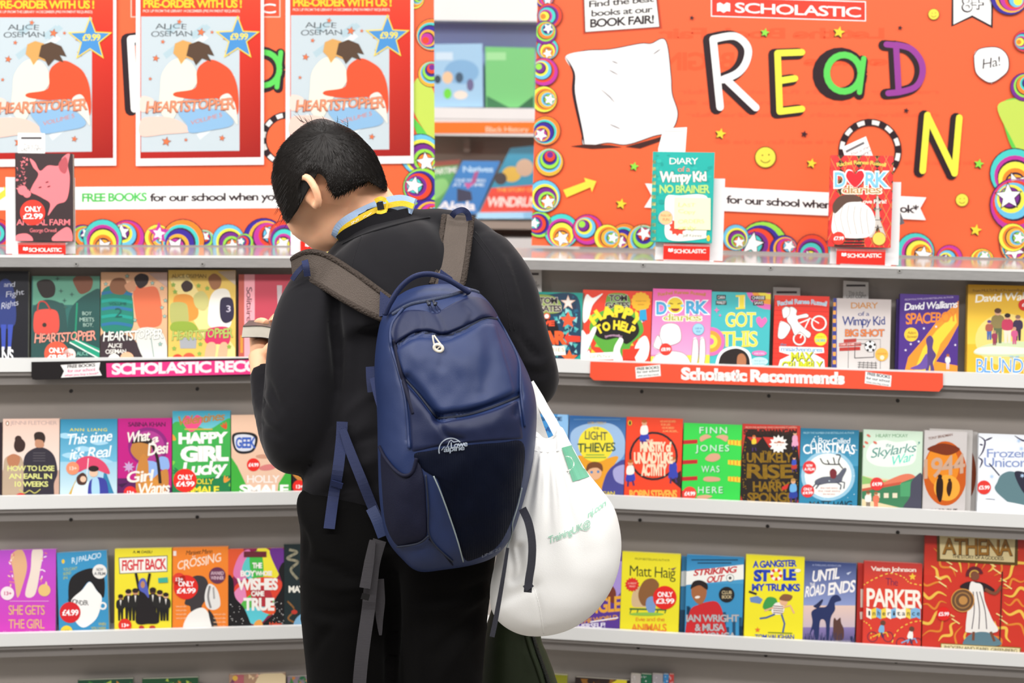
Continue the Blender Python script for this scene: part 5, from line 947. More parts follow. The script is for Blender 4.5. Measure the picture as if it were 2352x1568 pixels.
book(BR, 3, 1568, 1702, 973, '#38d24e', 'bright green paperback with red and yellow sleeves reaching in', a_r33, group=G3)
def a_r34(B, a):
    a.blob([(1712, 1000), (1745, 990), (1800, 992), (1828, 1005), (1830, 1155), (1708, 1155)], '#241a16'); a.poly([(1716, 1003), (1750, 1005), (1735, 1022)], '#c9372c'); a.poly([(1752, 1003), (1785, 1005), (1768, 1028)], '#c9372c'); a.star(1788, 1020, 22, '#f4f0ea', .7, k=12); a.T('*', 1779, 1797, 1030, 16, '#b5582c', .05)
    a.foil(); G = '#e2b04a'
    for t, x0, x1, y, h in (('THE', 1750, 1772, 1042, 7), ('UNLIKELY', 1714, 1818, 1061, 22), ('RISE', 1712, 1818, 1098, 32), ('OF', 1770, 1790, 1108, 8), ('HARRY', 1728, 1812, 1128, 22), ('SPONGE', 1716, 1820, 1152, 21)): a.T(t, x0, x1, y, h, G, .03, jit=.1)
    rs = random.Random(4)
    for i in range(60): x = rs.choice([rs.uniform(1706, 1714), rs.uniform(1822, 1832)]); a.circ(x, rs.uniform(1010, 1150), 1.4, G, n=6, same=i > 0)
    a.foil(False); a.T('STEPHEN MANGAN', 1708, 1830, 997, 12, '#3a2018', .04); a.T('FROM THE AUTHOR WHO CAN MAKE IT HAPPEN', 1712, 1830, 983, 4, '#f0c0a8', 0); kid(a, 1732, 1012, .6, '#e6c83a', '#2a2226'); kid(a, 1826, 1005, .7, '#e2a2c0', '#e2a2c0', '#2a1a14'); kid(a, 1824, 1060, .6, '#3a52b8', '#c0392c', '#2a1a14'); kid(a, 1822, 1118, .9, '#6fb0e0', '#2a3f9a', '#b58a4a'); a.poly([(1796, 1118), (1812, 1110), (1808, 1122), (1796, 1126)], '#d0322c')
book(BR, 3, 1703, 1836, 975, '#c93a30', 'red and black paperback with shiny gold foil capitals', a_r34, group=G3)
def a_r35(B, a):
    a.vgrad(1830, 980, 1975, 1070, '#1f6f90', '#4a9cc0'); a.ell(1902, 1092, 62, 58, '#9cc8de'); a.ell(1902, 1092, 54, 51, '#f1f4ee'); a.T('FROM THE NUMBER ONE BESTSELLING AUTHOR', 1845, 1962, 996, 4.5, '#9fcadb', 0); a.T('A Boy Called', 1862, 1952, 1018, 13, '#eff6f8', .0, shear=.1, jit=.08); a.T('CHRISTMAS', 1845, 1962, 1043, 22, '#f4f8f8', .015, arc=4)
    a.blob([(1872, 1104), (1890, 1095), (1920, 1092), (1934, 1078), (1942, 1074), (1944, 1080), (1936, 1096), (1930, 1108), (1900, 1110), (1876, 1114)], '#5f6270'); 
    for q in ([(1876, 1108), (1866, 1120), (1858, 1126)], [(1884, 1108), (1874, 1122)], [(1926, 1104), (1940, 1108), (1938, 1122)], [(1920, 1106), (1932, 1114), (1930, 1124)]): a.line(q, 3, '#4f5260')
    for q in ([(1936, 1076), (1926, 1062), (1930, 1046), (1920, 1044)], [(1930, 1066), (1910, 1066), (1892, 1064), (1884, 1052)], [(1905, 1066), (1900, 1056)], [(1918, 1066), (1914, 1050)]): a.line(q, 2.5, '#3a3236', True)
    a.blob([(1908, 1096), (1906, 1082), (1914, 1076), (1922, 1084), (1918, 1098)], '#7a2c34'); a.T('MATT HAIG', 1856, 1956, 1165, 15, '#12303c', .01, jit=.15, shear=.1)
    for i, (x0, x1) in enumerate(((1884, 1924), (1878, 1930), (1890, 1918))): a.T('the real story', x0, x1, 1122 + i * 7, 4.5, '#d9a49c', 0)
    rs = random.Random(8)
    for i in range(30): a.circ(rs.uniform(1842, 1968), rs.uniform(1000, 1160), rs.uniform(.7, 1.6), '#d6ecf2', n=6, same=i > 0)
    sticker(B, 1859, 1073, 15, ['NOW', 'A FILM'], '#e03a3a'); sticker(B, 1855, 1127, 15, ['ONLY', '£4.99'], '#e03a3a')
book(BR, 3, 1837, 1971, 985, '#2f86aa', 'teal-blue paperback with a leaping reindeer on a white moon', a_r35, group=G3)
def a_r36(B, a):
    a.T('HILARY MCKAY', 2011, 2085, 1004, 8, '#5f9a6a', .0); a.blob([(1990, 1050), (2000, 1020), (2030, 1010), (2060, 1015), (2100, 1012), (2105, 1040), (2095, 1065), (2050, 1072), (2010, 1068)], '#eaf3e9'); a.T('the', 2034, 2046, 1026, 9, '#4a8a86', 0, shear=.2); a.T('Skylarks’', 1998, 2108, 1052, 22, '#4f8f88', -.002, shear=.25, jit=.08, y1=1036); a.T('War', 2044, 2094, 1070, 22, '#4fd8c0', -.002, shear=.25, y1=1058)
    a.poly([(1980, 1092), (2000, 1096), (2040, 1100), (2090, 1120), (2118, 1110), (2118, 1180), (1980, 1180)], '#e6d3a8'); a.poly([(1980, 1092), (2010, 1102), (2060, 1104), (1980, 1112)], '#8fbf6c'); a.blob([(2020, 1115), (2050, 1098), (2080, 1088), (2100, 1092), (2105, 1110), (2060, 1118)], '#e07a5c'); a.poly([(1980, 1124), (2070, 1108), (2118, 1090), (2118, 1175), (2065, 1165), (1980, 1145)], '#3f7f58'); a.poly([(1980, 1122), (2070, 1106), (2070, 1112), (1980, 1128)], '#c9573f'); a.blob([(2092, 1110), (2105, 1092), (2118, 1092), (2118, 1172), (2075, 1168), (2090, 1140)], '#4a4a5a'); a.poly([(2068, 1110), (2092, 1104), (2090, 1140), (2068, 1140)], '#4fa06c')
    for x in (1990, 2010, 2030, 2050): a.rect(x, 1132, x + 11, 1143, '#e8dcc0', same=x > 1990)
    fig(a, 1994, 1172, 46, '#8a5a3c', '#f1ebe2', '#8a7a6a'); fig(a, 2012, 1172, 44, '#a06a44', '#e2795c', '#e2795c')
    for x, y in ((1995, 1000), (2010, 1016), (1990, 1016), (1982, 1024)): a.ell(x, y, 5, 2.5, '#d9705c', rot=30)
    sticker(B, 2014, 1111, 15, ['£4.99'], '#e23a38')
book(BR, 3, 1981, 2118, 988, '#cfe4cf', 'pale mint paperback with a green steam train', a_r36, group=G3)
book(BR, 3, 1972, 2100, 994, '#3f6a48', 'second mint copy behind the steam train book, only its green edge showing', None, group=G3, dback=.019, t=.014)
def a_r37(B, a):
    a.ell(2171, 1087, 50, 74, '#c85a14', n=36); a.ell(2165, 1070, 38, 50, '#e88a20', n=30); a.ell(2175, 1120, 30, 30, '#f2a83a'); a.blob([(2130, 1030), (2165, 1018), (2205, 1030), (2180, 1045), (2150, 1040)], '#7a2f10'); a.T('1944', 2112, 2214, 1100, 44, '#c9a48c', .02, y1=1085)
    a.blob([(2150, 1130), (2152, 1102), (2160, 1096), (2166, 1104), (2166, 1128), (2162, 1150), (2156, 1150)], '#2a1208'); a.circ(2159, 1094, 5, '#2a1208'); a.blob([(2174, 1125), (2178, 1106), (2186, 1106), (2186, 1124), (2180, 1140)], '#3a1a0a'); a.circ(2181, 1102, 3.5, '#3a1a0a')
    a.T('TONY BRADMAN', 2132, 2188, 1010, 6, '#8a6a60', .01, y1=1000); a.T('IN OR OUT', 2138, 2198, 1177, 9, '#4a3a38', .02)
book(BR, 3, 2121, 2219, 990, '#cdc7c5', 'grey-white paperback with a fiery orange oval', a_r37, group=G3, t=.02, lean=8)
book(BR, 3, 2132, 2232, 986, '#cfcac7', 'second pale copy behind the fiery oval book, just its edge seen', None, group=G3, dback=.021, t=.012, lean=8)
book(BR, 3, 2142, 2243, 990, '#d0cbc8', 'third pale copy in the fiery oval stack, edge nearest the white unicorn book', lambda B, a: a.ell(2220, 1087, 22, 60, '#8a3a14'), group=G3, dback=.0345, t=.008, lean=8)
def a_r38(B, a):
    for q in ([(2246, 1000), (2262, 1012), (2258, 1035), (2248, 1050)], [(2262, 1012), (2280, 1004)], [(2330, 1000), (2352, 1012), (2380, 1008)], [(2258, 1022), (2250, 1020)], [(2246, 1050), (2256, 1058), (2250, 1075)]): a.line(q, 4, '#3a3250', True, taper=True)
    a.T('Frozen', 2264, 2362, 1050, 20, '#7f92c4', .0, jit=.04); a.T('Unicorn', 2258, 2372, 1072, 22, '#7f92c4', .0, jit=.04); a.blob([(2290, 1108), (2300, 1090), (2322, 1082), (2352, 1092), (2380, 1110), (2380, 1160), (2340, 1168), (2300, 1140), (2285, 1122)], '#5f7f86'); a.line([(2272, 1064), (2296, 1092)], 3, '#3a3a50'); a.blob([(2330, 1086), (2352, 1084), (2380, 1100), (2380, 1150), (2350, 1130)], '#2a2a3c'); a.line([(2285, 1150), (2262, 1150), (2258, 1172)], 7, '#3f4f6a', True); a.blob([(2246, 1150), (2300, 1150), (2380, 1168), (2380, 1190), (2246, 1190)], '#f4f6fa')
    for x, y in ((2278, 1094), (2346, 1030), (2340, 1012), (2348, 1092)): a.star(x, y, 6, '#b5d0ee', .35, k=6)
    sticker(B, 2260, 1119, 16, ['£5.99'], '#e2382f')
book(BR, 3, 2246, 2385, 997, '#eaeef4', 'white paperback with a dark unicorn and bare branches', a_r38, group=G3)

# ------------------------------------------------------------------ lower shelf
G4 = 'paperbacks on the lower shelf'
def a_l41(B, a):
    a.vgrad(-10, 1255, 135, 1470, '#b64fc8', '#d63fb8'); a.blob([(25, 1275), (50, 1262), (62, 1300), (50, 1350), (40, 1372), (34, 1340), (30, 1310)], '#dfae84'); a.blob([(75, 1262), (98, 1264), (92, 1310), (80, 1365), (58, 1366), (70, 1310)], '#ead9cc')
    rs = random.Random(9)
    for i in range(26): a.ell(rs.choice([rs.uniform(20, 32), rs.uniform(94, 108)]), rs.uniform(1270, 1345), 4, 1.6, ['#f0c8a0', '#e27a8a', '#f3e0f0'][i % 3], rot=rs.uniform(0, 180), n=8, same=i % 3 > 0)
    a.line([(22, 1380), (112, 1380)], 1.5, '#e9a8d8'); a.foil(False)
    for t, x0, x1, y in (('SHE GETS', 19, 102, 1411), ('THE GIRL', 19, 101, 1443)): a.T(t, x0, x1, y, 22, '#e6b57a', .004, jit=.05)
    a.T('Rachael Lippincott and Alyson Derrick', -20, 118, 1456, 7, '#f0c8ea', .0, shear=.2, y1=1454); sticker(B, 17, 1362, 15.5, ['13+'], '#f1dfe4', '#c03a78', 'age_sticker'); sticker(B, 102, 1355, 14, [''], '#e6c07a', nm='round_seal')
book(BL, 4, -3, 128, 1262, '#b94fc6', 'violet paperback with golden capitals and two touching hands', a_l41, group=G4)
def a_l42(B, a):   # plain rounded white shape with a black top instead of the drawn head
    a.T('R J PALACIO', 164, 232, 1293, 13, '#d6ebf6', .01, jit=.2, y1=1280); a.ell(145, 1289, 3.5, 5, '#e6c43a'); a.blob([(158, 1385), (158, 1340), (172, 1318), (205, 1305), (228, 1310), (240, 1330), (238, 1372), (222, 1355), (205, 1335), (185, 1358), (165, 1378)], '#1c1a1c')
    a.blob([(165, 1376), (188, 1355), (206, 1336), (222, 1356), (234, 1374), (224, 1415), (205, 1435), (188, 1440), (172, 1425), (162, 1400)], '#f7f5f1'); a.ring(236, 1391, 5, 9, '#f2f0ec'); a.T('WONDER', 156, 202, 1386, 11, '#3a3a3a', .01, jit=.25, y1=1390)
    for i, t in enumerate(('YOU CAN’T', 'BLEND', 'IN,')): a.T(t, 145, 145 + 3.6 * len(t), 1311 + i * 10, 7, '#b5c46a', 0, y1=1308 + i * 10)
    for i, t in enumerate(('WHEN', 'YOU WERE', 'BORN TO STAND OUT')): a.T(t, 243 - 4.2 * len(t), 243, 1436 + i * 10, 7, '#d6c83a', 0)
    sticker(B, 229, 1312, 16.5, ['NOW', 'A FILM'], '#ece9e4', '#5a5a60', 'round_seal'); sticker(B, 161, 1406, 24, ['£4.99'], '#d5222a'); sticker(B, 153, 1450, 14, ['10'], '#ecd03a', '#3a2a1a', 'round_seal')
book(BL, 4, 136, 251, 1268, '#3b93c2', 'sky blue paperback with a white shape under a black cap, big red price dot', a_l42, group=G4, t=.02, roll=2)
def a_l43(B, a):
    a.T('A. M. DASSU', 305, 349, 1270, 6, '#4a4a1a', .02, shear=.1); a.poly([(272, 1280), (385, 1275), (385, 1313), (274, 1318)], '#7a7a5a'); a.poly([(274, 1282), (383, 1277), (383, 1311), (276, 1316)], '#f3efe6'); a.T('FIGHT BACK', 279, 380, 1310, 24, '#d6303a', .025, jit=.05, y1=1306)
    for x, h, sk in ((277, 62, '#9a6a4a'), (295, 74, '#d9a583'), (311, 76, '#c98f6c'), (351, 78, '#5a3a2a'), (367, 72, '#d9a583'), (381, 66, '#e0b08c')): fig(a, x, 1425, h, '#2a1c1a', '#22201f', '#1c1a1a', sk); a.poly([(x - 2, 1425 - h * .76), (x + 2, 1425 - h * .76), (x, 1425 - h * .55)], '#f1ece6')
    a.blob([(318, 1375), (322, 1350), (336, 1350), (342, 1372), (366, 1425), (340, 1432), (312, 1428)], '#1f1a1c'); a.line([(320, 1356), (312, 1316)], 6, '#1f1a1c'); a.line([(337, 1356), (344, 1316)], 6, '#1f1a1c'); a.blob([(318, 1345), (322, 1330), (332, 1328), (338, 1342), (342, 1372), (332, 1362), (322, 1356)], '#5560b8'); a.ell(328, 1342, 5, 8, '#c08a64'); a.ell(325, 1440, 6, 4, '#c0392c'); a.ell(350, 1440, 7, 4, '#c0392c'); a.poly([(363, 1327), (385, 1325), (386, 1337), (364, 1338)], '#3fae9a'); a.rect(290, 1449, 370, 1451, '#8a8a2a'); sticker(B, 287, 1435, 15, ['13+'], '#e03024', nm='age_sticker')
book(BL, 4, 263, 394, 1259, '#f0e033', 'yellow paperback with a girl in a blue headscarf holding up a white banner', a_l43, group=G4)
def a_l44(B, a):
    a.T('Manjeet Mann', 426, 487, 1274, 10, '#3a2414', .0, shear=.2, jit=.1, y1=1270); a.T('CRÖSSING', 405, 507, 1309, 21, '#f9dcc4', .012, jit=.2, y1=1290, shear=.1)
    a.blob([(430, 1365), (432, 1335), (448, 1322), (468, 1324), (478, 1340), (476, 1370), (464, 1390), (462, 1404), (440, 1405), (436, 1392), (424, 1386)], '#3c3638'); a.blob([(478, 1342), (492, 1345), (502, 1362), (506, 1388), (498, 1398), (486, 1400), (474, 1392), (470, 1368)], '#e9e6e2'); a.line([(482, 1345), (478, 1370), (484, 1396)], 5, '#8a8686', True); a.line([(490, 1348), (492, 1375)], 4, '#a9a5a3', True); a.blob([(424, 1450), (432, 1412), (462, 1395), (480, 1410), (492, 1450)], '#f4f1ec'); a.blob([(478, 1400), (494, 1420), (502, 1450), (490, 1450)], '#2f2a2c')
    for i in range(4): a.T('words', 404, 428, 1394 + i * 9, 5, '#f9c79a', 0, jit=.2); a.T('words', 490, 518, 1412 + i * 9, 5, '#f9c79a', 0, jit=.2)
    a.rect(398, 1265, 405, 1276, '#f3e6da'); sticker(B, 499, 1321, 19, ['AWARD', 'WINNER'], '#6a3350', '#d9b9c4', 'round_seal'); sticker(B, 411, 1330, 15, ['13+'], '#e2402c', nm='age_sticker'); sticker(B, 427, 1348, 28, ['ONLY', '£4.99'], '#e2291f')
book(BL, 4, 396, 524, 1256, '#f2852a', 'orange paperback with a dark head and a white-haired head back to back', a_l44, group=G4)
def a_l45(B, a):
    for pts, c in (([(524, 1262), (560, 1262), (545, 1310), (524, 1330)], '#e2572f'), ([(536, 1320), (550, 1275), (575, 1265), (565, 1330)], '#e07ab0'), ([(556, 1310), (575, 1270), (595, 1280), (590, 1340)], '#5cc8c4'), ([(590, 1262), (620, 1265), (640, 1320), (600, 1330)], '#f0e23a'), ([(574, 1275), (600, 1270), (604, 1330), (580, 1330)], '#46b848'), ([(545, 1340), (600, 1325), (640, 1330), (652, 1350), (640, 1375), (560, 1380), (540, 1365)], '#e2452f'), ([(535, 1365), (560, 1345), (565, 1390), (545, 1395)], '#e88ab8'), ([(552, 1390), (590, 1360), (640, 1385), (625, 1410), (570, 1420)], '#56b84a'), ([(575, 1350), (615, 1350), (625, 1385), (590, 1395)], '#b52f3a'), ([(560, 1400), (620, 1395), (600, 1430), (575, 1430)], '#5cc8d4'), ([(600, 1400), (640, 1380), (628, 1410)], '#e8562c'), ([(620, 1262), (652, 1262), (652, 1330), (632, 1300)], '#6a2f8a')): a.blob(pts, c)
    a.blob([(522, 1330), (535, 1330), (540, 1370), (560, 1395), (575, 1430), (580, 1450), (522, 1450)], '#171416'); a.blob([(656, 1300), (640, 1310), (648, 1345), (630, 1380), (632, 1405), (605, 1430), (600, 1450), (656, 1450)], '#171416'); rs = random.Random(6)
    for i in range(50): a.circ(rs.choice([rs.uniform(526, 560), rs.uniform(625, 652)]), rs.uniform(1380, 1445), .9, '#f0ece8', n=5, same=i > 0)
    W = '#f6f1ea'
    for t, x0, x1, y, h in (('THE', 580, 601, 1304, 12), ('BOY', 552, 584, 1323, 13), ('WHOSE', 587, 624, 1321, 10), ('WISHES', 546, 636, 1353, 25), ('CAME', 577, 606, 1368, 11), ('TRUE', 560, 628, 1400, 27)): a.T(t, x0, x1, y, h, W, .045)
    a.blob([(580, 1450), (586, 1428), (600, 1424), (604, 1450)], '#e8a04a'); a.T('Helen', 618, 647, 1437, 9, '#e2573a', .03); a.rect(560, 1266, 612, 1279, '#6a2430')
book(BL, 4, 524, 652, 1259, '#8a1f4a', 'rainbow-blob paperback with bold white capitals on starry black', a_l45, group=G4)
def a_l46(B, a):
    a.foil(); a.line([(664, 1262), (682, 1268), (660, 1282), (684, 1290), (668, 1308), (684, 1330)], 6, '#efe6c4', True); a.line([(660, 1380), (676, 1400), (662, 1420), (684, 1432)], 4, '#e9a86a', True); a.foil(False); a.T('MATTER', 662, 728, 1360, 15, '#f6f3e6', .03); a.ell(676, 1405, 7, 5, '#c0392c'); a.blob([(680, 1420), (700, 1410), (700, 1450), (672, 1450)], '#7fb0d0')
book(BL, 4, 652, 785, 1248, '#1d2a2c', 'dark paperback with pale foil squiggles, half hidden by the black trousers', a_l46, group=G4)

def a_r40(B, a):
    a.blob([(1400, 1310), (1430, 1290), (1432, 1350), (1395, 1380)], '#a58fd0'); a.blob([(1392, 1370), (1404, 1345), (1415, 1360), (1410, 1385)], '#7a3a2c'); a.T('AVENGLE', 1296, 1424, 1413, 34, '#e9a83c', .03, y1=1402); a.T('SAVES THE WORLD', 1290, 1418, 1437, 11, '#d9983a', .02, y1=1422); a.line([(1356, 1428), (1420, 1418)], 3, '#efe9ee'); a.T('HERSELF!', 1326, 1390, 1444, 11, '#efe9f4', .02, y1=1440)
book(BR, 4, 1296, 1426, 1265, '#5a3a92', 'purple paperback with orange capitals, half hidden by the tote bag', a_r40, group=G4)
def a_r41(B, a):
    a.T('FROM BESTSELLING AUTHOR', 1458, 1538, 1285, 5, '#6a6a14', .0, y1=1289); a.T('Matt Haig', 1444, 1550, 1322, 26, '#22301a', -.006, jit=.08, y1=1328); a.T('Matt Haig', 1444, 1550, 1322, 26, '#22301a', -.004, jit=.08, y1=1328)
    a.blob([(1452, 1390), (1454, 1360), (1475, 1345), (1505, 1350), (1515, 1375), (1500, 1392), (1470, 1394)], '#d2b48a'); a.blob([(1466, 1365), (1478, 1335), (1500, 1328), (1514, 1342), (1506, 1360), (1494, 1385), (1476, 1390)], '#8a5c34'); a.poly([(1446, 1396), (1532, 1398), (1530, 1402), (1446, 1400)], '#3f6a3a')
    for x in (1450, 1466, 1512, 1530): a.line([(x, 1398), (x - 3, 1408)], 2.5, '#3f6a3a')
    a.blob([(1484, 1395), (1486, 1375), (1500, 1370), (1506, 1390), (1502, 1408), (1494, 1410)], '#7a9ac8'); a.ell(1485, 1410, 40, 4, '#8fc04a'); a.T('Evie and the', 1459, 1526, 1426, 9, '#e2842c', .0, jit=.1); a.T('ANIMALS', 1450, 1530, 1449, 17, '#e8842c', .02, jit=.08); a.poly([(1540, 1306), (1554, 1302), (1546, 1310)], '#7a5a5a')
    a.star(1452, 1342, 17, '#d92f2c', .8, k=14); a.T('A GREAT', 1442, 1462, 1341, 4, '#f6c8b8', 0); a.T('READ', 1445, 1459, 1348, 4, '#f6c8b8', 0); sticker(B, 1527, 1372, 27, ['ONLY', '£3.99'], '#e3251f')
book(BR, 4, 1426, 1561, 1269, '#ecdf2a', 'yellow paperback with a brown lion on a bench and a red price dot', a_r41, group=G4, spine='#5a4a4a')
def a_r42(B, a):
    a.vgrad(1570, 1275, 1710, 1340, '#2a80b4', '#4a9cc8'); a.poly([(1574, 1312), (1708, 1296), (1708, 1330), (1574, 1343)], '#f0efe9'); a.T('STRIKING', 1592, 1690, 1322, 14, '#c4272c', .03, shear=.25, y1=1314); a.T('OUT', 1622, 1660, 1338, 14, '#c4272c', .03, shear=.25, y1=1334); a.circ(1677, 1327, 9, '#3a3a3a'); a.circ(1677, 1327, 8, '#f0efe9'); a.star(1677, 1327, 4, '#3a3a3a', .8); a.rect(1588, 1284, 1695, 1287, '#1a4a6a'); a.rect(1602, 1291, 1680, 1294, '#1a4a6a', same=True)
    rs = random.Random(2)
    for i in range(14): x = rs.uniform(1572, 1704); a.rect(x, rs.uniform(1390, 1440), x + 7, 1475, '#1d4a6a', same=i > 0)
    a.blob([(1580, 1470), (1584, 1405), (1605, 1388), (1640, 1380), (1655, 1392), (1662, 1420), (1664, 1470)], '#c9252a'); a.blob([(1588, 1355), (1592, 1342), (1610, 1338), (1622, 1348), (1622, 1368), (1612, 1386), (1600, 1384), (1590, 1370)], '#a4653c'); a.blob([(1586, 1352), (1592, 1336), (1608, 1332), (1624, 1340), (1624, 1354), (1608, 1344), (1594, 1348)], '#221818'); a.ell(1602, 1371, 6, 3, '#f0e6dc', rot=-10)
    for t, x0, x1, y in (('IAN WRIGHT', 1575, 1696, 1427), ('& MUSA', 1596, 1662, 1448), ('OKWONGA', 1578, 1688, 1468)): a.T(t, x0, x1, y, 16, '#6a6a70', .04); a.T(t, x0, x1, y, 16, '#b9b6b8', .02)
    sticker(B, 1669, 1365, 18, ['CLUB', 'BOOK'], '#1d1a1a', '#c9b58a', 'round_seal')
book(BR, 4, 1575, 1707, 1276, '#3a90c0', 'blue paperback with a boy in a red shirt and silver capitals', a_r42, group=G4)
def a_r42b(B, a): a.poly([(1563, 1312), (1580, 1310), (1580, 1345), (1563, 1346)], '#f0efe9'); a.rect(1560, 1400, 1580, 1470, '#1d4a6a')
book(BR, 4, 1563, 1695, 1280, '#3a8ab8', 'second blue copy behind the red-shirt boy book, only its edge showing', a_r42b, group=G4, dback=.019, t=.014)
def a_r43(B, a):
    Bl = '#1f3fb0'; a.T('A GANGSTER', 1730, 1828, 1303, 15, Bl, .04, jit=.1, y1=1300); a.T('ST', 1732, 1766, 1333, 24, Bl, .06, jit=.06); a.T('LE', 1798, 1826, 1331, 24, Bl, .06); a.T('MY TRUNKS', 1726, 1836, 1356, 16, Bl, .045, jit=.1, y1=1357)
    a.ring(1783, 1319, 7, 14, '#f3ede2')
    for j in range(5): a.ring(1783, 1319, 7, 14, '#d9342c', j * 72, j * 72 + 34, n=6, same=j > 0)
    a.blob([(1752, 1395), (1762, 1372), (1782, 1374), (1785, 1392), (1770, 1402)], '#3f9a4a'); a.blob([(1772, 1400), (1782, 1384), (1800, 1388), (1798, 1408), (1778, 1410)], '#f2ede6')
    for i in range(4): a.line([(1776, 1391 + i * 5), (1799, 1393 + i * 5)], 2, '#7a3a3a', same=i > 0)
    a.circ(1800, 1382, 9, '#e6b28c'); a.blob([(1790, 1376), (1800, 1364), (1820, 1368), (1812, 1380)], '#8a5a3a'); a.line([(1780, 1410), (1760, 1418), (1745, 1420)], 4, '#3f5a9a'); a.line([(1795, 1410), (1802, 1432), (1798, 1452)], 4, '#3f5a9a'); a.line([(1798, 1395), (1815, 1390), (1824, 1408)], 4, '#e6b28c'); a.line([(1776, 1395), (1756, 1402)], 4, '#e6b28c'); a.line([(1720, 1358), (1738, 1364)], 5, '#2a2430'); a.poly([(1722, 1372), (1740, 1368), (1752, 1376), (1746, 1386), (1724, 1382)], '#6a8ac0'); a.line([(1764, 1452), (1820, 1454)], 2, '#5a7a2a'); a.star(1740, 1446, 7, '#e2702c', .4); a.ell(1832, 1310, 7, 4, '#f0ece0')
    a.T('TOM VAUGHAN', 1734, 1824, 1467, 11, Bl, .01)
book(BR, 4, 1711, 1846, 1276, '#f0e327', 'yellow paperback with chunky blue capitals and a red-white lifebuoy', a_r43, group=G4, t=.02)
def a_r44(B, a):
    a.vgrad(1840, 1285, 1970, 1390, '#2a3a72', '#8f9ccc'); a.vgrad(1840, 1390, 1970, 1440, '#e6c6b8', '#c9b6c0', True); a.vgrad(1840, 1440, 1970, 1490, '#8a7ab0', '#2a2f5a', True)
    W = '#f3efee'; a.T('UNTIL', 1864, 1926, 1336, 25, W, .025, shear=.12, y1=1328); a.T('THE', 1860, 1872, 1345, 7, W, .01); a.T('ROAD', 1848, 1894, 1371, 24, W, .025, jit=.05, y1=1364, shear=.1); a.T('ENDS', 1900, 1962, 1366, 27, W, .025, y1=1358, jit=.05, shear=.1)
    a.blob([(1866, 1430), (1864, 1405), (1880, 1395), (1898, 1392), (1910, 1370), (1924, 1366), (1932, 1378), (1918, 1384), (1918, 1400), (1908, 1420), (1904, 1465), (1898, 1465), (1896, 1428), (1884, 1425), (1880, 1465), (1872, 1465), (1868, 1445), (1858, 1462)], '#25305f'); a.blob([(1868, 1392), (1876, 1386), (1888, 1376), (1890, 1380), (1880, 1396)], '#232a50'); a.blob([(1916, 1468), (1914, 1430), (1917, 1418), (1922, 1424), (1930, 1418), (1932, 1430), (1938, 1445), (1936, 1468)], '#5a3a34'); a.poly([(1944, 1316), (1956, 1312), (1948, 1320)], '#c9d0e6')
    rs = random.Random(2)
    for i in range(40): x = rs.uniform(1848, 1966); a.line([(x, 1472), (x + rs.uniform(-4, 4), rs.uniform(1450, 1464))], 1.2, '#27315c', same=i > 0)
    a.T('A THRILLING ADVENTURE', 1866, 1932, 1299, 4, '#aab4d8', 0, y1=1301); a.T('FROM THE BESTSELLING AUTHOR OF WHEN THE SKY FALLS', 1850, 1954, 1474, 4, '#d9d2dc', 0); a.T('PHIL EARLE', 1848, 1958, 1488, 11, '#e29a6a', .02, gap=.1)
book(BR, 4, 1846, 1965, 1290, '#2a3a72', 'dusky blue paperback with a dark dog and cat silhouetted at sunset', a_r44, group=G4)
def a_r45(B, a):
    a.vgrad(1980, 1288, 2122, 1380, '#c23a34', '#e2432c'); a.T('Varian Johnson', 2001, 2104, 1310, 10, '#f6e9dc', .02, y1=1313); t = np.linspace(0, 1, 16)
    for pts in ([(1984, 1343), (2010, 1328), (2045, 1316), (2075, 1325), (2090, 1338), (2120, 1344)], [(1984, 1426), (2000, 1440), (2000, 1470)], [(2046, 1485), (2060, 1450), (2090, 1430), (2120, 1425)]):
        C = catmull(pts, 6, False)
        for i in range(0, len(C) - 1, 2): a.line([C[i], C[i + 1]], 2.4, '#efc94a', same=i > 0)
    a.star(2096, 1324, 9, '#f0c63a'); a.T('The', 2034, 2062, 1343, 17, '#7a2448', .0, y1=1345); a.T('PARKER', 1989, 2116, 1391, 41, '#f6efe2', .025, y1=1396)
    cs = ['#f6efe2', '#f0d24a', '#7fb5dc', '#f0d24a', '#f6efe2', '#7fb5dc', '#f6efe2', '#f6efe2', '#f0d24a', '#7fb5dc', '#7fb5dc']
    for i, ch in enumerate('Inheritance'):
        x = 1990 + i * 11.3; o = 4 if i % 2 else 0; o2 = 0 if i % 2 else 4; a.poly([(x, 1395 + o), (x + 11.3, 1395 + o2), (x + 11.3, 1418 + o2), (x, 1416 + o)], cs[i], same=i > 0)
    for i, ch in enumerate('Inheritance'): a.T(ch, 1990 + i * 11.3 + 2.5, 1990 + i * 11.3 + 9, 1412 + 1, 11, '#2a2430', .01, same=i > 0)
    for x, y, c, tp in ((2022, 1462, '#e9b83a', '#7fb5dc'), (2088, 1476, '#7fa8d0', '#f3efe8')):
        a.ring(x - 18, y, 10, 12.5, '#8a3040'); a.ring(x + 18, y, 10, 12.5, '#8a3040'); a.line([(x - 18, y), (x, y - 8), (x + 14, y - 10), (x + 18, y)], 3, c); a.line([(x - 4, y), (x, y - 8)], 3, c); a.blob([(x - 4, y - 12), (x, y - 26), (x + 8, y - 26), (x + 8, y - 10)], tp); a.circ(x + 6, y - 32, 6, '#6a4030'); a.line([(x + 2, y - 10), (x + 6, y + 2)], 4, '#3a3a5a')
    a.ell(2000, 1483, 10, 5, '#f3e9e0')
book(BR, 4, 1983, 2117, 1291, '#d93c2e', 'red paperback with cream capitals and two children on bicycles', a_r45, group=G4)
def a_r45b(B, a): a.T('P', 1974, 2000, 1393, 41, '#f6efe2', .025); a.poly([(1975, 1405), (1990, 1403), (1990, 1420), (1976, 1422)], '#f6efe2')
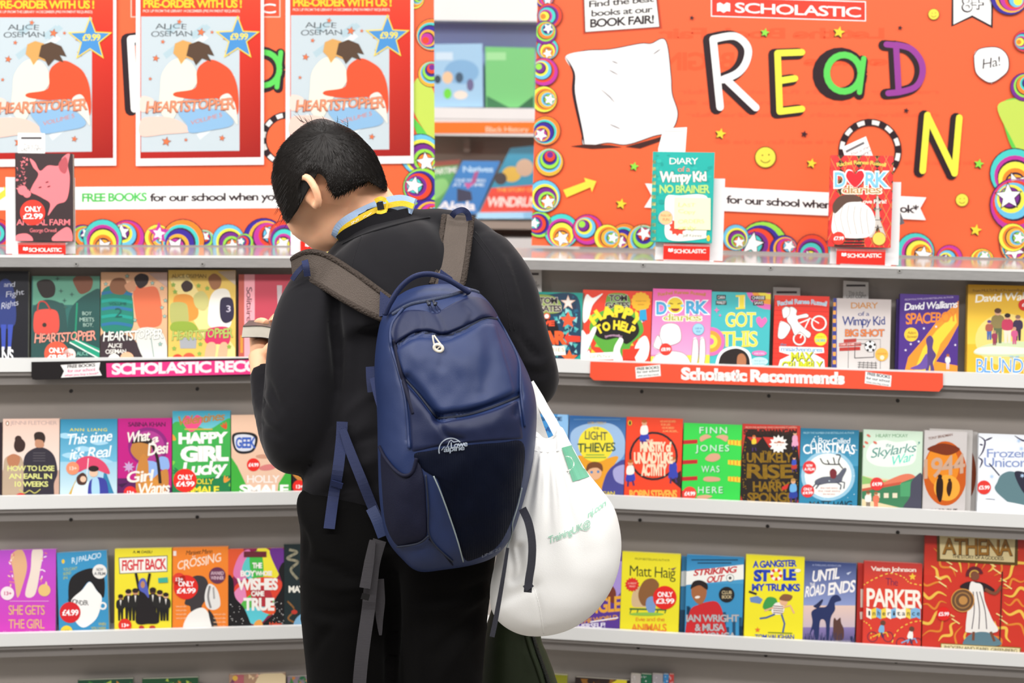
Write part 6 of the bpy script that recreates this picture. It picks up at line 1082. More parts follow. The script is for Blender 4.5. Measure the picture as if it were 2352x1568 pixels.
book(BR, 4, 1968, 2105, 1296, '#c9352c', 'second red copy behind the bicycle children book, only its edge showing', a_r45b, group=G4, dback=.019, t=.014)
def a_r46(B, a):
    a.vgrad(2110, 1210, 2380, 1320, '#b5281f', '#d23a26'); C1, C2 = '#f0bf4e', '#e2872f'
    for i in range(26):
        th = 2 * math.pi * i / 26 + .1; cx_, cy_ = 2240, 1375; r0, r1 = 66, 125 + 22 * (i % 3)
        pts = [(cx_ + (r0 + (r1 - r0) * t) * math.cos(th + .09 * math.sin(t * 9)), cy_ + (r0 + (r1 - r0) * t) * 1.05 * math.sin(th + .09 * math.sin(t * 9))) for t in (0, .25, .5, .75, 1)]
        a.line(pts, 7 if i % 2 else 5, C1 if i % 2 else C2, True, taper=True)
    for x, y in ((2185, 1300), (2285, 1305), (2160, 1335), (2310, 1340), (2190, 1420), (2300, 1420)): a.line([(x - 12, y - 12), (x + 2, y - 4), (x - 4, y), (x + 14, y + 12)], 3, '#f3d88a')
    a.poly([(2152, 1219), (2338, 1219), (2337, 1298), (2152, 1288)], '#5a4418'); a.poly([(2158, 1225), (2332, 1226), (2330, 1291), (2159, 1283)], '#d8c592'); a.T('ATHENA', 2166, 2322, 1272, 37, '#4a341a', .03, y1=1276, jit=.04); a.T('ATHENA', 2165, 2321, 1271, 37, '#9a6a24', .015, y1=1275, jit=.04); a.T('THE STORY OF A GODDESS', 2187, 2305, 1281, 8, '#2f2414', .005, y1=1286, jit=.05)
    a.blob([(2205, 1345), (2225, 1335), (2260, 1338), (2285, 1355), (2262, 1358), (2215, 1352)], '#2c1c20'); a.blob([(2218, 1440), (2222, 1400), (2228, 1340), (2242, 1338), (2256, 1345), (2262, 1380), (2278, 1420), (2290, 1450), (2225, 1452)], '#efeae4')
    for x0, x1 in ((2235, 2232), (2243, 2248), (2250, 2266)): a.line([(x0, 1358), ((x0 + x1) / 2 + 4, 1400), (x1, 1444)], 2.2, '#5a4f58', True)
    a.circ(2239, 1322, 10, '#7a4a34'); a.ring(2238, 1320, 12, 20, '#5f1f28', 170, 350); a.ring(2238, 1320, 9, 12, '#c9a24a', 150, 330); a.circ(2211, 1378, 27, '#d99a4a'); a.circ(2211, 1378, 25, '#6a4a30'); a.ring(2211, 1378, 16, 19, '#a87a44'); a.circ(2212, 1378, 10, '#c08a4a'); a.line([(2262, 1352), (2285, 1362), (2300, 1345)], 7, '#7a4a34', True); a.line([(2302, 1312), (2296, 1470)], 2.5, '#3a2018'); a.blob([(2212, 1480), (2230, 1455), (2270, 1452), (2300, 1478), (2260, 1484)], '#5f7f8c'); a.line([(2236, 1450), (2235, 1470)], 6, '#7a4a34'); a.line([(2275, 1450), (2284, 1472)], 6, '#7a4a34')
    a.poly([(2160, 1476), (2345, 1486), (2343, 1502), (2160, 1494)], '#8a7434'); a.poly([(2162, 1478), (2342, 1488), (2341, 1500), (2162, 1492)], '#e2d3a4'); a.T('IMOGEN AND ISABEL GREENBERG', 2168, 2336, 1489, 8, '#2f2414', .0, y1=1498, jit=.05); sticker(B, 2167, 1409, 15.5, ['£5.99'], '#e2211c')
book(BR, 4, 2123, 2372, 1212, '#cf3526', 'large red book with a spear-holding goddess among yellow flames', a_r46, group=G4, lean=8, t=.014)

# ------------------------------------------------------------------ bottom shelf: only the tops of its books reach into the photo
G5 = 'books on the bottom shelf'
for xl, xr, yt, c, lb, sh in ((178, 305, 1560, '#1f4a34', 'dark green book on the bottom shelf under the violet paperback', 0), (326, 455, 1557, '#20502f', 'dark green book on the bottom shelf under the yellow banner paperback', 0), (526, 656, 1547, '#b08a70', 'patterned pinkish brown book on the bottom shelf beside the trousers', 1), (660, 760, 1552, '#8a7a86', 'mauve book on the bottom shelf half behind the trousers', 0)):
    def dr(B, a, xl=xl, xr=xr, yt=yt, sh=sh):
        rs = random.Random(xl); cols = ['#c8803c', '#3f7a3c', '#2c6a4a', '#a8c04a'] if not sh else ['#7a3f5a', '#e9c9a0', '#3f4a6a', '#d9a08a', '#e9d9b8']
        confetti(a, xl + 4, yt + 3, xr - 4, yt + 60, 40, cols, 7, xl)
        if sh: a.rect(xl + 12, yt + 2, xl + 34, yt + 60, '#b5606a'); a.circ(xl + 14, yt + 10, 6, '#e2b54a'); a.blob([(xl + 70, yt + 4), (xl + 128, yt + 2), (xl + 128, yt + 60), (xl + 60, yt + 60)], '#e6cfa6')
    book(BL, 5, xl, xr, yt, c, lb, dr, group=G5)
def dr(B, a): confetti(a, 1322, 1562, 1440, 1610, 20, ['#8a5a1c', '#3a2418'], 9, 5); a.poly([(1405, 1568), (1418, 1560), (1440, 1562), (1436, 1600), (1400, 1600)], '#e2cf2c')
book(BR, 5, 1318, 1444, 1558, '#2a1c18', 'dark brown and yellow book on the bottom shelf below the purple paperback', dr, group=G5)
book(BR, 5, 1268, 1300, 1549, '#8a8a24', 'mustard book sliver on the bottom shelf beside the green jacket', None, group=G5)
for xl, xr, c, lb in ((1446, 1469, '#b9afa8', 'grey slim wrapped book on the bottom shelf next to the brown and yellow book'), (1470, 1494, '#1f6a48', 'green slim wrapped book on the bottom shelf'), (1496, 1520, '#a9a0a4', 'grey slim wrapped book on the bottom shelf between green and blue ones'), (1521, 1533, '#3a86c0', 'blue slim wrapped book on the bottom shelf'), (1534, 1545, '#c8403c', 'red slim wrapped book on the bottom shelf, end of its row')):
    book(BR, 5, xl, xr, 1548, c, lb, lambda B, a, xl=xl: confetti(a, xl + 2, 1552, xl + 14, 1600, 10, ['#e9e6e6', '#cfcfd4'], 2, xl), group=G5)

# ------------------------------------------------------------------ the person reading with their back turned
from mathutils.bvhtree import BVHTree
def ellip(px, py, D, rx, ry, rz, rot=0, n=20):
    c = at(px, py, D); r = math.radians(rot); a = math.cos(r) * RIGHT - math.sin(r) * UP; b = math.sin(r) * RIGHT + math.cos(r) * UP; V, Fc = [], []
    for i in range(n + 1):
        th = math.pi * i / n
        for k in range(n): ph = 2 * math.pi * k / n; V.append(c + rx * math.sin(th) * math.cos(ph) * a + ry * math.cos(th) * b + rz * math.sin(th) * math.sin(ph) * FWD)
    for i in range(n):
        for k in range(n): Fc.append((i * n + k, i * n + (k + 1) % n, (i + 1) * n + (k + 1) % n, (i + 1) * n + k))
    return V, Fc
class Surf:
    """depth of a finished mesh as the photo's viewpoint meets it, for laying straps and seams on it"""
    def __init__(s, V, Fc, fallback): s.t = BVHTree.FromPolygons([Vector(v) for v in V], [tuple(f) for f in Fc]); s.fb = fallback
    def __call__(s, p):
        out = []
        for q in np.atleast_2d(p):
            d = ray(q[0], q[1]); L = np.linalg.norm(d); h = s.t.ray_cast(Vector(CAM), Vector(d / L)); out.append(h[3] / L if h[0] is not None else s.fb)
        return np.array(out)
    def on(s, pts, off): return [(x, y, float(s([(x, y)])[0]) - off) for x, y in pts]
person = thing('person', 'person with short black hair in a black sweatshirt, back turned, bent over a book', 'person', (at(900, 1200, 2.45)[0], at(900, 1200, 2.45)[1], 0))

# --- sweatshirt
TOR = [(780, 548), (850, 508), (905, 492), (985, 484), (1060, 498), (1120, 535), (1165, 585), (1190, 680), (1195, 800), (1190, 950), (1178, 1080), (1160, 1170), (1130, 1215), (1000, 1230), (850, 1215), (730, 1180), (692, 1158), (694, 1120), (712, 1050), (722, 950), (706, 800), (690, 720), (700, 650), (740, 590)]
tf = lambda p: 2.44 + .085 * (1100 - p[:, 1]) / 600
torso = Puff(TOR, (935, 860), 2.45, .105, .11, 2.3, n=200, Dfun=tf)
def wtube(pts, seg=6, n=16):
    C = catmull([p[:3] for p in pts], seg, False); R = catmull([(p[3], 0) for p in pts], seg, False)[:, 0]; return tube_vf(ats(C[:, :2], C[:, 2]), R, n)
ARM_L = [(770, 640, 2.49, .062), (722, 712, 2.45, .062), (698, 800, 2.42, .063), (690, 900, 2.41, .064), (686, 985, 2.42, .064), (676, 1018, 2.46, .054), (648, 985, 2.53, .046), (626, 930, 2.59, .038), (610, 880, 2.63, .030), (603, 852, 2.652, .026)]
ARM_R = [(1100, 590, 2.51, .06), (1150, 660, 2.47, .062), (1178, 750, 2.45, .058), (1208, 830, 2.45, .052), (1224, 872, 2.48, .046), (1200, 885, 2.56, .042), (1120, 880, 2.66, .038), (1030, 860, 2.74, .032), (960, 840, 2.78, .028)]
V, Fc = join(torso.vf(18), wtube(ARM_L), wtube(ARM_R), wtube([(845, 497, 2.531, .066), (852, 508, 2.53, .068), (868, 535, 2.528, .080), (888, 580, 2.52, .105), (915, 660, 2.49, .13), (935, 780, 2.46, .125)]), wtube([(780, 630, 2.5, .05), (900, 580, 2.52, .07), (1040, 560, 2.53, .06), (1130, 620, 2.5, .055)]))
V, Fc = remesh(V, Fc, .0075, 10, .55)
V = creases(V, Fc, [([(775, 640), (768, 720), (775, 800), (782, 900)], 13, -.012), ([(790, 700), (800, 800), (792, 900), (785, 980)], 16, .006), ([(745, 680), (735, 760), (745, 850)], 22, .005), ([(610, 870), (625, 905), (640, 940)], 9, -.006), ([(590, 905), (606, 930), (628, 960)], 8, -.006), ([(586, 950), (612, 985), (640, 1000)], 9, -.005), ([(596, 870), (600, 885), (604, 900)], 7, -.004),
      ([(760, 1050), (830, 1010), (880, 1000)], 14, -.006), ([(740, 1100), (820, 1070), (880, 1050)], 16, .006), ([(730, 1140), (800, 1120), (880, 1110)], 10, -.005), ([(790, 960), (830, 920), (870, 900)], 14, .005), ([(1170, 580), (1205, 680), (1215, 760)], 10, -.006), ([(1120, 560), (1165, 620), (1180, 700)], 8, .003), ([(1190, 760), (1215, 800), (1240, 820)], 9, -.006), ([(1205, 850), (1235, 860), (1265, 850)], 9, -.005), ([(1195, 830), (1230, 838), (1262, 822)], 8, .004), ([(800, 590), (850, 640), (900, 690)], 25, .004), ([(690, 1085), (760, 1060), (830, 1040)], 12, -.005)])
V = cloth_noise(V, Fc, .004, (9, 9, 7), 3)
sw = mesh_ob('sweatshirt', V, Fc, MT['black'], person, True); SW = Surf(V, Fc, 2.5)
def seam(pts, r=.0014, off=.0006, par=sw, m='rib', name='seam', S=None):
    C = catmull(pts, 6, False); d = (S or SW)(C); q = ats(C, d - off); mesh_ob(name, *tube_vf(q, r, 6), MT[m], par, True)
def band(pts, w, off, m, name, par, thick=.004, S=None, seg=6):
    C = catmull(pts, seg, False); d = (S or SW)(C); t_ = np.linspace(-1, 1, len(C)); f_ = np.polyfit(t_, d, 2); k_ = abs(d - np.polyval(f_, t_)) < .02; d = np.polyval(np.polyfit(t_[k_], d[k_], 3), t_) - off; return mesh_ob(name, *ribbon_vf([(x, y, z) for (x, y), z in zip(C, d)], w, thick, smooth=False), MT[m], par, False)

# --- body: head, neck, arms and hands in one surface
HD = .095                                                                   # the head hangs forward of the shoulders
HE = [(752, 400, 2.43, .086, .085, .083, 0), (768, 388, 2.43, .072, .072, .080, 0), (716, 478, 2.475, .052, .064, .064, 0), (714, 500, 2.46, .044, .046, .05, 0), (742, 530, 2.46, .038, .040, .05, 0), (770, 500, 2.44, .05, .06, .05, 0), (728, 455, 2.43, .057, .052, .058, 0)]
FE = [(684, 518, 2.545, .010, .020, .016, 25), (703, 500, 2.53, .03, .03, .02, 0), (705, 543, 2.52, .016, .006, .010, 20), (710, 437, 2.354, .0165, .031, .011, -28), (722, 462, 2.356, .009, .012, .010, 0), (694, 446, 2.372, .007, .012, .008, 0)]
parts = [ellip(x, y, D + HD, a, b, c, r) for x, y, D, a, b, c, r in HE + FE] + [
         wtube([(795, 400, 2.53, .053), (822, 452, 2.535, .0545), (850, 500, 2.53, .058), (884, 560, 2.525, .070), (905, 640, 2.51, .08)]),
         wtube([(x, y, D + HD, r) for x, y, D, r in [(688, 420, 2.358, .0045), (695, 407, 2.340, .0062), (709, 410, 2.332, .0070), (723, 431, 2.329, .0070), (731, 456, 2.333, .0068), (729, 471, 2.343, .0072), (721, 471, 2.352, .0060)]], 5, 10),
         wtube([(770, 640, 2.49, .045), (722, 712, 2.46, .040), (690, 900, 2.42, .036), (680, 1000, 2.44, .030), (640, 960, 2.55, .024), (606, 866, 2.645, .023), (600, 838, 2.665, .0215), (598, 815, 2.68, .023)]),
         ellip(599, 808, 2.685, .021, .026, .018, -8), wtube([(589, 806, 2.69, .012), (585, 782, 2.715, .0105), (586, 758, 2.735, .0095), (592, 742, 2.728, .0085), (602, 738, 2.705, .0080), (612, 741, 2.688, .0072)], 5, 10),
         wtube([(605, 800, 2.70, .011), (612, 770, 2.74, .0095), (622, 745, 2.755, .009), (632, 730, 2.742, .0085), (636, 728, 2.725, .008), (628, 738, 2.70, .0072)], 5, 10), wtube([(612, 805, 2.71, .010), (640, 775, 2.75, .009), (655, 750, 2.76, .0085), (660, 742, 2.735, .0078), (655, 748, 2.715, .0068)], 5, 10), wtube([(616, 812, 2.71, .009), (662, 790, 2.75, .008), (680, 765, 2.755, .0075), (682, 757, 2.735, .0068), (678, 760, 2.72, .006)], 5, 10),
         wtube([(606, 822, 2.665, .014), (616, 805, 2.655, .0115), (626, 792, 2.652, .0095), (640, 786, 2.66, .008)], 5, 10),
         wtube([(1100, 590, 2.51, .04), (1178, 750, 2.46, .04), (1222, 870, 2.49, .036), (1120, 880, 2.66, .03), (960, 838, 2.78, .024), (880, 820, 2.79, .022)]), ellip(850, 812, 2.785, .04, .024, .016, 10),
         wtube([(830, 810, 2.79, .011), (800, 790, 2.80, .0095), (770, 770, 2.785, .0085), (755, 765, 2.765, .0075)], 5, 10), wtube([(830, 818, 2.79, .011), (795, 805, 2.81, .0095), (765, 790, 2.80, .0085), (748, 782, 2.785, .0075)], 5, 10), wtube([(832, 824, 2.785, .010), (798, 818, 2.80, .009), (770, 808, 2.80, .008), (752, 800, 2.79, .007)], 5, 10), wtube([(836, 830, 2.78, .009), (805, 830, 2.795, .008), (782, 824, 2.795, .007), (768, 816, 2.79, .006)], 5, 10), wtube([(850, 800, 2.77, .012), (820, 775, 2.75, .0105), (795, 762, 2.745, .009), (775, 762, 2.745, .0075)], 5, 10),
         wtube([(900, 640, 2.5, .08), (930, 850, 2.48, .07), (930, 1100, 2.46, .06)]), wtube([(930, 1100, 2.46, .06), (800, 1300, 2.43, .06), (790, 1700, 2.48, .045), (795, 2250, 2.53, .034)]), wtube([(930, 1100, 2.46, .06), (1010, 1300, 2.43, .06), (1010, 1700, 2.48, .045), (1005, 2250, 2.53, .034)])]
V, Fc = remesh(*join(*parts), .003, 3, .5)
q_ = proj(V); msk = (((q_[:, 0] - 745) / 95) ** 2 + ((q_[:, 1] - 530) / 62) ** 2 < 1) & (q_[:, 2] > 2.4) & (q_[:, 2] < 2.62) & ~((q_[:, 0] > 700) & (q_[:, 1] < 484) & (q_[:, 0] < 738)); E_ = np.array(list({(min(a, b), max(a, b)) for f in Fc for a, b in zip(f, f[1:] + f[:1])}))
E_ = E_[msk[E_].any(1)]
for _ in range(60):
    s_ = np.zeros_like(V); n_ = np.zeros(len(V)); np.add.at(s_, E_[:, 0], V[E_[:, 1]]); np.add.at(s_, E_[:, 1], V[E_[:, 0]]); np.add.at(n_, E_[:, 0], 1); np.add.at(n_, E_[:, 1], 1); V[msk] = V[msk] * .5 + .5 * s_[msk] / n_[msk][:, None]
mesh_ob('body', V, Fc, MT['skin'], person, True); BD = Surf(V, Fc, 2.48)

# --- hair: a cap that follows the skull, and locks combed from the whorl
HO = [(624, 405), (637, 350), (662, 316), (698, 286), (735, 272), (775, 282), (812, 300), (842, 328), (864, 356), (880, 392), (889, 425), (886, 442), (872, 420), (850, 415), (820, 426), (795, 441), (770, 451), (757, 432), (748, 412), (736, 400), (720, 398), (704, 394), (690, 398), (684, 412), (682, 430), (686, 460), (688, 482), (676, 484), (662, 478), (658, 494), (666, 514), (654, 506), (642, 478), (630, 445)]
cap_r = Puff(HO, (752, 352), 2.43 + HD, .095, .088, 2.1, n=220, k=5)
def smin(a, b, k): h = np.clip(.5 + .5 * (b - a) / k, 0, 1); return b * (1 - h) + a * h - k * h * (1 - h)
def skullD(p):
    p = np.asarray(p, float); out = np.full(len(p), 9.0)
    for cx, cy, D, rx, ry, rz in [(x, y, D + HD, a, b, c) for x, y, D, a, b, c, _ in HE] + [(822, 452, 2.535, .0545, .09, .0545)]:
        k = 1 - (((p[:, 0] - cx) / (rx * F / D)) ** 2 + ((p[:, 1] - cy) / (ry * F / D)) ** 2); d = D - rz * np.sqrt(np.maximum(k, 0)) + np.minimum(k, 0) * -.08
        out = np.where(out > 8, d, smin(out, d, .03))
    return out
hull = Puff([(622, 405), (636, 350), (662, 314), (698, 284), (735, 271), (775, 280), (812, 298), (842, 326), (865, 355), (881, 391), (890, 425), (886, 448), (850, 474), (790, 494), (720, 512), (664, 518), (640, 480), (628, 445)], (752, 385), 2.43 + HD, .098, .088, 2.2, n=180, k=5); _f0 = hull.front
def hair_front(p, off=0.0):
    p = np.asarray(p, float); return smin(_f0(p), skullD(p) - .004, .03) - off
V, Fc = [], []
n = len(cap_r.th); rr = np.sin(np.linspace(0, math.pi / 2, 17))[1:]; dirs = np.stack([np.cos(cap_r.th), np.sin(cap_r.th)], -1) * cap_r.R[:, None]
V.extend(ats(cap_r.c[None], hair_front(cap_r.c[None])))
for r in rr: q = cap_r.c + dirs * r; V.extend(ats(q, hair_front(q)))
for r in rr[-2::-1]: q = cap_r.c + dirs * r; V.extend(ats(q, cap_r.back(q)))
V.extend(ats(cap_r.c[None], cap_r.back(cap_r.c[None]))); m = 31
for k in range(n): Fc.append((0, 1 + k, 1 + (k + 1) % n))
for i in range(m - 1):
    for k in range(n): a_, b_ = 1 + i * n, 1 + (i + 1) * n; Fc.append((a_ + k, b_ + k, b_ + (k + 1) % n, a_ + (k + 1) % n))
for k in range(n): a_ = 1 + (m - 1) * n; Fc.append((a_ + k, len(V) - 1, a_ + (k + 1) % n))
hair = mesh_ob('hair', np.array(V), Fc, MT['hairc'], person, True)
V, Fc = [], []; WH = np.array([742, 305.0]); bb = np.array(HO); lo, hi = bb.min(0), bb.max(0); cnt = 0
while cnt < 8500:
    p = lo + (hi - lo) * RNG.random(2); r0 = cap_r.r(p[None])[0]
    if r0 > .985: continue
    cnt += 1; d = p - WH; L = np.hypot(*d) + 1e-6; d = d / L; d = d + np.array([-.12, .55]) * min(1, L / 90) * (1 if p[0] < 780 else .8); d += RNG.normal(0, .10, 2); d /= np.hypot(*d)
    near = L < 40; ln = RNG.uniform(40, 95) if not near else RNG.uniform(30, 60)
    if p[1] > 405 and p[0] > 740: ln = RNG.uniform(10, 24)
    over = RNG.uniform(1.0, 1.035) if p[0] < 700 else RNG.uniform(1.0, 1.02); q = []; bend = RNG.normal(0, .25)
    for t in np.linspace(0, 1, 6):
        x = p + d * ln * t + np.array([-d[1], d[0]]) * bend * ln * t * t * .4
        if t > 0 and (cap_r.r(x[None])[0] > over or ((x[0] - 711) / 25) ** 2 + ((x[1] - 440) / 42) ** 2 < 1): break
        q.append((x, t))
    if len(q) < 3: continue
    P = np.array([x for x, _ in q]); T = np.array([t for _, t in q]); D = hair_front(P) - .0006 - .0055 * np.sin(T / T[-1] * math.pi * .75) * RNG.uniform(.3, 1.2)
    X = ats(P, D); tg = np.gradient(P, axis=0); tg /= np.hypot(tg[:, 0], tg[:, 1])[:, None] + 1e-9; w = RNG.uniform(.0004, .0012) * (1 - .85 * (T / T[-1]) ** 2)
    sd = -tg[:, 1:2] * RIGHT[None] - tg[:, :1] * UP[None]; i0 = len(V); V.extend(X + sd * w[:, None]); V.extend(X - sd * w[:, None]); k = len(P)
    Fc += [(i0 + i, i0 + i + 1, i0 + k + i + 1, i0 + k + i) for i in range(k - 1)]
for i in range(420):                                                       # loose ends over the crown, the fringe and the nape
    z = 2 if i > 100 else RNG.integers(0, 2)
    if z == 0: p = np.array([RNG.uniform(690, 800), RNG.uniform(280, 300)]); d = np.array([RNG.uniform(-1, .3), -RNG.uniform(.3, .9)]); ln = RNG.uniform(12, 30)
    elif z == 1: p = np.array([RNG.uniform(632, 668), RNG.uniform(380, 500)]); d = np.array([-.35, 1.0]); ln = RNG.uniform(14, 30)
    else: x_ = RNG.uniform(752, 886); p = np.array([x_, np.interp(x_, [748, 757, 770, 795, 820, 850, 872, 886], [415, 432, 450, 441, 426, 415, 420, 440]) - RNG.uniform(0, 10)]); d = np.array([RNG.normal(0, .2), 1.0]); ln = RNG.uniform(5, 15)
    P = np.array([p + d * ln * t + np.array([-4 * t * t, 0]) for t in (0, .33, .66, 1)]); D = np.full(4, hair_front(p[None])[0]) - .002
    if z == 2: D = skullD(P) - .003
    X = ats(P, D); w = np.array([.0006, .0005, .0004, .0001]); i0 = len(V); V.extend(X + RIGHT * w[:, None]); V.extend(X - RIGHT * w[:, None]); Fc += [(i0 + j, i0 + j + 1, i0 + 5 + j, i0 + 4 + j) for j in range(3)]
lk = mesh_ob('hair_locks', np.array(V), Fc, MT['hair'], hair); lk['kind'] = 'stuff'

# --- trousers and shoes
lf = lambda p: 2.425 + (p[:, 1] - 1200) * 1.0e-4
LEG1 = [(700, 1120), (690, 1230), (689, 1350), (694, 1450), (703, 1568), (712, 1800), (722, 2050), (728, 2290), (865, 2290), (880, 2050), (895, 1800), (905, 1560), (920, 1350), (930, 1200), (930, 1120)]
LEG2 = [(850, 1120), (1150, 1120), (1146, 1210), (1135, 1310), (1120, 1410), (1112, 1500), (1106, 1600), (1092, 1800), (1080, 2050), (1072, 2290), (935, 2290), (925, 2050), (915, 1800), (898, 1560), (860, 1350), (850, 1200)]
V, Fc = join(Puff(LEG1, (805, 1450), 2.43, .085, .09, 2.2, n=420, Dfun=lf).vf(16), Puff(LEG2, (1005, 1450), 2.43, .09, .09, 2.2, n=420, Dfun=lf).vf(16))
V, Fc = remesh(V, Fc, .0085, 6, .5)
V = creases(V, Fc, [([(905, 1320), (902, 1420), (898, 1560)], 14, -.02), ([(700, 1290), (760, 1300), (830, 1340)], 10, -.006), ([(696, 1330), (770, 1350), (850, 1345)], 9, .006), ([(700, 1390), (750, 1410), (830, 1405)], 9, -.006), ([(700, 1420), (760, 1438), (820, 1430)], 9, .005), ([(720, 1500), (760, 1440), (820, 1430)], 10, -.005), ([(1130, 1330), (1060, 1365), (980, 1375)], 9, -.007), ([(1128, 1360), (1060, 1395), (960, 1402)], 9, .006), ([(1120, 1390), (1060, 1440), (1000, 1500)], 11, -.006), ([(1110, 1440), (1060, 1490), (1010, 1560)], 12, .005), ([(695, 1215), (705, 1250), (700, 1285)], 7, -.004)])
V = cloth_noise(V, Fc, .003, (10, 10, 8), 9)
mesh_ob('trousers', V, Fc, MT['trouser'], person, True); TRS = Surf(V, Fc, 2.45)
for px in (797, 1003):
    c = at(px, 2310, 2.54); c[2] = 0; bv, bf = [], []
    prof = [(-.10, .030, .06), (-.06, .038, .075), (0, .042, .085), (.06, .046, .07), (.12, .047, .055), (.165, .036, .045), (.18, .014, .03)]
    for i, (y, w, h) in enumerate(prof):
        for k in range(12): th = 2 * math.pi * k / 12; bv.append((c[0] + w * math.cos(th), c[1] + .02 + y, h / 2 + h / 2 * math.sin(th) * (1 if math.sin(th) > 0 else 1)))
    for i in range(len(prof) - 1):
        for k in range(12): bf.append((i * 12 + k, i * 12 + (k + 1) % 12, (i + 1) * 12 + (k + 1) % 12, (i + 1) * 12 + k))
    bf += [tuple(range(12))[::-1], tuple(range(len(bv) - 12, len(bv)))]; mesh_ob('shoe', bv, bf, MT['blackp'], person, True)

# --- collar and neck band
band([(778, 548), (787, 525), (814, 505), (852, 486), (892, 471), (922, 466), (950, 474)], .028, .006, 'blue', 'shirt_collar', person, .006, BD)
nb = band([(781, 552), (800, 536), (842, 517), (900, 499), (945, 489)], .019, .003, 'black', 'neck_band', sw, .006, SW)
seam([(786, 560), (830, 540), (892, 521), (950, 506), (988, 499)], .002, .002); seam([(832, 540), (815, 585), (806, 625)], .0009, -.0002); seam([(1085, 540), (1135, 610), (1160, 680), (1172, 760)], .0009, -.0002); seam([(1092, 532), (1142, 604), (1168, 678), (1181, 760)], .0008, -.0002)
# --- lanyard
ln_ = thing('lanyard', 'yellow neck lanyard with a black buckle over the light blue collar', 'lanyard', at(880, 470, 2.4))
lp = [(778, 552), (788, 527), (819, 505), (857, 485), (892, 472), (925, 467), (950, 474)]; C = catmull(lp, 6, False); dd = BD(C); t_ = np.linspace(-1, 1, len(C)); f_ = np.polyfit(t_, dd, 2); k_ = abs(dd - np.polyval(f_, t_)) < .02; dd = np.polyval(np.polyfit(t_[k_], dd[k_], 3), t_) - .0165
mesh_ob('ribbon', *ribbon_vf([(x, y, z) for (x, y), z in zip(C, dd)], .0095, .0012, smooth=False), MT['yellow'], ln_)
d0 = float(min(BD([(874, 480)])[0], SW([(874, 480)])[0])) - .017
mesh_ob('buckle', *ribbon_vf([(866, 474, d0), (881, 471, d0)], .0135, .005, smooth=False), MT['blackp'], ln_)
mesh_ob('loop', *ribbon_vf([(862, 462, d0 - .001), (874, 456, d0 - .003), (886, 460, d0 - .001)], .0075, .004), MT['yellow'], ln_); mesh_ob('loop', *ribbon_vf([(866, 487, d0 - .001), (876, 488, d0 - .002), (887, 484, d0)], .0055, .004), MT['yellow'], ln_)
mesh_ob('loop', *ribbon_vf([(883, 458, d0 - .001), (890, 466, d0 - .002), (887, 484, d0)], .004, .003), MT['yellow'], ln_)
class SPl:
    """drawing on a curved surface: photo points stay as they are until they are laid on it"""
    def __init__(s, S, off=.0015): s.S, s.off = S, off
    def uv(s, p): return np.asarray(p, float)
    def xyz(s, uv, h=0.): return ats(uv, s.S(uv) - s.off - np.asarray(h, float).reshape(-1))
A = Art(SPl(lambda p: np.interp(np.asarray(p)[:, 0], C[:, 0], dd) - .0012, .0003)); A.T('SNS', 806, 824, 517, 6, '#fdf8dc', .01, y1=506); A.line([(834, 500), (839, 494), (843, 497), (853, 488)], 1.4, '#fdf8dc'); art_mesh('lettering', A, ln_, m='matte')

# --- the book in the hands
hb = thing('paperback_book', 'dark-covered paperback held flat in the hands, its cream page edges facing out', 'book', at(640, 775, 2.68))
TP, BT = [(558, 750), (600, 749), (634, 756), (690, 772), (740, 780)], [(555, 774), (600, 774), (630, 780), (690, 796), (740, 804)]
T_, B_ = catmull(TP, 4, False), catmull(BT, 4, False); D0, D1, sh = 2.655, 2.755, np.array([14, -13.0])
def slab(Ta, Ba, d0, d1):
    k = len(Ta); V = np.concatenate([ats(Ta, np.full(k, d0)), ats(Ba, np.full(k, d0)), ats(Ta + sh, np.full(k, d1)), ats(Ba + sh, np.full(k, d1))]); Fc = []
    for i in range(k - 1): Fc += [(i, i + 1, k + i + 1, k + i), (2 * k + i, 3 * k + i, 3 * k + i + 1, 2 * k + i + 1), (i, 2 * k + i, 2 * k + i + 1, i + 1), (k + i, k + i + 1, 3 * k + i + 1, 3 * k + i)]
    Fc += [(0, k, 3 * k, 2 * k), (k - 1, 3 * k - 1 - 0, 4 * k - 1, 2 * k - 1) if False else (k - 1, 3 * k - 1, 4 * k - 1, 2 * k - 1)]; return V, Fc
mesh_ob('page_block', *slab(T_, B_, D0, D1), MT['page'], hb)
dk = mat('dark_cover', '#3a3532', rough=.35, vary=.6, vscale=60)
mesh_ob('cover', *join(slab(T_ + [0, -1.6], T_, D0 - .001, D1), slab(B_, B_ + [0, 1.4], D0 - .001, D1)), dk, hb)

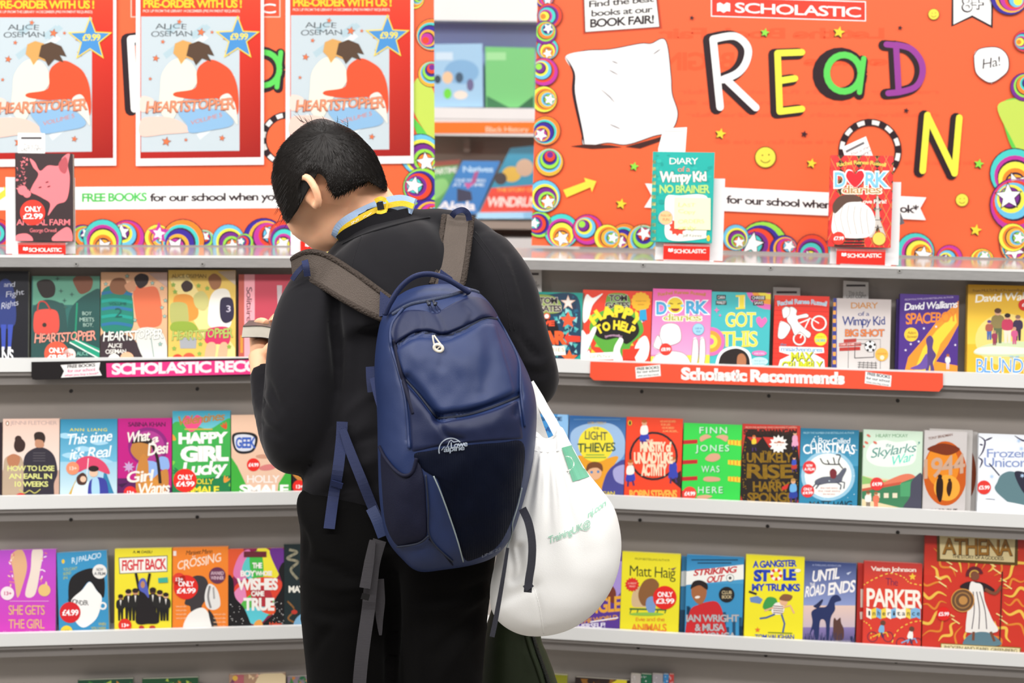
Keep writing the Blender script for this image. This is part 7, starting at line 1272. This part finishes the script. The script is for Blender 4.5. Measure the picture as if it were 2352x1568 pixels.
# ------------------------------------------------------------------ backpack
pk = thing('backpack', 'navy backpack with grey mesh shoulder straps and a white zip pull, worn on the back', 'backpack', at(1030, 1290, 2.25))
PO = [(878, 722), (900, 690), (945, 662), (1000, 652), (1060, 655), (1100, 672), (1132, 705), (1158, 752), (1190, 810), (1218, 870), (1232, 930), (1230, 1010), (1220, 1080), (1200, 1160), (1175, 1230), (1140, 1275), (1090, 1296), (1020, 1308), (962, 1312), (925, 1285), (888, 1235), (872, 1150), (868, 1050), (866, 950), (860, 860), (864, 790)]
pf_ = lambda p: 2.315 + .05 * (1000 - p[:, 1]) / 350
pack = Puff(PO, (1040, 990), 2.3, .135, .05, 2.5, n=260, Dfun=pf_)
_pf = pack.front
def fold(p):
    p = np.asarray(p, float); x, y = p[:, 0], p[:, 1]; h = np.zeros(len(p))
    for pts, w, amp in (([(903, 797), (950, 768), (985, 764), (1018, 772), (1060, 758), (1110, 732), (1146, 732)], 7, .008), ([(935, 870), (965, 905), (1005, 958)], 11, .012), ([(1005, 958), (1070, 950), (1130, 932), (1190, 908)], 9, .012), ([(1010, 985), (1080, 985), (1150, 960)], 26, -.007), ([(960, 800), (1010, 830), (1090, 820)], 50, -.006), ([(925, 712), (905, 760), (912, 830), (932, 920), (938, 1010)], 5, .004), ([(1188, 812), (1192, 880), (1186, 950)], 8, .008), ([(1012, 775), (1020, 800), (1015, 840)], 12, .003), ([(1070, 700), (1085, 720), (1075, 745)], 9, .004), ([(1000, 720), (1012, 740), (1020, 768)], 7, .004), ([(960, 715), (968, 740), (960, 765)], 9, .003), ([(1120, 760), (1128, 830), (1110, 900)], 18, .004), ([(1005, 965), (1025, 1000), (1060, 1010)], 9, .005)):
        C = catmull(pts, 6, False); b = np.full(len(p), 1e9)
        for i in range(len(C) - 1):
            a, e = C[i], C[i + 1] - C[i]; t = np.clip(((p - a) @ e) / (e @ e + 1e-9), 0, 1); b = np.minimum(b, np.hypot(*(p - a - t[:, None] * e).T))
        h += amp * np.exp(-(b / w) ** 2)
    nz = np.array([noise.noise(Vector((a / 60, b / 60, 2.2))) * .003 + noise.noise(Vector((a / 24, b / 34, 5.2))) * .0011 for a, b in p]); return h + nz
PF = lambda p: pf_(np.asarray(p, float)) - (pf_(np.asarray(p, float)) - _pf(p)) * (1 - .48 * np.clip((np.asarray(p, float)[:, 1] - 960) / 340, 0, 1) ** 1.6) + fold(p) * np.clip((1 - pack.r(p)) * 8, 0, 1)
pack.front = lambda p, off=0.0: PF(p) - off
mesh_ob('main_compartment', *pack.vf(44), MT['navy'], pk, True)
def patch(name, out, c, off, m, par=pk, rings=26, n=150, k=5): return mesh_ob(name, *patch_vf(PF, out, c, off, n, rings, k), MT[m], par, True)
def pline(name, pts, r, m, off=0., par=pk, seg=8):
    C = catmull(pts, seg, False); return mesh_ob(name, *tube_vf(ats(C, PF(C) - off), r, 6), MT[m], par, True)
def strip(name, top, bot, off, m, par=pk, nu=110, nv=34):
    a, b = catmull(top, 8, False), catmull(bot, 8, False)
    def rs_(C): s = np.r_[0, np.cumsum(np.hypot(*np.diff(C, axis=0).T))]; u = np.linspace(0, s[-1], nu); return np.stack([np.interp(u, s, C[:, 0]), np.interp(u, s, C[:, 1])], -1)
    a, b = rs_(a), rs_(b); vv = np.linspace(0, 1, nv); P = (a[:, None] * (1 - vv)[None, :, None] + b[:, None] * vv[None, :, None]).reshape(-1, 2)
    U, Vv = np.meshgrid(np.linspace(-1, 1, nu), np.linspace(-1, 1, nv), indexing='ij'); h = (off + .0035) * np.clip((1 - abs(U)) * 18, 0, 1) ** .5 * np.clip((1 - abs(Vv)) * 7, 0, 1) ** .5 - .0035
    X = ats(P, PF(P) - h.ravel()); Fc = [(i * nv + k, i * nv + k + 1, (i + 1) * nv + k + 1, (i + 1) * nv + k) for i in range(nu - 1) for k in range(nv - 1)]
    return mesh_ob(name, X, Fc, MT[m], par, True)
strip('top_flap', [(894, 770), (905, 735), (926, 714), (960, 710), (1000, 717), (1018, 708), (1050, 690), (1086, 680), (1115, 688), (1136, 712), (1147, 732)], [(904, 794), (925, 780), (944, 769), (963, 764), (982, 762), (1017, 770), (1048, 760), (1078, 746), (1108, 732), (1130, 728), (1146, 735)], .004, 'navyd')
strip('front_panel', [(905, 806), (945, 778), (982, 772), (1018, 780), (1050, 768), (1080, 754), (1110, 740), (1140, 741)], [(930, 868), (960, 902), (1004, 952), (1040, 951), (1075, 946), (1120, 933), (1155, 920), (1188, 904)], .004, 'navy')
strip('front_pocket', [(934, 880), (962, 912), (1004, 965), (1040, 963), (1075, 957), (1120, 945), (1155, 932), (1192, 916)], [(944, 1042), (970, 1036), (1000, 1028), (1040, 1021), (1080, 1017), (1130, 1013), (1170, 1011), (1204, 1010)], .0035, 'navyd')
rp = patch('stretch_pocket', [(946, 1042), (985, 1032), (1060, 1020), (1150, 1013), (1204, 1012), (1206, 1080), (1190, 1160), (1168, 1220), (1140, 1262), (1092, 1288), (1066, 1288), (1048, 1230), (1020, 1150), (998, 1092), (972, 1080)], (1085, 1130), .0045, 'navyr')
sp = patch('side_pocket', [(874, 1030), (900, 1070), (925, 1090), (945, 1082), (958, 1054), (974, 1088), (980, 1160), (980, 1236), (945, 1252), (912, 1255), (885, 1205), (876, 1120)], (925, 1160), .006, 'navym')
pline('pocket_hem', [(872, 1026), (885, 1052), (908, 1080), (930, 1092), (948, 1082), (957, 1052)], .003, 'navym', .006, sp)
pline('zip', [(902, 722), (940, 700), (985, 690), (1030, 680), (1075, 667), (1098, 672)], .0035, 'zipm', .001)
pline('zip', [(904, 800), (945, 771), (982, 766), (1018, 774), (1060, 760), (1110, 733), (1144, 733)], .0022, 'seam', -.001)
pline('piping', [(926, 708), (900, 745), (898, 790), (912, 840), (928, 900), (936, 960), (940, 1030)], .0028, 'navy', .002); pline('seam_tape', [(906, 780), (920, 850), (938, 910), (950, 950)], .004, 'navym', .001)
pline('piping', [(1140, 728), (1165, 770), (1192, 830), (1196, 900), (1206, 980)], .0025, 'navy', .002)
pline('pocket_seam', [(1004, 961), (1068, 954), (1130, 936), (1190, 911)], .0022, 'seam', .002); pline('pocket_seam', [(932, 872), (962, 906), (1004, 961)], .002, 'seam', .002)
pline('reflective_strip', [(996, 1093), (1012, 1130), (1034, 1190), (1052, 1245), (1064, 1290)], .0011, 'reflect', .005); pline('reflective_strip', [(1199, 1120), (1190, 1160), (1178, 1200), (1176, 1225), (1164, 1258)], .0010, 'reflect', .004)
pline('seam_line', [(978, 1090), (984, 1160), (988, 1235), (1040, 1290)], .0015, 'seam', .003); pline('seam_line', [(912, 1256), (960, 1248), (985, 1230)], .0016, 'seam', .005); pline('seam_line', [(985, 1238), (1010, 1262), (1040, 1298)], .0012, 'navym', .002)
hl = [(884, 722), (896, 696), (920, 660), (950, 636), (985, 629), (1020, 638), (1050, 654), (1078, 672)]; C = catmull(hl, 6, False); tt = np.linspace(0, 1, len(C)); dz = float(PF([(890, 725)])[0]) * (1 - tt) + float(PF([(1075, 675)])[0]) * tt - .012 * np.sin(tt * math.pi) - .006
mesh_ob('haul_loop', *tube_vf(ats(C, dz), .0068, 10, .6), MT['navyw'], pk, True)
# shoulder straps laid over the sweatshirt
def both(p): return np.minimum(SW(p), PF(p) if False else 9)
def shoulder(cl, w, name):
    C = catmull(cl, 7, False); d = np.minimum.accumulate(SW(C)[::-1])[::-1] * 0 + SW(C); d = np.convolve(np.pad(d, 3, 'edge'), np.ones(7) / 7, 'valid') - .012
    st = mesh_ob(name, *ribbon_vf([(x, y, z) for (x, y), z in zip(C, d)], w, .009, smooth=False), MT['strap'], pk)
    P = ats(C, d); T = np.gradient(P, axis=0); T /= np.linalg.norm(T, axis=1)[:, None]; S_ = np.cross(T, -FWD[None]); S_ /= np.linalg.norm(S_, axis=1)[:, None]; ww = np.interp(np.linspace(0, 1, len(C)), np.linspace(0, 1, len(w)), w)
    for sg in (-1, 1): mesh_ob('binding', *tube_vf(P + sg * S_ * ww[:, None] * .5 - FWD * .002, .0055, 10), MT['strapb'], st, True)
    return st
s1 = shoulder([(676, 622), (712, 612), (748, 624), (800, 656), (850, 688), (892, 712)], [.040, .050, .050, .048, .042, .034], 'shoulder_strap')
s2 = shoulder([(1052, 498), (1047, 540), (1040, 590), (1032, 636), (1022, 664)], [.047, .048, .048, .048, .046], 'shoulder_strap')
def tri(name, pts, par, m='navyw', off=.022):
    D = SW(np.array(pts, float)) - off; a = ats(np.array(pts, float), D); b = ats(np.array(pts, float), D + .004); n = len(pts)
    mesh_ob(name, np.r_[a, b], [tuple(range(n)), tuple(range(n, 2 * n))[::-1]] + [(i, n + i, n + (i + 1) % n, (i + 1) % n) for i in range(n)], MT[m], par)
tri('strap_anchor', [(873, 668), (902, 690), (890, 722), (871, 727)], pk); tri('strap_anchor', [(1012, 618), (1046, 642), (1074, 668), (1004, 662)], pk)
z = float(SW([(1060, 512)])[0]); mesh_ob('webbing_loop', *ribbon_vf([(1038, 497, z - .02), (1046, 487, z - .03), (1062, 482, z - .03), (1074, 490, z - .025), (1078, 506, z - .02)], .010, .0015), MT['navyw'], s2)
z = float(SW([(705, 625)])[0]); mesh_ob('webbing_loop', *ribbon_vf([(700, 598, z - .025), (703, 612, z - .03), (706, 634, z - .024)], .011, .002), MT['navyw'], s1)
z = float(SW([(690, 640)])[0]); mesh_ob('strap_lining', *ribbon_vf([(671, 642, z - .012), (684, 624, z - .016), (702, 606, z - .016)], .008, .004), MT['navyw'], s1)
# hanging webbing
def web(name, pts, w, m, par=pk): return mesh_ob(name, *ribbon_vf(pts, w, .0018), MT[m], par)
def fw(pts, off=.012): return [(x, y, float(min(SW([(x, y)])[0], TRS([(x, y)])[0])) - off) for x, y in pts]
web('compression_strap', fw([(786, 968), (784, 1010), (776, 1080), (766, 1140), (756, 1214)]), .0185, 'navyw'); web('strap_keeper', fw([(775, 1106), (772, 1118)], .015), .020, 'navyw')
web('compression_strap', fw([(787, 985), (806, 1040), (830, 1100), (856, 1164), (874, 1200)], .014), [.012, .016, .017, .017, .015], 'navyw'); web('strap_anchor', fw([(852, 1166), (866, 1195), (880, 1232)], .02), .018, 'navy')
web('side_tab', [(850, 842, 2.35), (851, 870, 2.345), (854, 900, 2.345)], .014, 'navyw'); web('side_strap', [(856, 868, 2.335), (872, 930, 2.30), (905, 1010, 2.275), (950, 1078, 2.245)], .010, 'navyw')
web('hip_belt', fw([(872, 1240), (858, 1290), (852, 1340), (846, 1400), (836, 1470), (828, 1540), (822, 1620)], .03), .022, 'web'); web('hip_belt', fw([(856, 1240), (848, 1290), (838, 1350)], .038), [.010, .016, .018], 'web'); web('hip_belt', fw([(868, 1330), (872, 1380), (872, 1420), (874, 1458)], .026), [.020, .018, .012, .004], 'web')
web('belt_keeper', fw([(830, 1368), (848, 1372)], .045), .010, 'blackp')
web('compression_strap', [(1200, 1168, 2.24), (1214, 1200, 2.22), (1222, 1245, 2.215), (1221, 1290, 2.215), (1215, 1330, 2.215), (1212, 1360, 2.215)], .0125, 'webd'); web('strap_end', [(1205, 1352, 2.213), (1222, 1340, 2.213)], .010, 'webd')
web('side_strap', [(1166, 1258, 2.25), (1158, 1310, 2.24), (1148, 1370, 2.24), (1137, 1430, 2.24), (1130, 1462, 2.24)], [.005, .006, .007, .008, .008], 'webd')
# zip pulls
z = float(PF([(1000, 700)])[0])
for x0, x1 in ((983, 1000), (997, 1018)):
    q = mesh_ob('zip_pull', *ptube([(x0 - 2, 690, z - .006), (x0 + 2, 700, z - .010), (x0 + 5, 694, z - .008)], .0022, 8), MT['chrome'], pk, True)
    mesh_ob('cord', *join(ptube([(x0 + 1, 700, z - .008), (x1 - 8, 722, z - .012)], .0009, 6), ptube([(x0 + 5, 700, z - .008), (x1 + 2, 720, z - .012)], .0009, 6)), MT['navyw'], q, True)
    t = np.linspace(0, 2 * math.pi, 16, endpoint=False); mesh_ob('ring', *tube_vf(ats(np.stack([x1 - 2 + 7.5 * np.cos(t), 728 + 6 * np.sin(t)], -1), np.full(16, z - .013)), .0018, 8, closed=True), MT['chrome'], q, True)
zc = float(PF([(1005, 790)])[0]); zp = mesh_ob('zip_pull', *join(ptube([(994, 770, zc - .008), (995, 780, zc - .010), (998, 794, zc - .010)], .0013, 6), ptube([(997, 770, zc - .008), (1004, 780, zc - .010), (1012, 790, zc - .010)], .0013, 6)), MT['cream'], pk, True)
t = np.linspace(0, 2 * math.pi, 20, endpoint=False); mesh_ob('ring', *join(tube_vf(ats(np.stack([1007 + 9.5 * np.cos(t) + 2 * np.sin(t), 799 + 8 * np.sin(t)], -1), np.full(20, zc - .011)), .0026, 8, closed=True), ptube([(1002, 803, zc - .011), (1012, 795, zc - .011)], .0012, 6)), MT['cream'], zp, True)
# maker's emblem and the small line of lettering
A = Art(SPl(PF, .0065)); a_ = np.radians(np.linspace(165, 318, 16)); A.line(np.stack([1036 + 28 * np.cos(a_), 1034 + 28 * np.sin(a_)], -1), 2.4, '#9aa3ae', taper=False)
A.line([(1014, 1034), (1020, 1026), (1026, 1028), (1032, 1014), (1036, 1010), (1042, 1015), (1052, 1013)], 1.6, '#9aa3ae'); A.T('Lowe', 1034, 1073, 1029, 13, '#9aa3ae', .015, y1=1024); A.T('alpine', 1019, 1066, 1038, 12, '#8a939e', .015, y1=1033)
art_mesh('emblem', A, pk, m='matte'); A = Art(SPl(PF, .0065)); A.T('LINE 22', 1106, 1150, 1281, 6, '#7a8290', .0, y1=1262); art_mesh('lettering', A, pk, m='matte')

# ------------------------------------------------------------------ canvas tote bag and the jacket hanging below it
tb = thing('tote_bag', 'full cream canvas tote bag with green print, hanging from the bent elbow', 'bag', at(1260, 1460, 2.36))
TO = [(1226, 990), (1250, 1006), (1270, 1000), (1288, 978), (1312, 1020), (1345, 1078), (1382, 1125), (1410, 1165), (1424, 1215), (1427, 1265), (1418, 1318), (1396, 1368), (1360, 1412), (1310, 1445), (1255, 1460), (1200, 1458), (1155, 1436), (1130, 1402), (1126, 1350), (1140, 1280), (1160, 1200), (1185, 1120), (1205, 1040)]
tote = Puff(TO, (1285, 1250), 2.37, .075, .035, 2.4, n=240, Dfun=lambda p: 2.36 + 0 * p[:, 0])
_tf = tote.front
def tfold(p):
    p = np.asarray(p, float); h = np.zeros(len(p)); d = p - np.array([1255, 930.0]); an = np.degrees(np.arctan2(d[:, 0], d[:, 1])); L = np.hypot(d[:, 0], d[:, 1])
    h += .0035 * np.sin(an * .55 + 1) * np.exp(-((L - 180) / 150) ** 2) + .002 * np.sin(an * 1.2) * np.exp(-((L - 130) / 110) ** 2)
    for pts, w, amp in (([(1165, 1230), (1180, 1300), (1178, 1330), (1195, 1310), (1190, 1260)], 12, .008), ([(1150, 1380), (1190, 1360), (1230, 1345)], 14, .004), ([(1228, 1350), (1240, 1400), (1248, 1455)], 5, .003), ([(1250, 1455), (1320, 1440), (1390, 1380)], 10, .003)):
        C = catmull(pts, 5, False); b = np.full(len(p), 1e9)
        for i in range(len(C) - 1):
            a, e = C[i], C[i + 1] - C[i]; t = np.clip(((p - a) @ e) / (e @ e + 1e-9), 0, 1); b = np.minimum(b, np.hypot(*(p - a - t[:, None] * e).T))
        h += amp * np.exp(-(b / w) ** 2)
    return h + np.array([noise.noise(Vector((a / 70, b / 70, 7.7))) for a, b in p]) * .004
TF = lambda p: _tf(p) + tfold(p) * np.clip((1 - tote.r(p)) * 8, 0, 1)
tote.front = lambda p, off=0.0: TF(p) - off
mesh_ob('bag_body', *tote.vf(40), MT['canvas'], tb, True)
mesh_ob('handle', *ribbon_vf([(1216, 880, 2.395), (1236, 912, 2.385), (1250, 938, 2.372), (1268, 968, 2.360), (1286, 1004, 2.345)], .0165, .003), MT['canvas'], tb)
mesh_ob('handle', *ribbon_vf([(1205, 890, 2.45), (1222, 930, 2.42), (1234, 968, 2.40), (1250, 1012, 2.385)], .0165, .003), MT['canvas'], tb); mesh_ob('handle_lining', *ribbon_vf([(1226, 962, 2.402), (1232, 985, 2.398), (1236, 1010, 2.395)], .010, .002), MT['canvasin'], tb)
def tline(pts, r, m, name, off=.0): C = catmull(pts, 6, False); mesh_ob(name, *tube_vf(ats(C, TF(C) - off), r, 6), MT[m], tb, True)
tline([(1228, 1002), (1250, 1009), (1270, 1006), (1284, 992)], .0016, 'canvas', 'hem'); tline([(1226, 1034), (1255, 1038), (1290, 1034)], .0008, 'canvas', 'hem_stitching'); tline([(1222, 1340), (1236, 1380), (1244, 1420), (1249, 1455)], .0012, 'canvas', 'side_seam')
A = Art(SPl(TF, .0025)); G = '#6fb596'
def gquad(P, nn=10):
    a, b, c, d = [np.array(q, float) for q in P]
    for i in range(nn):
        for j in range(nn):
            f = lambda u, v: (a * (1 - u) + b * u) * (1 - v) + (d * (1 - u) + c * u) * v
            A.poly([f(i / nn, j / nn), f((i + 1) / nn, j / nn), f((i + 1) / nn, (j + 1) / nn), f(i / nn, (j + 1) / nn)], G, same=not (i == 0 and j == 0))
gquad([(1290, 1028), (1313, 1022), (1354, 1094), (1316, 1106)]); A.ring(1302, 1064, 15, 17.5, '#f2efe6', -100, 95); A.line([(1308, 1078), (1306, 1086)], 2, '#f2efe6')
art_mesh('green_print', A, tb, m='matte'); A = Art(SPl(TF, .0025))
A.T('TrainingUK@', 1259, 1356, 1249, 17, '#9ccbb4', .006, y1=1209, shear=0); A.T('nj.con', 1350, 1392, 1190, 16, '#9ccbb4', .012, y1=1160)
art_mesh('lettering', A, tb, m='matte')
jk = thing('jacket', 'dark olive green jacket hanging down beside the trousers below the tote bag', 'jacket', at(1190, 1700, 2.5))
JO = [(1198, 1010), (1218, 1010), (1228, 1200), (1240, 1440), (1254, 1500), (1270, 1545), (1290, 1605), (1310, 1700), (1300, 1790), (1220, 1810), (1140, 1790), (1112, 1700), (1104, 1600), (1108, 1480), (1150, 1300), (1180, 1150)]
jack = Puff(JO, (1200, 1500), 2.60, .055, .05, 2.3, n=260); V, Fc = jack.vf(20); V = cloth_noise(np.array(V), Fc, .008, (16, 16, 10), 4)
mesh_ob('jacket_body', V, Fc, MT['olive'], jk, True); JS = Surf(V, Fc, 2.48)
C = catmull([(1218, 1440), (1232, 1490), (1250, 1540), (1268, 1600), (1280, 1680)], 8, False); mesh_ob('zip', *tube_vf(ats(C, JS(C) - .002), .0045, 8), mat('olive_zip', '#1a2012', rough=.5, bump=1.5, scale=150, kind='Z'), jk, True)
C = C - [14, 0]; mesh_ob('placket', *tube_vf(ats(C, JS(C) - .001), .004, 8), MT['olive'], jk, True)
for o in bpy.data.objects:
    if '_org' in o: del o['_org']
